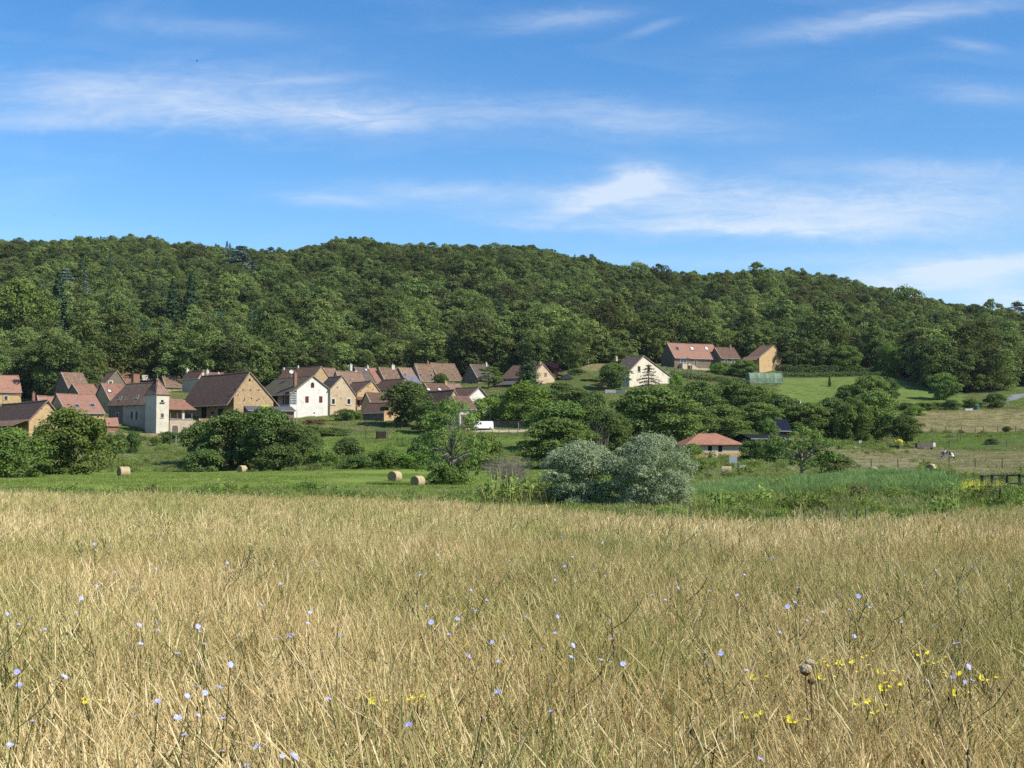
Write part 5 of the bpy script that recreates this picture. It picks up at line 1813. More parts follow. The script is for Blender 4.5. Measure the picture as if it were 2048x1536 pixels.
def blade_proto(seed, w, n, h, bw, mat, lean=.18, hv=(.6, 1.15), bend=.25, seg=3):
    """tuft of grass blades"""
    rng = np.random.default_rng(seed)
    VV, FF, TT = [], [], []
    r = np.sqrt(rng.uniform(0, 1, n)) * w / 2
    a = rng.uniform(0, 6.28, n)
    bx, by = r * np.cos(a), r * np.sin(a)
    hh = h * rng.uniform(*hv, n)
    ta = rng.uniform(0, 6.28, n)
    tl = np.abs(rng.normal(0, lean, n))
    cu = rng.uniform(0, bend, n)
    fa = rng.uniform(0, 6.28, n)
    tone = np.clip(rng.normal(.5, .25, n), 0, 1)
    for k in range(seg + 1):
        s = k / seg
        off = (tl * s + cu * s * s) * hh
        zz_ = hh * s * (1 - .3 * cu * s)
        wd = bw * (1 - .75 * s) / 2
        for sg in (-1, 1):
            VV.append(np.stack([bx + np.cos(ta) * off + np.cos(fa) * wd * sg, by + np.sin(ta) * off + np.sin(fa) * wd * sg, zz_], 1))
    V_ = np.stack(VV, 1)          # n, 2(seg+1), 3
    q = 2 * (seg + 1)
    for k in range(seg):
        FF.append(np.stack([np.arange(n) * q + 2 * k, np.arange(n) * q + 2 * k + 1, np.arange(n) * q + 2 * k + 3, np.arange(n) * q + 2 * k + 2], 1))
    return mesh_np('blades', V_.reshape(-1, 3), np.concatenate(FF), M[mat], attrs={'tone': np.repeat(tone, q)})


def fan(rng, n, y0, y1, margin=1.1, p0=-60, p1=2108, pw=1.0):
    """random ground points in the part of the view between two distances"""
    y = np.sqrt(rng.uniform(y0 ** 2, y1 ** 2, n)) if pw == 1.0 else rng.uniform(y0, y1, n)
    px = rng.uniform(p0, p1, n)
    return (px - 1024) / F * y * margin, y


rng = np.random.default_rng(31)
WEEDS = [weed_proto(90 + k, 1.7, .75 + .12 * k, 270, .17) for k in range(4)] + [blade_proto(95 + k, 1.3, 140, .75, .035, 'weed', .28) for k in range(3)]
x, y = fan(rng, 19000, 34, 260)
ppx = 1024 + F * x / y
ed = meadow_edge(ppx)
vn = vnoise(x, y, 7, 41)
vn2 = vnoise(x, y, 18, 42)
dens = np.zeros(len(x))
dens = np.where((y > ed - 1) & (y < ed + 14), .55 + .4 * vn, dens)                      # the verge of the meadow
dens = np.where((y >= ed + 14) & (y < 94), .62 + .55 * vn, dens)                         # ditch bank
dens = np.where((y >= 94) & (y < 190) & (ppx < 1380), np.where(y > 176 + 6 * vn2, .7, -.02 + .05 * (y < 102)), dens)
dens = np.where((y >= 94) & (y < 190) & (ppx >= 1380), .40 + .5 * vn, dens)
dens = np.where((y >= 135) & (y < 220) & (ppx > 1650), .02 + .08 * vn, dens)
dens = np.where((y >= 188) & (y < 204) & (ppx < 1110), .75 + .4 * vn, dens)              # foot of the pasture
dens = np.where((y >= 204) & (y < 262) & (ppx < 620), .45 + .5 * vn, dens)
dens = np.where((y >= 204) & (y < 256) & (ppx > 620) & (ppx < 1110), .02 + .12 * vn2, dens)
dens = np.where((y >= 190) & (y < 262) & (ppx > 1110) & (ppx < 1820), .6 + .4 * vn, dens)
dens = np.where((y >= 217) & (ppx > 1815), .03, dens)
dens = np.where((np.abs(y - 258) < 1.2) & (ppx > 1815), .9, dens)
ok = rng.uniform(0, 1, len(x)) < dens
x, y, ppx = x[ok], y[ok], ppx[ok]
# keep bales, hut front and track clear
for bpx, bY in ((247, 128), (485, 177), (790, 121), (836, 112), (1453, 130), (105, 190), (1745, 132), (1861, 138)):
    bx_ = (bpx - 1024) / F * bY
    k = ~((np.abs(x - bx_) < 1.4) & (y < bY + 1) & (y > bY - 42) & (vnoise(x, y, 3, 5) > -.9))
    x, y = x[k], y[k]
z = gz_arr(x, y)
n = len(x)
pk = rng.integers(0, len(WEEDS), n)
lowv = np.where((y < 96) & (1024 + F * x / y < 980), .62, np.where((y < 60) & (np.abs(1024 + F * x / y - 1235) < 160), .4, 1.0))
s = lowv * rng.uniform(.45, 1.15, n) * np.where(y < 95, .8, 1.0) * np.clip(.8 + .75 * vnoise(x, y, 6, 43) + .35 * vnoise(x, y, 17, 46), .3, 1.75)
scatter('undergrowth', np.column_stack([x, y, z - .12]), rng.uniform(0, 6.28, n), np.column_stack([s, s, s * rng.uniform(.7, 1.1, n)]), pk, WEEDS,
        'rank green weeds and brambles on the verges')
# white umbels dotted on the verge are too many and too small to count: part of the reed bed's neighbours
REEDS = [blade_proto(110 + k, 1.3, 130, 1.15, .045, 'reed', .22, (.45, 1.15), .7, 4) for k in range(4)]
x, y = fan(rng, 3000, 68, 112, 1.0, 1372, 1900)
ppx = 1024 + F * x / y
c0 = np.where(ppx < 1600, 76 + (ppx - 1380) * .03, 84)
ok = (np.abs(y - c0 - 6) < np.where(ppx < 1600, 10, 17) + 4 * vnoise(x, y, 6, 44)) & (ppx < 1890 - (y - 84) * .5)
x, y = x[ok], y[ok]
n = len(x)
s = rng.uniform(.55, 1.2, n) * (1 + .45 * vnoise(x, y, 6, 45)) * np.where(x / y < .225, .62, 1.0)
scatter('reed_bed', np.column_stack([x, y, gz_arr(x, y) - .1]), rng.uniform(0, 6.28, n), np.column_stack([s, s, s * .95]), rng.integers(0, 4, n), REEDS,
        'bed of bluish green reeds right of the silver willows')
# yellow flowering patch at the right
YEL = [weed_proto(120 + k, 1.6, .5, 54, .08, 'leaf_yellow', 6) for k in range(2)]
x, y = fan(rng, 120, 82, 99, 1.0, 1850, 2010)
n = len(x)
scatter('yellow_flower_patch', np.column_stack([x, y, gz_arr(x, y) + .05]), rng.uniform(0, 6.28, n), np.column_stack([np.full(n, .42)] * 2 + [rng.uniform(.5, 1.1, n)]),
        rng.integers(0, 2, n), YEL, 'patch of small yellow flowers near the dark rail fence')

# ------------------------------------------------------------------ short grass on the fields
def zone_at(x, y):
    i = np.clip(np.searchsorted(xs, x) - 1, 0, len(xs) - 2)
    j = np.clip(np.searchsorted(ys, y) - 1, 0, len(ys) - 2)
    return zone[j, i]


def sward_mat(name, a, b, c):
    m, nt, out = new_mat(name)
    geo = nd(nt, 'ShaderNodeNewGeometry')
    at = nd(nt, 'ShaderNodeAttribute', attribute_name='tone')
    v = stretch(nt, geo.outputs['Position'], (.35, 1, .2))
    col = mixc(nt, ramp(nt, noise(nt, v, .16, 5, .65), .38, .62), a, b)
    col = mixc(nt, ramp(nt, noise(nt, v, .5, 5, .65), .52, .66), col, c)
    hs = nd(nt, 'ShaderNodeHueSaturation')
    mr = nd(nt, 'ShaderNodeMapRange')
    mr.inputs[3].default_value, mr.inputs[4].default_value = .75, 1.3
    nt.links.new(at.outputs['Fac'], mr.inputs[0])
    nt.links.new(mr.outputs[0], hs.inputs['Value'])
    nt.links.new(col, hs.inputs['Color'])
    d, t = nd(nt, 'ShaderNodeBsdfDiffuse'), nd(nt, 'ShaderNodeBsdfTranslucent')
    nt.links.new(hs.outputs[0], d.inputs[0])
    nt.links.new(hs.outputs[0], t.inputs[0])
    mx = nd(nt, 'ShaderNodeMixShader')
    mx.inputs[0].default_value = .3
    nt.links.new(d.outputs[0], mx.inputs[1])
    nt.links.new(t.outputs[0], mx.inputs[2])
    nt.links.new(mx.outputs[0], out.inputs[0])
    return m


M['sward_green'] = sward_mat('green sward', (.235, .305, .066), (.175, .240, .052), (.350, .335, .130))
M['sward_dry'] = sward_mat('dry sward', (.41, .35, .175), (.30, .285, .12), (.52, .45, .26))
M['sward_mixed'] = sward_mat('grazed sward', (.33, .305, .145), (.235, .25, .092), (.48, .415, .25))
SW = {}
for k, mn in enumerate(('sward_green', 'sward_dry', 'sward_mixed')):
    SW[mn] = [blade_proto(140 + 5 * k + q, 1.9, 150, .20, .05, mn, .45, (.4, 1.2), .7, 2) for q in range(3)]
rng = np.random.default_rng(66)
ALLSW = SW['sward_green'] + SW['sward_dry'] + SW['sward_mixed']
x, y = fan(rng, 52000, 50, 392)
zn_ = zone_at(x, y)
kind = np.full(len(x), -1)
prob = np.zeros(len(x))
for nm, kd, pr in (('hayfield', 0, .95), ('pasture', 0, .8), ('pasture_strip', 0, .7), ('lawn', 0, .6), ('bank', 0, .7), ('grassland', 2, .75), ('dry_field', 1, .75), ('dry_bank', 1, .9), ('paddock', 2, .8)):
    kind[zn_ == nm] = kd
    prob[zn_ == nm] = pr
# some green in the grazed land and the other way round
fl_ = rng.uniform(0, 1, len(x))
kind = np.where((kind == 2) & (fl_ < .55), np.where(zn_ == 'paddock', 1, 0), kind)
ok = (kind >= 0) & (rng.uniform(0, 1, len(x)) < prob)
x, y, kind, zn_ = x[ok], y[ok], kind[ok], zn_[ok]
n = len(x)
hs_ = np.select([zn_ == 'lawn', zn_ == 'hayfield', zn_ == 'grassland'], [.35, .75, 1.5], 1.0) * rng.uniform(.6, 1.3, n)
s = rng.uniform(.7, 1.2, n)
scatter('field_grass', np.column_stack([x, y, gz_arr(x, y) - .02]), rng.uniform(0, 6.28, n), np.column_stack([s, s, hs_]), kind * 3 + rng.integers(0, 3, n), ALLSW,
        'short grass on the mown fields, pastures and lawn')

# ------------------------------------------------------------------ the dry meadow
def meadow_mat(name, kinds, trans=.25):
    """stems whose colour drifts from straw to green across the field (world position) and from blade to blade"""
    m, nt, out = new_mat(name)
    geo = nd(nt, 'ShaderNodeNewGeometry')
    at = nd(nt, 'ShaderNodeAttribute', attribute_name='tone')
    info = nd(nt, 'ShaderNodeObjectInfo')
    straw1, straw2, rust, green1, green2 = kinds
    pos = geo.outputs['Position']
    n1 = noise(nt, stretch(nt, pos, (1, 1, .05)), .42, 4, .6)
    n2 = noise(nt, stretch(nt, pos, (1, 1, .05)), .21, 3, .55, .4)
    dry = mixc(nt, at.outputs['Fac'], straw1, straw2)
    dry = mixc(nt, ramp(nt, n2, .50, .66), dry, rust)
    grn = mixc(nt, at.outputs['Fac'], green1, green2)
    n3 = noise(nt, stretch(nt, pos, (1, .6, .05)), .13, 2, .5, .3)
    n13 = nd(nt, 'ShaderNodeMath', operation='MULTIPLY_ADD')
    nt.links.new(n3, n13.inputs[0])
    n13.inputs[1].default_value = .9
    nt.links.new(n1, n13.inputs[2])
    sel = nd(nt, 'ShaderNodeMath', operation='ADD')
    nt.links.new(n13.outputs[0], sel.inputs[0])
    mr = nd(nt, 'ShaderNodeMapRange')
    nt.links.new(info.outputs['Random'], mr.inputs[0])
    mr.inputs[3].default_value = -.17
    mr.inputs[4].default_value = .17
    nt.links.new(mr.outputs[0], sel.inputs[1])
    fac = ramp(nt, sel.outputs[0], .87, 1.06)
    col = mixc(nt, fac, dry, grn)
    d, t = nd(nt, 'ShaderNodeBsdfDiffuse'), nd(nt, 'ShaderNodeBsdfTranslucent')
    nt.links.new(col, d.inputs[0])
    nt.links.new(col, t.inputs[0])
    mx = nd(nt, 'ShaderNodeMixShader')
    mx.inputs[0].default_value = trans
    nt.links.new(d.outputs[0], mx.inputs[1])
    nt.links.new(t.outputs[0], mx.inputs[2])
    nt.links.new(mx.outputs[0], out.inputs[0])
    return m


M['stem'] = meadow_mat('dry stems', ((.50, .36, .135), (.93, .79, .47), (.66, .49, .22), (.19, .21, .052), (.60, .56, .215)))
M['blade'] = meadow_mat('meadow blades', ((.40, .29, .105), (.82, .67, .33), (.52, .385, .16), (.10, .145, .032), (.33, .36, .10)))


def tuft(seed, w, n, h, bw, head, leaves, lean=.24, wide=1.0):
    """meadow grass: thin bent stems with seed heads, long leaves lower down"""
    rng = np.random.default_rng(seed)
    VV, FF, TT, MI = [], [], [], []
    base = 0

    def strips(bx, by, hh, ta, tl, cu, fa, prof, tone, mi, z0=0.0):
        nonlocal base
        m = len(bx)
        q = len(prof) * 2
        L = []
        for (s, wd) in prof:
            off = (tl * s + cu * s ** 2.2) * hh
            zz_ = z0 + hh * s * (1 - .35 * (tl + cu) * s)
            for sg in (-1, 1):
                L.append(np.stack([bx + np.cos(ta) * off + np.cos(fa) * wd * sg / 2, by + np.sin(ta) * off + np.sin(fa) * wd * sg / 2, zz_], 1))
        V_ = np.stack(L, 1).reshape(-1, 3)
        VV.append(V_)
        for k in range(len(prof) - 1):
            FF.append(base + np.stack([np.arange(m) * q + 2 * k, np.arange(m) * q + 2 * k + 1, np.arange(m) * q + 2 * k + 3, np.arange(m) * q + 2 * k + 2], 1))
            MI.append(np.full(m, mi))
        TT.append(np.repeat(tone, q))
        base += len(V_)

    def rnd(m):
        r = np.sqrt(rng.uniform(0, 1, m)) * w / 2
        a = rng.uniform(0, 6.28, m)
        # the wind has laid everything a little to the left
        ta = np.where(rng.uniform(0, 1, m) < .35, rng.normal(math.pi, .9, m), rng.uniform(0, 6.28, m))
        return r * np.cos(a), r * np.sin(a), ta, np.abs(rng.normal(0, lean, m))
    bx, by, ta, tl = rnd(n)
    hh = h * np.clip(rng.normal(.86, .17, n), .4, 1.25)
    cu = rng.uniform(0, .5, n) * rng.choice([.4, 1, 1.4], n)
    fa = rng.uniform(0, 6.28, n)
    tone = np.clip(np.where(rng.uniform(0, 1, n) < .45, rng.normal(.2, .15, n), rng.normal(.75, .2, n)), 0, 1)
    b = bw
    strips(bx, by, hh, ta, tl, cu, fa, [(0, b), (.35, b * .95), (.68, b * .8), (.84, b * .6), (.86, head * .6), (.93, head), (1.0, b * .4)], tone, 0)
    strips(bx, by, hh, ta, tl, cu, fa + 1.57, [(.84, b * .5), (.88, head * .8), (.94, head * .8), (1.0, b * .3)], np.clip(tone + .1, 0, 1), 0)
    bx, by, ta, tl = rnd(leaves)
    hh = h * rng.uniform(.3, .72, leaves)
    strips(bx, by, hh, ta, tl * 1.1, rng.uniform(.05, .6, leaves), rng.uniform(0, 6.28, leaves),
           [(0, b * 1.0), (.4, b * 1.3), (.75, b * .9), (1.0, b * .2)], np.clip(rng.normal(.45, .3, leaves), 0, 1), 1)
    return mesh_np('meadow_tuft', np.concatenate(VV), np.concatenate(FF), [M['stem'], M['blade']], mat_idx=np.concatenate(MI), attrs={'tone': np.concatenate(TT)})


NEAR = [tuft(200 + k, .50, 50, .72, .0021, .0052, 46, .17) for k in range(5)] + [tuft(210 + k, .5, 42, .64, .0020, .0068, 46, .25) for k in range(3)]
FAR = [tuft(220 + k, .8, 58, .68, .0050, .011, 46, .18) for k in range(5)] + [tuft(230 + k, .8, 52, .60, .0046, .015, 46, .25) for k in range(2)]
rng = np.random.default_rng(55)
x, y = fan(rng, 6800, 1.6, 15.5, 1.12, -160, 2210)
x = x + rng.uniform(-.5, .5, len(x))
n1 = len(x)
x2, y2 = fan(rng, 16500, 14.5, 76, 1.06, -160, 2210)
ppx = 1024 + F * x2 / y2
over = y2 - meadow_edge(ppx) - vnoise(x2, y2, 7, 60) * 5
ok = rng.uniform(0, 1, len(x2)) < np.clip(.95 - over / 9, 0, 1) * np.where(over > 0, .45, 1)
x2, y2 = x2[ok], y2[ok]
X, Y_ = np.concatenate([x, x2]), np.concatenate([y, y2])
# a few strides to either side of and behind the photographer, for a step to the side
x3, y3 = rng.uniform(-4.5, 4.5, 500), rng.uniform(.9, 4.5, 500)
k3 = np.hypot(x3, y3) > 1.5
x4, y4 = rng.uniform(-1, 1, 9000), np.sqrt(rng.uniform(0, 1, 9000)) * 46
x4 = np.sign(x4) * (.46 * y4 + np.abs(x4) * 11)
k4 = (y4 < meadow_edge(1024 + F * x4 / np.maximum(y4, 1))) & (np.hypot(x4, y4) > 3)
x4, y4 = x4[k4], y4[k4]
X, Y_ = np.concatenate([X, x3[k3], x4]), np.concatenate([Y_, y3[k3], y4])
n3 = int(k3.sum())
n = len(X)
pk = np.concatenate([rng.integers(0, 8, n1), rng.integers(8, 15, len(x2)), rng.integers(0, 8, n3), rng.integers(8, 15, len(x4))])
hv = 1 + .16 * vnoise(X, Y_, 2.2, 61) + .10 * vnoise(X, Y_, .7, 62)
s = rng.uniform(.85, 1.15, n)
edge_low = np.clip((meadow_edge(1024 + F * X / np.maximum(Y_, 1)) - Y_) / 6, .55, 1)
scatter('dry_meadow_grass', np.column_stack([X, Y_, gz_arr(X, Y_) - .02]), rng.uniform(-.9, .9, n), np.column_stack([s, s, s * hv * edge_low]), pk, NEAR + FAR,
        'tall dry golden and green meadow grass filling the foreground')


# dark, thin, branching stalks gone to seed between the grass
def stalk_proto(seed):
    rng = np.random.default_rng(seed)
    st = MB()
    h = rng.uniform(.65, .85)
    lx, ly = rng.uniform(-.22, .22, 2)
    P_ = lambda f: np.array([lx * f ** 1.4, ly * f ** 1.4, h * f])
    st.path([P_(0), P_(.35), P_(.7), P_(1.0)], [.0042, .0036, .0028, .0018], 4)
    for k in range(7):
        f = rng.uniform(.3, .92)
        a = rng.uniform(0, 6.28)
        L = h * rng.uniform(.12, .32)
        e = P_(f) + np.array([math.cos(a) * L * .8, math.sin(a) * L * .8, L * .7])
        st.path([P_(f), (P_(f) + e) / 2 + np.array([0, 0, -.1]) * L, e], [.0026, .0022, .0014], 4)
        st.tube(e, e + np.array([.003, 0, .014]), .005, .003, 4)
    return st.mesh('stalk', M['stalk_dark'])


M['stalk_dark'] = surf_mat('dark dry stalk', (.085, .078, .035), (.06, .07, .028), 9.0)
SP = [stalk_proto(400 + k) for k in range(6)]
xa, ya = fan(rng, 210, 2.6, 16, 1.05, -100, 2150)
xb, yb = fan(rng, 520, 15, 40, 1.0, -60, 2110)
X, Y_ = np.concatenate([xa, xb]), np.concatenate([ya, yb])
ok = Y_ < meadow_edge(1024 + F * X / Y_)
X, Y_ = X[ok], Y_[ok]
n = len(X)
s = rng.uniform(.8, 1.1, n)
wd_ = s * np.where(Y_ > 15, 1.25, 1)
scatter('dark_stalks', np.column_stack([X, Y_, gz_arr(X, Y_) - .02]), rng.uniform(0, 6.28, n), np.column_stack([wd_, wd_, s]), rng.integers(0, 6, n), SP,
        'thin dark branching stalks standing through the meadow grass')
# ------------------------------------------------------------------ wild flowers
M['petal_blue'] = leaf_mat('chicory petals', (.23, .25, .50), (.35, .37, .60), .12, .3, .01)
M['petal_yellow'] = leaf_mat('yellow petals', (.52, .44, .02), (.62, .54, .04), .05, .25, .0)
M['petal_white'] = leaf_mat('white petals', (.74, .72, .70), (.82, .80, .80), .05, .25, .0)
M['stalk'] = surf_mat('dark green stalk', (.095, .115, .036), (.07, .085, .028), 9.0)
M['seed_head'] = surf_mat('pale woolly seed head', (.60, .50, .33), (.46, .37, .23), 60.0, bump=.5, bscale=120)
M['thistle_cup'] = surf_mat('brown thistle bracts', (.17, .11, .055), (.12, .08, .04), 60.0)


def flower_disc(rng, c, r, petals=16, tilt=(.15, -.22, .9)):
    """one flower head: a ring of strap petals round a small centre"""
    n = np.array(tilt) + rng.normal(0, .3, 3)
    n /= np.linalg.norm(n)
    a = np.cross(n, [.3, .1, 1])
    a /= np.linalg.norm(a)
    b = np.cross(n, a)
    V_, F_ = [], []
    for k in range(petals):
        t = 6.283 * k / petals + rng.uniform(-.1, .1)
        d = a * math.cos(t) + b * math.sin(t)
        e = np.cross(n, d)
        L = r * rng.uniform(.85, 1.1)
        up = n * L * rng.uniform(.05, .35)
        q = len(V_)
        V_ += [c + e * L * .07, c + d * L * .6 + e * L * .19 + up * .6, c + d * L + up, c + d * L * .6 - e * L * .19 + up * .6]
        F_.append((q, q + 1, q + 2, q + 3))
    return V_, F_


def chicory_proto(seed, heads, h):
    rng = np.random.default_rng(seed)
    st = MB()
    tips = []
    st.path([(0, 0, -.02), (.01, .01, h * .4), (rng.uniform(-.06, .06), .02, h * .75), (rng.uniform(-.10, .10), .02, h)], [.0030, .0026, .0020, .0014], 4)
    tips.append(np.array(st.v[-2]))
    for k in range(6):
        z = h * rng.uniform(.35, .85)
        a = rng.uniform(0, 6.28)
        L = h * rng.uniform(.16, .34)
        s = np.array([0.01, .01, z])
        e = s + np.array([math.cos(a) * L * .7, math.sin(a) * L * .7, L * .75])
        st.path([s, (s + e) / 2 + np.array([math.cos(a), math.sin(a), -.4]) * L * .08, e], [.0022, .0018, .0012], 4)
        tips.append(e)
    # small side buds
    for k in range(10):
        e = tips[k % len(tips)] * rng.uniform(.7, .98)
        st.tube(e, e + np.array([rng.uniform(-.01, .01), rng.uniform(-.01, .01), .014]), .004, .002, 4)
    sm = st.mesh('stalk', M['stalk'])
    fl = []
    order = sorted(range(len(tips)), key=lambda i: -tips[i][2])
    for k in order[:heads]:
        V_, F_ = flower_disc(rng, tips[k] * 0, .0115)
        fl.append((tips[k], mesh_np('flower', V_, F_, M['petal_blue'], attrs={'tone': np.repeat(rng.uniform(.2, 1, len(F_)), 4)})))
    return sm, fl


CHI = [chicory_proto(300 + k, [1, 2, 1, 3, 2, 1][k], [.70, .76, .66, .80, .72, .74][k]) for k in range(6)]
rng = np.random.default_rng(91)
# rows of the photograph on which single blue heads can be made out
CH_PX = [(565, 1074), (500, 1088), (212, 1074), (188, 1088), (530, 1096), (638, 1132), (230, 1144), (312, 1138), (296, 1208), (162, 1197), (522, 1140), (562, 1168), (620, 1196),
         (478, 1271), (551, 1279), (461, 1330), (400, 1264), (315, 1403), (374, 1392), (396, 1431), (447, 1437), (410, 1386), (368, 1470), (20, 1491), (564, 1513), (588, 1513), (495, 1531),
         (34, 1344), (66, 1442), (282, 1288), (90, 1258), (278, 1250), (10, 1310), (14, 1228), (658, 1398), (616, 1247), (620, 1225), (522, 1210), (452, 1133), (455, 1126), (575, 1143),
         (763, 1043), (876, 1110), (1018, 1121), (1080, 1168), (942, 1180), (896, 1194), (853, 1213), (915, 1238), (936, 1312), (1010, 1273), (1115, 1234), (1223, 1278), (1202, 1320), (1246, 1328),
         (1100, 1360), (1102, 1423), (984, 1284), (1188, 1143), (1145, 1114), (1205, 1086), (1352, 1146), (1385, 1158), (1356, 1176), (1305, 1190), (1210, 1152), (1110, 1160), (965, 1434),
         (1408, 1305), (1442, 1307), (1522, 1518), (1590, 1205), (1475, 1190), (1547, 1117), (1597, 1175), (1717, 1193), (1791, 1136), (1872, 1141), (1803, 1244), (1924, 1256), (1918, 1286),
         (1937, 1334), (1645, 1157), (1740, 1215), (1560, 1265), (1850, 1172), (1957, 1117), (1670, 1205), (1420, 1182), (1490, 1150), (1930, 1364), (1855, 1362), (1700, 1240), (1575, 1214)]
extra = [(rng.uniform(5, 2045), rng.uniform(1015, 1300)) for k in range(26)]
g_ch = 'blue chicory flowers in the dry meadow'
for i, (px, py) in enumerate(CH_PX + extra):
    # the head stands about 0.72 m above the ground: find where that height shows on this pixel
    sm, fl = CHI[i % 6]
    hh = [.70, .76, .66, .80, .72, .74][i % 6] + .06
    d = ray(px, py)
    Yd = 6.0
    for _ in range(30):
        x_ = d.x / d.y * Yd
        zt_ = gz(x_, Yd) + hh
        Yd = (zt_ - EYE) / (d.z / d.y) if d.z < 0 else 30
        Yd = min(max(Yd, 2.5), 46)
    tip = max(fl, key=lambda q: q[0][2])[0]
    x_ = d.x / d.y * Yd
    yaw = rng.uniform(0, 6.28)
    k = hh / tip[2]
    ox = math.cos(yaw) * tip[0] * k - math.sin(yaw) * tip[1] * k
    oy = math.sin(yaw) * tip[0] * k + math.cos(yaw) * tip[1] * k
    o = empty('chicory', (x_ - ox, Yd - oy, gz(x_, Yd)), yaw, 'blue chicory on a thin dark branched stalk in the dry meadow', 'flower', g_ch)
    o.scale = (k, k, k)
    link(bpy.data.objects.new('stalk', sm), o)
    for q, fm in fl:
        f_ = bpy.data.objects.new('flower', fm)
        f_.location = q
        fs = rng.uniform(.75, 1.3) * (1 + .02 * max(Yd - 6, 0))
        f_.scale = (fs, fs, fs)
        # turn the head back towards the south wherever the plant is turned
        f_.rotation_euler = (0, 0, -yaw + rng.uniform(-.5, .9))
        link(f_, o)


def yellow_proto(seed):
    rng = np.random.default_rng(seed)
    st, fl = MB(), []
    h = .62
    st.path([(0, 0, -.02), (.01, 0, h * .5), (.02, .01, h * .86)], [.003, .0025, .002], 4)
    for k in range(6):
        a = rng.uniform(0, 6.28)
        e = np.array([.02 + math.cos(a) * .045 * rng.uniform(.3, 1), .01 + math.sin(a) * .045 * rng.uniform(.3, 1), h + rng.uniform(-.02, .02)])
        st.tube((.02, .01, h * .86), e, .0014, .001, 3)
        v, f = flower_disc(rng, e * 0, .010, 8, (0, -.1, 1))
        fl.append((e, mesh_np('flower', v, f, M['petal_yellow'], attrs={'tone': np.repeat(rng.uniform(0, 1, len(f)), 4)})))
    for k in range(8):
        z = rng.uniform(.1, .5)
        a = rng.uniform(0, 6.28)
        st.path([(0.01, 0, z), (math.cos(a) * .04, math.sin(a) * .04, z + .02), (math.cos(a) * .08, math.sin(a) * .08, z)], [.001, .004, .001], 3)
    return st.mesh('stalk', M['stalk']), fl


YP = [yellow_proto(330 + k) for k in range(3)]
YPX = [(722, 1391), (752, 1400), (826, 1398), (835, 1402), (178, 1399), (335, 1055), (1733, 1310), (1768, 1341), (1849, 1309), (1856, 1321), (1973, 1354), (1670, 1330), (1723, 1338),
       (1649, 1352), (1697, 1328), (1633, 1325), (1772, 1374), (1795, 1372), (1877, 1322), (1918, 1384), (1728, 1408), (1755, 1420), (1590, 1437), (1508, 1434), (1550, 1298), (1512, 1352), (1910, 1352)]
for i, (px, py) in enumerate(YPX):
    sm, fl = YP[i % 3]
    d = ray(px, py)
    Yd = 6.0
    for _ in range(30):
        x_ = d.x / d.y * Yd
        Yd = min(max((gz(x_, Yd) + .70 - EYE) / (d.z / d.y), 2.5), 40)
    x_ = d.x / d.y * Yd
    o = empty('ragwort', (x_ - .02, Yd, gz(x_, Yd)), 0, 'yellow ragwort cluster among the dry meadow grass', 'flower', 'yellow ragwort in the dry meadow')
    k = .70 / .62
    o.scale = (k, k, k)
    link(bpy.data.objects.new('stalk', sm), o)
    for q, fm in fl:
        f_ = bpy.data.objects.new('flower', fm)
        f_.location = q
        link(f_, o)

# the dry thistle with two pale round seed heads
px, py = 1612, 1334
d = ray(px, py)
Yd = 5.2
for _ in range(30):
    x_ = d.x / d.y * Yd
    Yd = (gz(x_, Yd) + .86 - EYE) / (d.z / d.y)
x_ = d.x / d.y * Yd
g0 = gz(x_, Yd)
th = empty('dry_thistle', (x_, Yd, g0), 0, 'dead brown thistle with two pale round seed heads in the right foreground', 'thistle')
st = MB()
heads = [P(1611, 1338, Yd), P(1619, 1326, Yd + .04), P(1622, 1362, Yd + .05)]
hl = [h_ - Vector((x_, Yd, g0)) for h_ in heads]
st.path([(0.02, 0, -.03), (.018, .01, .35), hl[0] - Vector((0, 0, .015))], [.0034, .003, .0024], 5)
st.path([(0.022, 0, .30), (.03, .02, .5), hl[1] - Vector((0, 0, .015))], [.003, .0026, .0022], 5)
st.path([(0.022, 0, .28), (.045, .03, .5), hl[2] - Vector((0, 0, .012))], [.0026, .0022, .0018], 5)
for k in range(10):
    z = .1 + .045 * k
    a = k * 2.4
    st.path([(0.02, 0, z), (.02 + math.cos(a) * .05, math.sin(a) * .05, z + .02), (.02 + math.cos(a) * .09, math.sin(a) * .09, z - .02)], [.002, .006, .001], 4)
st.build('stalk', M['thistle_cup'], th)
for k, c in enumerate(hl):
    r = (.022, .018, .013)[k]
    mb = MB()
    bm_ = bmesh.new()
    bmesh.ops.create_icosphere(bm_, subdivisions=3, radius=r)
    rr = random.Random(k)
    for v in bm_.verts:
        v.co *= 1 + rr.uniform(-.13, .13)
        v.co.z *= .82
    mb.add([v.co + c for v in bm_.verts], [tuple(v.index for v in f.verts) for f in bm_.faces])
    bm_.free()
    if k < 2:
        mb.build('seed_head', M['seed_head'], th)
    else:
        mb.build('bud', M['thistle_cup'], th)
    cup = MB()
    cup.path([c + Vector((0, 0, -r * 1.1)), c + Vector((0, 0, -r * .85)), c + Vector((0, 0, -r * .42))], [r * .25, r * .7, r * 1.0], 10)
    cup.build('bract_cup', M['thistle_cup'], th)

# ------------------------------------------------------------------ hay bales


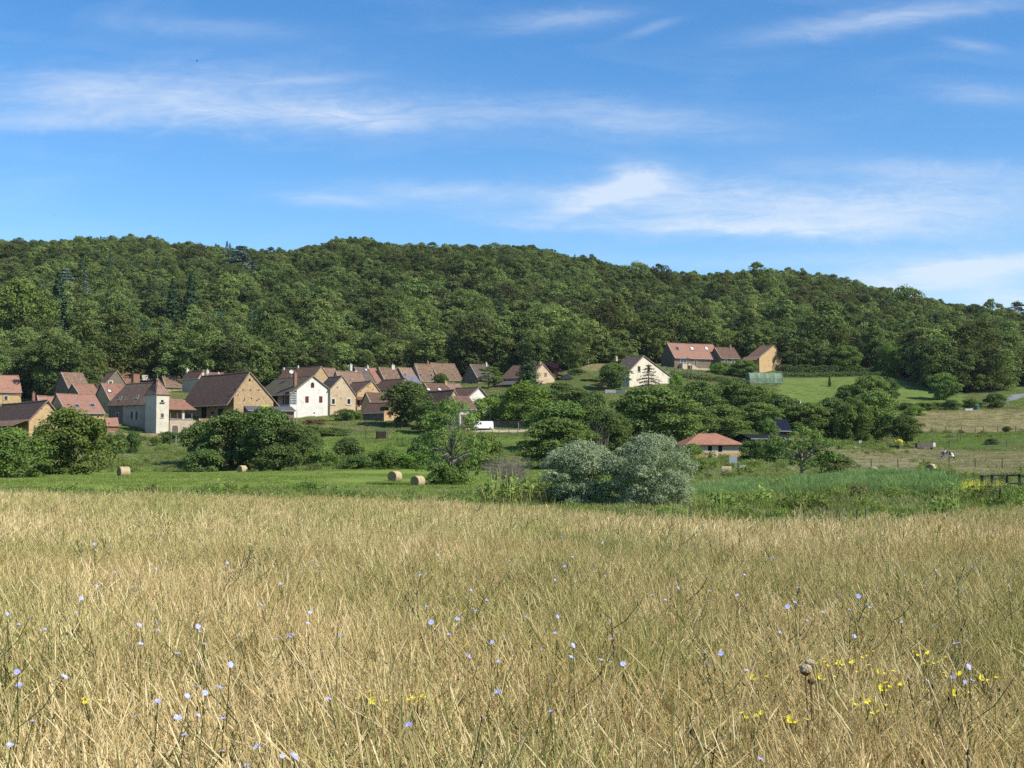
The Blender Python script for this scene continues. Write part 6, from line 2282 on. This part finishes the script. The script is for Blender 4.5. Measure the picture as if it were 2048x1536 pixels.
def bale_meshes():
    n, L, r = 28, 1.2, .68
    body, end = MB(), MB()
    rr = random.Random(4)
    rad = [r * (1 + rr.uniform(-.012, .012)) for _ in range(n)]
    rings = [(-L / 2, .955), (-L / 2 + .06, 1.0), (-L / 4, 1.006), (0, .998), (L / 4, 1.006), (L / 2 - .06, 1.0), (L / 2, .955)]
    V_ = [(x, rad[i] * s * math.cos(6.283 * i / n), max(rad[i] * s * math.sin(6.283 * i / n), -r * .93) + r * .93) for x, s in rings for i in range(n)]
    F_ = [(k * n + i, k * n + (i + 1) % n, (k + 1) * n + (i + 1) % n, (k + 1) * n + i) for k in range(len(rings) - 1) for i in range(n)]
    body.add(V_, F_)
    ends = []
    for sx in (-1, 1):
        e = MB()
        pr = [(sx * (L / 2 - .002), .955), (sx * (L / 2 + .02), .7), (sx * (L / 2 - .01), .4), (sx * (L / 2 + .015), .15)]
        V2 = [(x, rad[i] * s * math.cos(6.283 * i / n), max(rad[i] * s * math.sin(6.283 * i / n), -r * .93) + r * .93) for x, s in pr for i in range(n)]
        F2 = [(k * n + i, k * n + (i + 1) % n, (k + 1) * n + (i + 1) % n, (k + 1) * n + i) for k in range(len(pr) - 1) for i in range(n)]
        F2.append(tuple((len(pr) - 1) * n + i for i in range(n)))
        e.add(V2, F2)
        ends.append(e.mesh('end_face', M['hay_end'], smooth=True))
    return body.mesh('rolled_side', M['hay'], smooth=True), ends


BM_, BE_ = bale_meshes()
for (px, Y, rot, lab) in [
    (248, 129, 42, 'round hay bale lying alone on the mown field right of the full walnut'),
    (485, 176, 55, 'round hay bale under the thicket, half turned with its end to the left'),
    (107, 188, 25, 'round hay bale peeping out between the two walnuts at the left'),
    (790, 121, 62, 'left one of the two paired hay bales beside the half dead tree'),
    (836, 104, 55, 'right one of the two paired hay bales beside the half dead tree'),
    (1453, 131, -20, 'round hay bale with sunlit orange end below the red roofed hut'),
    (1745, 133, 50, 'hay bale half sunk behind the reeds, left of the other one'),
    (1862, 140, 50, 'hay bale behind the reeds below the piebald cow'),
]:
    x_ = P(px, 900, Y).x
    o = empty('hay_bale', (x_, Y, gz(x_, Y) - .02 + (.25 if px in (1862, 1453) else 0)), R(rot), lab, 'hay bale', 'round hay bales on the fields')
    o.scale = (1.0, 1, 1)
    o.scale = (.84, .80, .80) if px != 836 else (.72, .69, .69)
    link(bpy.data.objects.new('rolled_side', BM_), o)
    for e in BE_:
        link(bpy.data.objects.new('end_face', e), o)

# ------------------------------------------------------------------ fences


def fence(name, label, pts, h=1.2, wires=3, post='post', r=.07, wire_r=.018, rail=None, mesh=False, group='fences around the fields'):
    c = pts[len(pts) // 2]
    root = empty(name, c, 0, label, 'fence', group)
    rr = random.Random(int(c[0] * 13))
    tops = []
    for p in pts:
        mb = MB()
        hh = h * rr.uniform(.9, 1.1)
        q = Vector(p) - Vector(c)
        t = q + Vector((rr.uniform(-.05, .05), rr.uniform(-.05, .05), hh))
        mb.path([q - Vector((0, 0, .4)), q.lerp(t, .5), t], [r * 1.05, r, r * .9], 6)
        mb.build('post', M[post], root)
        tops.append((q, hh))
    if wires:
        mb = MB()
        for (a, ha), (b, hb) in zip(tops[:-1], tops[1:]):
            for k in range(wires):
                f = .35 + .58 * k / max(wires - 1, 1)
                p0, p1 = a + Vector((0, -r, ha * f)), b + Vector((0, -r, hb * f))
                m = (p0 + p1) / 2 - Vector((0, 0, .03))
                mb.path([p0, m, p1], [wire_r] * 3, 4)
            if mesh:
                n_ = int((b - a).length / .25)
                for k in range(n_):
                    q = a.lerp(b, (k + .5) / n_)
                    mb.tube(q + Vector((0, -r, .05)), q + Vector((0, -r, h * .92)), wire_r * .6, None, 3, False)
        mb.build('wire', M['wire'], root)
    if rail:
        mb = MB()
        for (a, ha), (b, hb) in zip(tops[:-1], tops[1:]):
            for f in rail:
                mb.path([a + Vector((0, -r * 1.2, ha * f)), b + Vector((0, -r * 1.2, hb * f))], [.055, .055], 5)
        mb.build('rail', M[post], root)
    return root


fence('wire_fence', 'wire fence with thin posts crossing the paddock before the cow', [on_ground(q, y) for q, y in ((1690, 166), (1741, 165), (1794, 165), (1846, 165), (1896, 164), (1948, 163), (2002, 162), (2062, 161))], 1.35)
fence('wire_fence', 'wire fence along the lower edge of the dry hay meadow', [on_ground(q, 259) for q in (1836, 1862, 1890, 1922, 1949, 1966, 1994, 2030, 2070)], 1.3)
fence('wire_fence', 'wire fence by the grey lane under the dry hay meadow', [on_ground(q, y) for q, y in ((1836, 226), (1864, 225), (1898, 224), (1901, 234), (1914, 236), (1920, 238))], 1.5)
fence('wire_fence', 'wire fence right of the isolated paddock bush', [on_ground(q, 224) for q in (1972, 2012, 2054)], 1.2)
fence('rail_fence', 'dark stout rail fence cut off by the right edge', [on_ground(q, y) for q, y in ((1961, 92), (1981, 93), (2010, 94), (2036, 92), (2062, 93))], 1.05, 0, 'post_dark', .11, rail=(.93, .38))
fence('mesh_fence', 'wire mesh fence on the slope below the ochre houses', [on_ground(q, y) for q, y in ((672, 243), (702, 241), (732, 239), (756, 238), (776, 237))], 1.7, 6, 'post', .05, .014, mesh=True)
fence('wire_fence', 'thin post fence across the pasture with one pale post', [on_ground(q, y) for q, y in ((702, 223), (735, 222), (751, 222), (782, 221), (818, 220))], 1.1, 2)
fence('wire_fence', 'low fence on the lane edge beside the van', [on_ground(q, y) for q, y in ((985, 255), (998, 255), (1018, 254), (1036, 254), (1060, 254))], 1.2, 2)
fence('garden_fence', 'thin garden fence on the lawn below the manor', [on_ground(q, 226) for q in (296, 318, 342, 368)], 1.0, 2)
fence('terrace_fence', 'dark paling fence along the terrace house drive', [on_ground(q, 378) for q in (1334, 1350, 1366, 1382, 1398, 1413)], 1.3, 3, 'post_dark')
for k, (px, Y, h_, m_, lab) in enumerate([
    (1690, 37, .70, 'wood_grey', 'left one of three short grey stakes at the meadow edge'), (1710, 38, .66, 'post', 'middle dark stake of three at the meadow edge'),
    (1727, 37, .70, 'wood_grey', 'right one of three short grey stakes at the meadow edge'),
    (780, 221, 1.5, 'post_pale', 'single pale post standing on the pasture'), (1037, 262, 1.9, 'post_pale', 'white post on the lane right of the van'),
    (1061, 262, 1.6, 'post_pale', 'white post beside the willow trunk on the lane'), (594, 262, 3.4, 'post_pale', 'pale post below the corner of the white house'),
    (353, 226, 2.0, 'post_pale', 'thin white post on the lawn below the tower'), (1177, 378, 2.6, 'post_pale', 'pale post with small cap on the dry grass bank')]):
    p = on_ground(px, Y)
    mb = MB()
    kr = .6 if Y < 50 else 1
    mb.path([(0, 0, -.4), (.01, 0, h_ * .5), (.02, 0, h_)], [.05 * kr, .048 * kr, .04 * kr], 6)
    if Y > 50:
        mb.box(-.06, -.06, h_ - .001, .08, .06, h_ + .05)
    o = mb.build('stake', M[m_], None, loc=p)
    tag(o, lab, 'post', 'single posts')
# power pole by the drive
p = on_ground(1376, 352)
po = empty('utility_pole', p, 0, 'tall wooden utility pole beside the terrace house drive', 'pole')
mb = MB()
mb.path([(0, 0, -1), (0, 0, 3.5), (.05, 0, 7.4)], [.14, .12, .09], 7)
mb.build('pole', M['wood_grey'], po)
mb = MB()
mb.box(-.7, -.14, 6.85, .75, -.06, 6.97)
mb.build('crossarm', M['wood_grey'], po)

# ------------------------------------------------------------------ walls


def stone_wall(name, label, pts, h, th=.5, mat='stone_ochre'):
    c = Vector(pts[0])
    mb = MB()
    for a, b in zip(pts[:-1], pts[1:]):
        a, b = Vector(a) - c, Vector(b) - c
        d = (b - a).normalized()
        n_ = Vector((-d.y, d.x, 0)) * th / 2
        v = [a - n_ - Vector((0, 0, .8)), b - n_ - Vector((0, 0, .8)), b + n_ - Vector((0, 0, .8)), a + n_ - Vector((0, 0, .8)),
             a - n_ + Vector((0, 0, h)), b - n_ + Vector((0, 0, h)), b + n_ + Vector((0, 0, h)), a + n_ + Vector((0, 0, h))]
        mb.add(v, [(0, 3, 2, 1), (4, 5, 6, 7), (0, 1, 5, 4), (1, 2, 6, 5), (2, 3, 7, 6), (3, 0, 4, 7)])
    o = mb.build(name, M[mat], None, loc=c)
    return tag(o, label, 'wall', 'low garden walls')


stone_wall('garden_wall', 'pale rubble garden wall below the manor', [on_ground(q, y) for q, y in ((206, 240), (262, 241), (318, 242), (352, 243))], 1.3, mat='stone_ochre')
stone_wall('garden_wall', 'low grey wall on the lane beyond the van', [on_ground(q, y) for q, y in ((984, 270), (1010, 271), (1046, 270))], 1.3, mat='stone_grey')
stone_wall('garden_wall', 'long low wall under the perfectly round tree', [on_ground(q, y) for q, y in ((1210, 318), (1232, 318), (1252, 317))], .9, mat='concrete')
stone_wall('garden_wall', 'grey terrace wall right of the green polytunnel', [on_ground(q, y) for q, y in ((1556, 390), (1572, 390), (1600, 390))], .6, mat='stone_grey')

# ------------------------------------------------------------------ polytunnel
x0, x1 = P(1494, 760, 372).x, P(1562, 760, 372).x
p = ((x0 + x1) / 2, 372, gz((x0 + x1) / 2, 372))
H_ = P(1530, 745.5, 374).z - p[2]
tn = empty('polytunnel', p, R(6), 'sagging green tarpaulin tunnel below the orange barn', 'polytunnel')
W_ = (x1 - x0) / 2
n_, m_ = 13, 13
rr = random.Random(3)
V_, F_ = [], []
for i in range(n_):
    s = -1 + 2 * i / (n_ - 1)
    dip = .10 * H_ * (1 if i % 3 else 0)
    for j in range(m_):
        a = math.pi * j / (m_ - 1)
        rad = 1 - .03 * (i % 3 != 0)
        V_.append((s * W_, -math.cos(a) * 2.3 * rad, -.25 + (H_ + .25 - dip * rr.uniform(.3, .8)) * math.sin(a) ** .55))
for i in range(n_ - 1):
    for j in range(m_ - 1):
        F_.append((i * m_ + j, (i + 1) * m_ + j, (i + 1) * m_ + j + 1, i * m_ + j + 1))
mb = MB()
mb.add(V_, F_)
mb.poly([V_[j] for j in range(m_)])
mb.poly([V_[(n_ - 1) * m_ + j] for j in range(m_)])
mb.build('cover', M['tarp'], tn, smooth=False)
hp = MB()
for s in (-1.0, -.5, 0, .5, 1.0):
    hp.path([(s * W_ * .985, -math.cos(a) * 2.34, -.25 + (H_ + .29) * math.sin(a) ** .55) for a in np.linspace(.02, math.pi - .02, 13)], [.035] * 13, 5)
hp.build('hoops', M['zinc'], tn)

# ------------------------------------------------------------------ van


def van(name, label, px, Y, rz):
    p = on_ground(px, Y)
    root = empty(name, p, rz, label, 'van')
    W = .95
    # side outline, nose at -x
    prof = [(-2.35, .42), (-2.42, .62), (-2.38, .92), (-2.20, 1.06), (-1.62, 1.18), (-.98, 1.80), (-.72, 1.92), (1.9, 1.95), (2.2, 1.90), (2.28, 1.5), (2.32, .9), (2.30, .42)]
    k = len(prof)
    body = MB()

    def wid(z):
        return W * (1 - .10 * max(z - 1.0, 0) / .95)
    rows = [(-1.0, 0), (-.93, .05), (.93, .05), (1.0, 0)]
    secs = []
    for f, ins in ((-1.0, .06), (-.92, 0), (.92, 0), (1.0, .06)):
        secs.append([(x * (1 - ins * .25), f * wid(z), z - (ins * .5 if z > 1.5 else 0)) for x, z in prof])
    V_ = [v for s_ in secs for v in s_]
    F_ = [tuple(range(k)), tuple(range(4 * k - 1, 3 * k - 1, -1))]
    for r in range(3):
        for i in range(k):
            j = (i + 1) % k
            F_.append((r * k + i, r * k + j, (r + 1) * k + j, (r + 1) * k + i))
    body.add(V_, F_)
    body.build('body', M['van_white'], root)
    ws = MB()   # windscreen on the sloping front
    a, b = Vector((-1.56, 0, 1.24)), Vector((-1.03, 0, 1.76))
    nrm = Vector((-(b - a).z, 0, (b - a).x)).normalized() * .015
    ws.slab([a + nrm + Vector((0, -.80, 0)), a + nrm + Vector((0, .80, 0)), b + nrm + Vector((0, .72, 0)), b + nrm + Vector((0, -.72, 0))], .02)
    ws.build('windscreen', M['glass'], root)
    for s in (-1, 1):
        y = s * (wid(1.4) + .012)
        sw = MB()
        pts = [(-1.30, y, 1.20), (-.55, y, 1.18), (-.55, y * .975, 1.70), (-.86, y * .975, 1.70)]
        sw.slab(pts if s < 0 else pts[::-1], .03)
        sw.build('side_window', M['glass'], root)
        hl = MB()
        hl.box(-2.40, s * .80 - .14, .86, -2.16, s * .80 + .14, 1.03)
        hl.build('headlight', M['zinc'], root)
        mr = MB()
        mr.box(-1.28, s * 1.0 - .10, 1.18, -1.16, s * 1.0 + .10, 1.36)
        mr.build('mirror', M['plastic_dark'], root)
        for x in (-1.55, 1.50):
            wt = MB()
            yy = s * (W - .10)
            wt.path([(x, yy - .11, .33), (x, yy - .10, .33), (x, yy + .10, .33), (x, yy + .11, .33)], [.25, .33, .33, .25], 18)
            w_ = wt.build('wheel', M['rubber'], root)
            rm = MB()
            rm.tube((x, s * (W + .008) - s * .03, .33), (x, s * (W + .02), .33), .20, .19, 14)
            rm.build('rim', M['rim'], w_)
    bp = MB()
    bp.box(-2.47, -.90, .36, -2.28, .90, .66)
    bp.build('bumper', M['plastic_dark'], root)
    gr = MB()
    gr.box(-2.45, -.50, .70, -2.36, .50, .84)
    gr.build('grille', M['plastic_dark'], root)
    return root


van('panel_van', 'white panel van parked on the pale gravel lane', 964, 265, R(28))
# the small parked car up by the purple tree
p = on_ground(1131, 338)
cr = empty('parked_car', p, R(20), 'dark parked car with glinting roof beside the cottage', 'car')
mb = MB()
pr = [(-2.0, .3), (-2.05, .65), (-1.2, .85), (-.6, 1.38), (.9, 1.42), (1.6, .92), (2.0, .85), (2.05, .35)]
k = len(pr)
V_ = [(x, y * (1 - .16 * max(z - .85, 0)), z) for y in (-.85, .85) for x, z in pr]
mb.add(V_, [tuple(range(k)), tuple(range(2 * k - 1, k - 1, -1))] + [(i, (i + 1) % k, (i + 1) % k + k, i + k) for i in range(k)])
mb.build('body', M['plastic_dark'], cr)
for s in (-1, 1):
    gw = MB()
    y = s * .86
    q = [(-1.05, y, .88), (1.4, y, .90), (.85, y * .93, 1.33), (-.55, y * .93, 1.31)]
    gw.slab(q if s < 0 else q[::-1], .03)
    gw.build('side_window', M['glass'], cr)
    for x in (-1.25, 1.25):
        wt = MB()
        wt.tube((x, s * .72, .31), (x, s * .88, .31), .31, .31, 14)
        wt.build('wheel', M['rubber'], cr)

# ------------------------------------------------------------------ small things on the right
def simple(name, label, cat, px, Y, parts, rz=0, group=None):
    root = empty(name, on_ground(px, Y), rz, label, cat, group)
    for pn, mat, boxes in parts:
        mb = MB()
        for b in boxes:
            if len(b) == 6:
                mb.box(*b)
            else:
                mb.tube(*b)
        mb.build(pn, M[mat], root)
    return root


simple('cattle_trough', 'long grey timber trough with white end in the paddock', 'trough', 1848, 214,
       [('trough', 'wood_grey', [(-1.55, -.4, .35, 1.3, .4, 1.15)]), ('end_panel', 'white_paint', [(1.31, -.42, .5, 1.75, .42, 1.2)]),
        ('leg', 'wood_dark', [(-1.5, -.3, -.3, -1.38, .3, .34)]), ('leg', 'wood_dark', [(1.1, -.3, -.3, 1.22, .3, .34)])], R(8))
simple('black_crate', 'flat black crate lying in the grass left of the grey trough', 'crate', 1787, 210,
       [('crate', 'black', [(-.75, -.4, 0, .75, .4, .62)]), ('lid', 'lead', [(-.82, -.46, .63, .82, .46, .70)])], R(-6))
simple('water_tank', 'green water tank beside white troughs at the top of the dry hay meadow', 'tank', 1953, 312,
       [('tank', 'tank_green', [((0, 0, 0), (0, 0, 1.15), .62, .62, 18), ((0, 0, 1.15), (0, 0, 1.32), .62, .40, 18)]), ('lid', 'white_paint', [((0, 0, 1.321), (0, 0, 1.38), .2, .2, 12)]),
        ('rim', 'zinc', [((0, 0, .02), (0, 0, .10), .66, .66, 18)])])
for px, lab in ((1933, 'left white trough beside the green tank'), (1941, 'right white trough next to the green tank')):
    simple('white_trough', lab, 'trough', px, 311, [('basin', 'white_paint', [(-.45, -.3, .05, .45, .3, .5)]), ('feet', 'concrete', [(-.4, -.25, -.3, -.2, .25, .045), (.2, -.25, -.3, .4, .25, .045)])],
           group='white troughs by the green tank')
simple('planter_bench', 'low dark raised bed with pale posts on the orchard lawn', 'raised bed', 1581, 318,
       [('box', 'wood_dark', [(-2.6, -.5, 0, 2.3, .5, .95)])] + [('post', 'white_paint', [(x - .09, -.58, -.2, x + .09, -.505, 1.15)]) for x in (-1.1, .1, 1.1)] +
       [('post', 'white_paint', [(2.31, -.5, -.2, 2.55, .4, 1.05)])], R(4))
simple('notice_board', 'grey notice board on two posts in front of the red roofed hut', 'sign', 1465, 168,
       [('board', 'sign_face', [(-.55, -.04, .75, .55, .04, 1.55)]), ('post', 'post_pale', [(-.42, -.03, -.4, -.34, .06, .749)]), ('post', 'post_pale', [(.34, -.03, -.4, .42, .06, .749)])], R(6))
simple('stone_block', 'pale stone block beside the notice board', 'block', 1482, 166, [('block', 'concrete', [(-.45, -.3, -.3, .45, .3, .55)])], R(20))
simple('white_crate', 'small white crate under the trees left of the yellow shrub', 'crate', 1719, 216, [('crate', 'white_paint', [(-.22, -.22, 0, .22, .22, .85)]), ('lid', 'concrete', [(-.26, -.26, .851, .26, .26, .92)])])
simple('wooden_box', 'dark timber compost bin at the end of the mesh fence', 'bin', 762, 236,
       [('bin', 'wood_dark', [(-.8, -.7, -.3, .9, .7, 1.35)]), ('lid', 'wood_grey', [(-.85, -.75, 1.351, .95, .75, 1.42)])], R(15))
simple('white_table', 'white garden table under the big round tree', 'table', 803, 266,
       [('top', 'white_paint', [(-.6, -.5, .70, .6, .5, .76)]), ('leg', 'white_paint', [(-.5, -.4, -.2, -.44, -.34, .70)]), ('leg', 'white_paint', [(.44, -.4, -.2, .5, -.34, .70)])])

# ------------------------------------------------------------------ the grazing cow


def cow():
    p = on_ground(1891, 185)
    root = empty('cow', p, R(-62), 'brown and white piebald cow grazing in the paddock', 'cow')
    V_, E_, Rr = [], [], []

    def pt(x, y, z, r):
        V_.append((x, y, z))
        Rr.append(r)
        return len(V_) - 1

    def chain(st, pts):
        q = st
        for a in pts:
            i = pt(*a)
            E_.append((q, i))
            q = i
        return q
    # spine: pelvis root, chest forward (+x)
    pel = pt(-.62, 0, 1.02, .31)
    mid = chain(pel, [(-.2, 0, .95, .37), (.25, 0, .94, .38)])
    sho = chain(mid, [(.68, 0, 1.02, .31)])
    nk = chain(sho, [(.95, 0, .86, .19), (1.16, 0, .58, .15)])
    hd = chain(nk, [(1.26, 0, .40, .135), (1.40, 0, .20, .10), (1.47, 0, .09, .085)])
    chain(nk, [(1.16, .17, .60, .03), (1.14, .28, .57, .045)])
    chain(nk, [(1.16, -.17, .60, .03), (1.14, -.28, .57, .045)])
    chain(pel, [(-.92, 0, 1.10, .06), (-1.0, 0, .8, .03), (-1.01, 0, .5, .03), (-1.01, .01, .38, .055)])
    for s in (-1, 1):
        chain(pel, [(-.66, .20 * s, .78, .17), (-.58, .21 * s, .58, .105), (-.74, .21 * s, .40, .065), (-.70, .21 * s, .14, .05), (-.66, .21 * s, .03, .065)])
        chain(sho, [(.64, .19 * s, .70, .14), (.64, .19 * s, .42, .075), (.63, .19 * s, .16, .05), (.66, .19 * s, .03, .065)])
    chain(pel, [(-.45, 0, .62, .10)])
    me = bpy.data.meshes.new('body')
    me.from_pydata(V_, E_, [])
    m, nt, out = new_mat('piebald hide')
    tc = nd(nt, 'ShaderNodeTexCoord')
    col = mixc(nt, ramp(nt, noise(nt, tc.outputs['Object'], 2.3, 2, .4, .3), .49, .52), (.80, .74, .64), (.075, .034, .022))
    b_ = nd(nt, 'ShaderNodeBsdfDiffuse')
    nt.links.new(col, b_.inputs[0])
    nt.links.new(b_.outputs[0], out.inputs[0])
    o = bpy.data.objects.new('body', me)
    link(o, root)
    me.materials.append(m)
    md = o.modifiers.new('skin', 'SKIN')
    if not me.skin_vertices:
        bm_ = bmesh.new()
        bm_.from_mesh(me)
        bm_.verts.layers.skin.verify()
        bm_.to_mesh(me)
        bm_.free()
    for i, sv in enumerate(me.skin_vertices[0].data):
        sv.radius = (Rr[i], Rr[i])
        sv.use_root = (i == 0)
    sb = o.modifiers.new('smooth', 'SUBSURF')
    sb.levels = sb.render_levels = 2
    for s in (-1, 1):
        hn = MB()
        hn.path([(1.16, .08 * s, .70), (1.18, .17 * s, .76), (1.22, .20 * s, .84)], [.028, .02, .006], 6)
        hn.build('horn', M['post_pale'], root)
    return root


cow()

# ------------------------------------------------------------------ birds
for (px, py, Y, rz, lab) in [(394, 122, 190, .4, 'dark bird flying high at the upper left'), (1160, 257, 420, 1.2, 'tiny far bird near the middle of the sky'),
                             (1505, 430, 430, 2.2, 'tiny far bird before the bright cloud'), (108, 430, 420, .9, 'tiny far bird low over the left skyline')]:
    p = P(px, py, Y)
    o = empty('bird', p, rz, lab, 'bird', 'birds in the sky')
    mb = MB()
    mb.path([(-.2, 0, 0), (-.08, 0, 0), (.06, 0, .01), (.16, 0, .02), (.21, 0, .02)], [.008, .045, .05, .03, .006], 8)
    mb.build('body', M['black'], o)
    for s in (-1, 1):
        w = MB()
        w.slab([(.08, 0, .02), (.05, s * .20, .10), (-.02, s * .42, .05), (-.07, s * .20, .08), (-.06, 0, .01)] if s > 0 else
               [(-.06, 0, .01), (-.07, s * .20, .08), (-.02, s * .42, .05), (.05, s * .20, .10), (.08, 0, .02)], .012)
        w.build('wing', M['black'], o)
# ------------------------------------------------------------------ the air between here and the hill
hz = bpy.data.materials.new('haze air')
hz.use_nodes = True
hz.node_tree.nodes.clear()
ho = hz.node_tree.nodes.new('ShaderNodeOutputMaterial')
hv_ = hz.node_tree.nodes.new('ShaderNodeVolumePrincipled')
hv_.inputs['Color'].default_value = (.86, .92, 1.0, 1)
hv_.inputs['Density'].default_value = HAZE
hv_.inputs['Anisotropy'].default_value = .2
hz.node_tree.links.new(hv_.outputs[0], ho.inputs['Volume'])
mb = MB()
zlo, zhi = float(GZ.min()) - 1.0, float(GZ.max()) + 40
mb.box(-2700, -320, zlo, 2700, 5100, zhi)
ha = mb.build('haze', hz)
ha['kind'] = 'stuff'
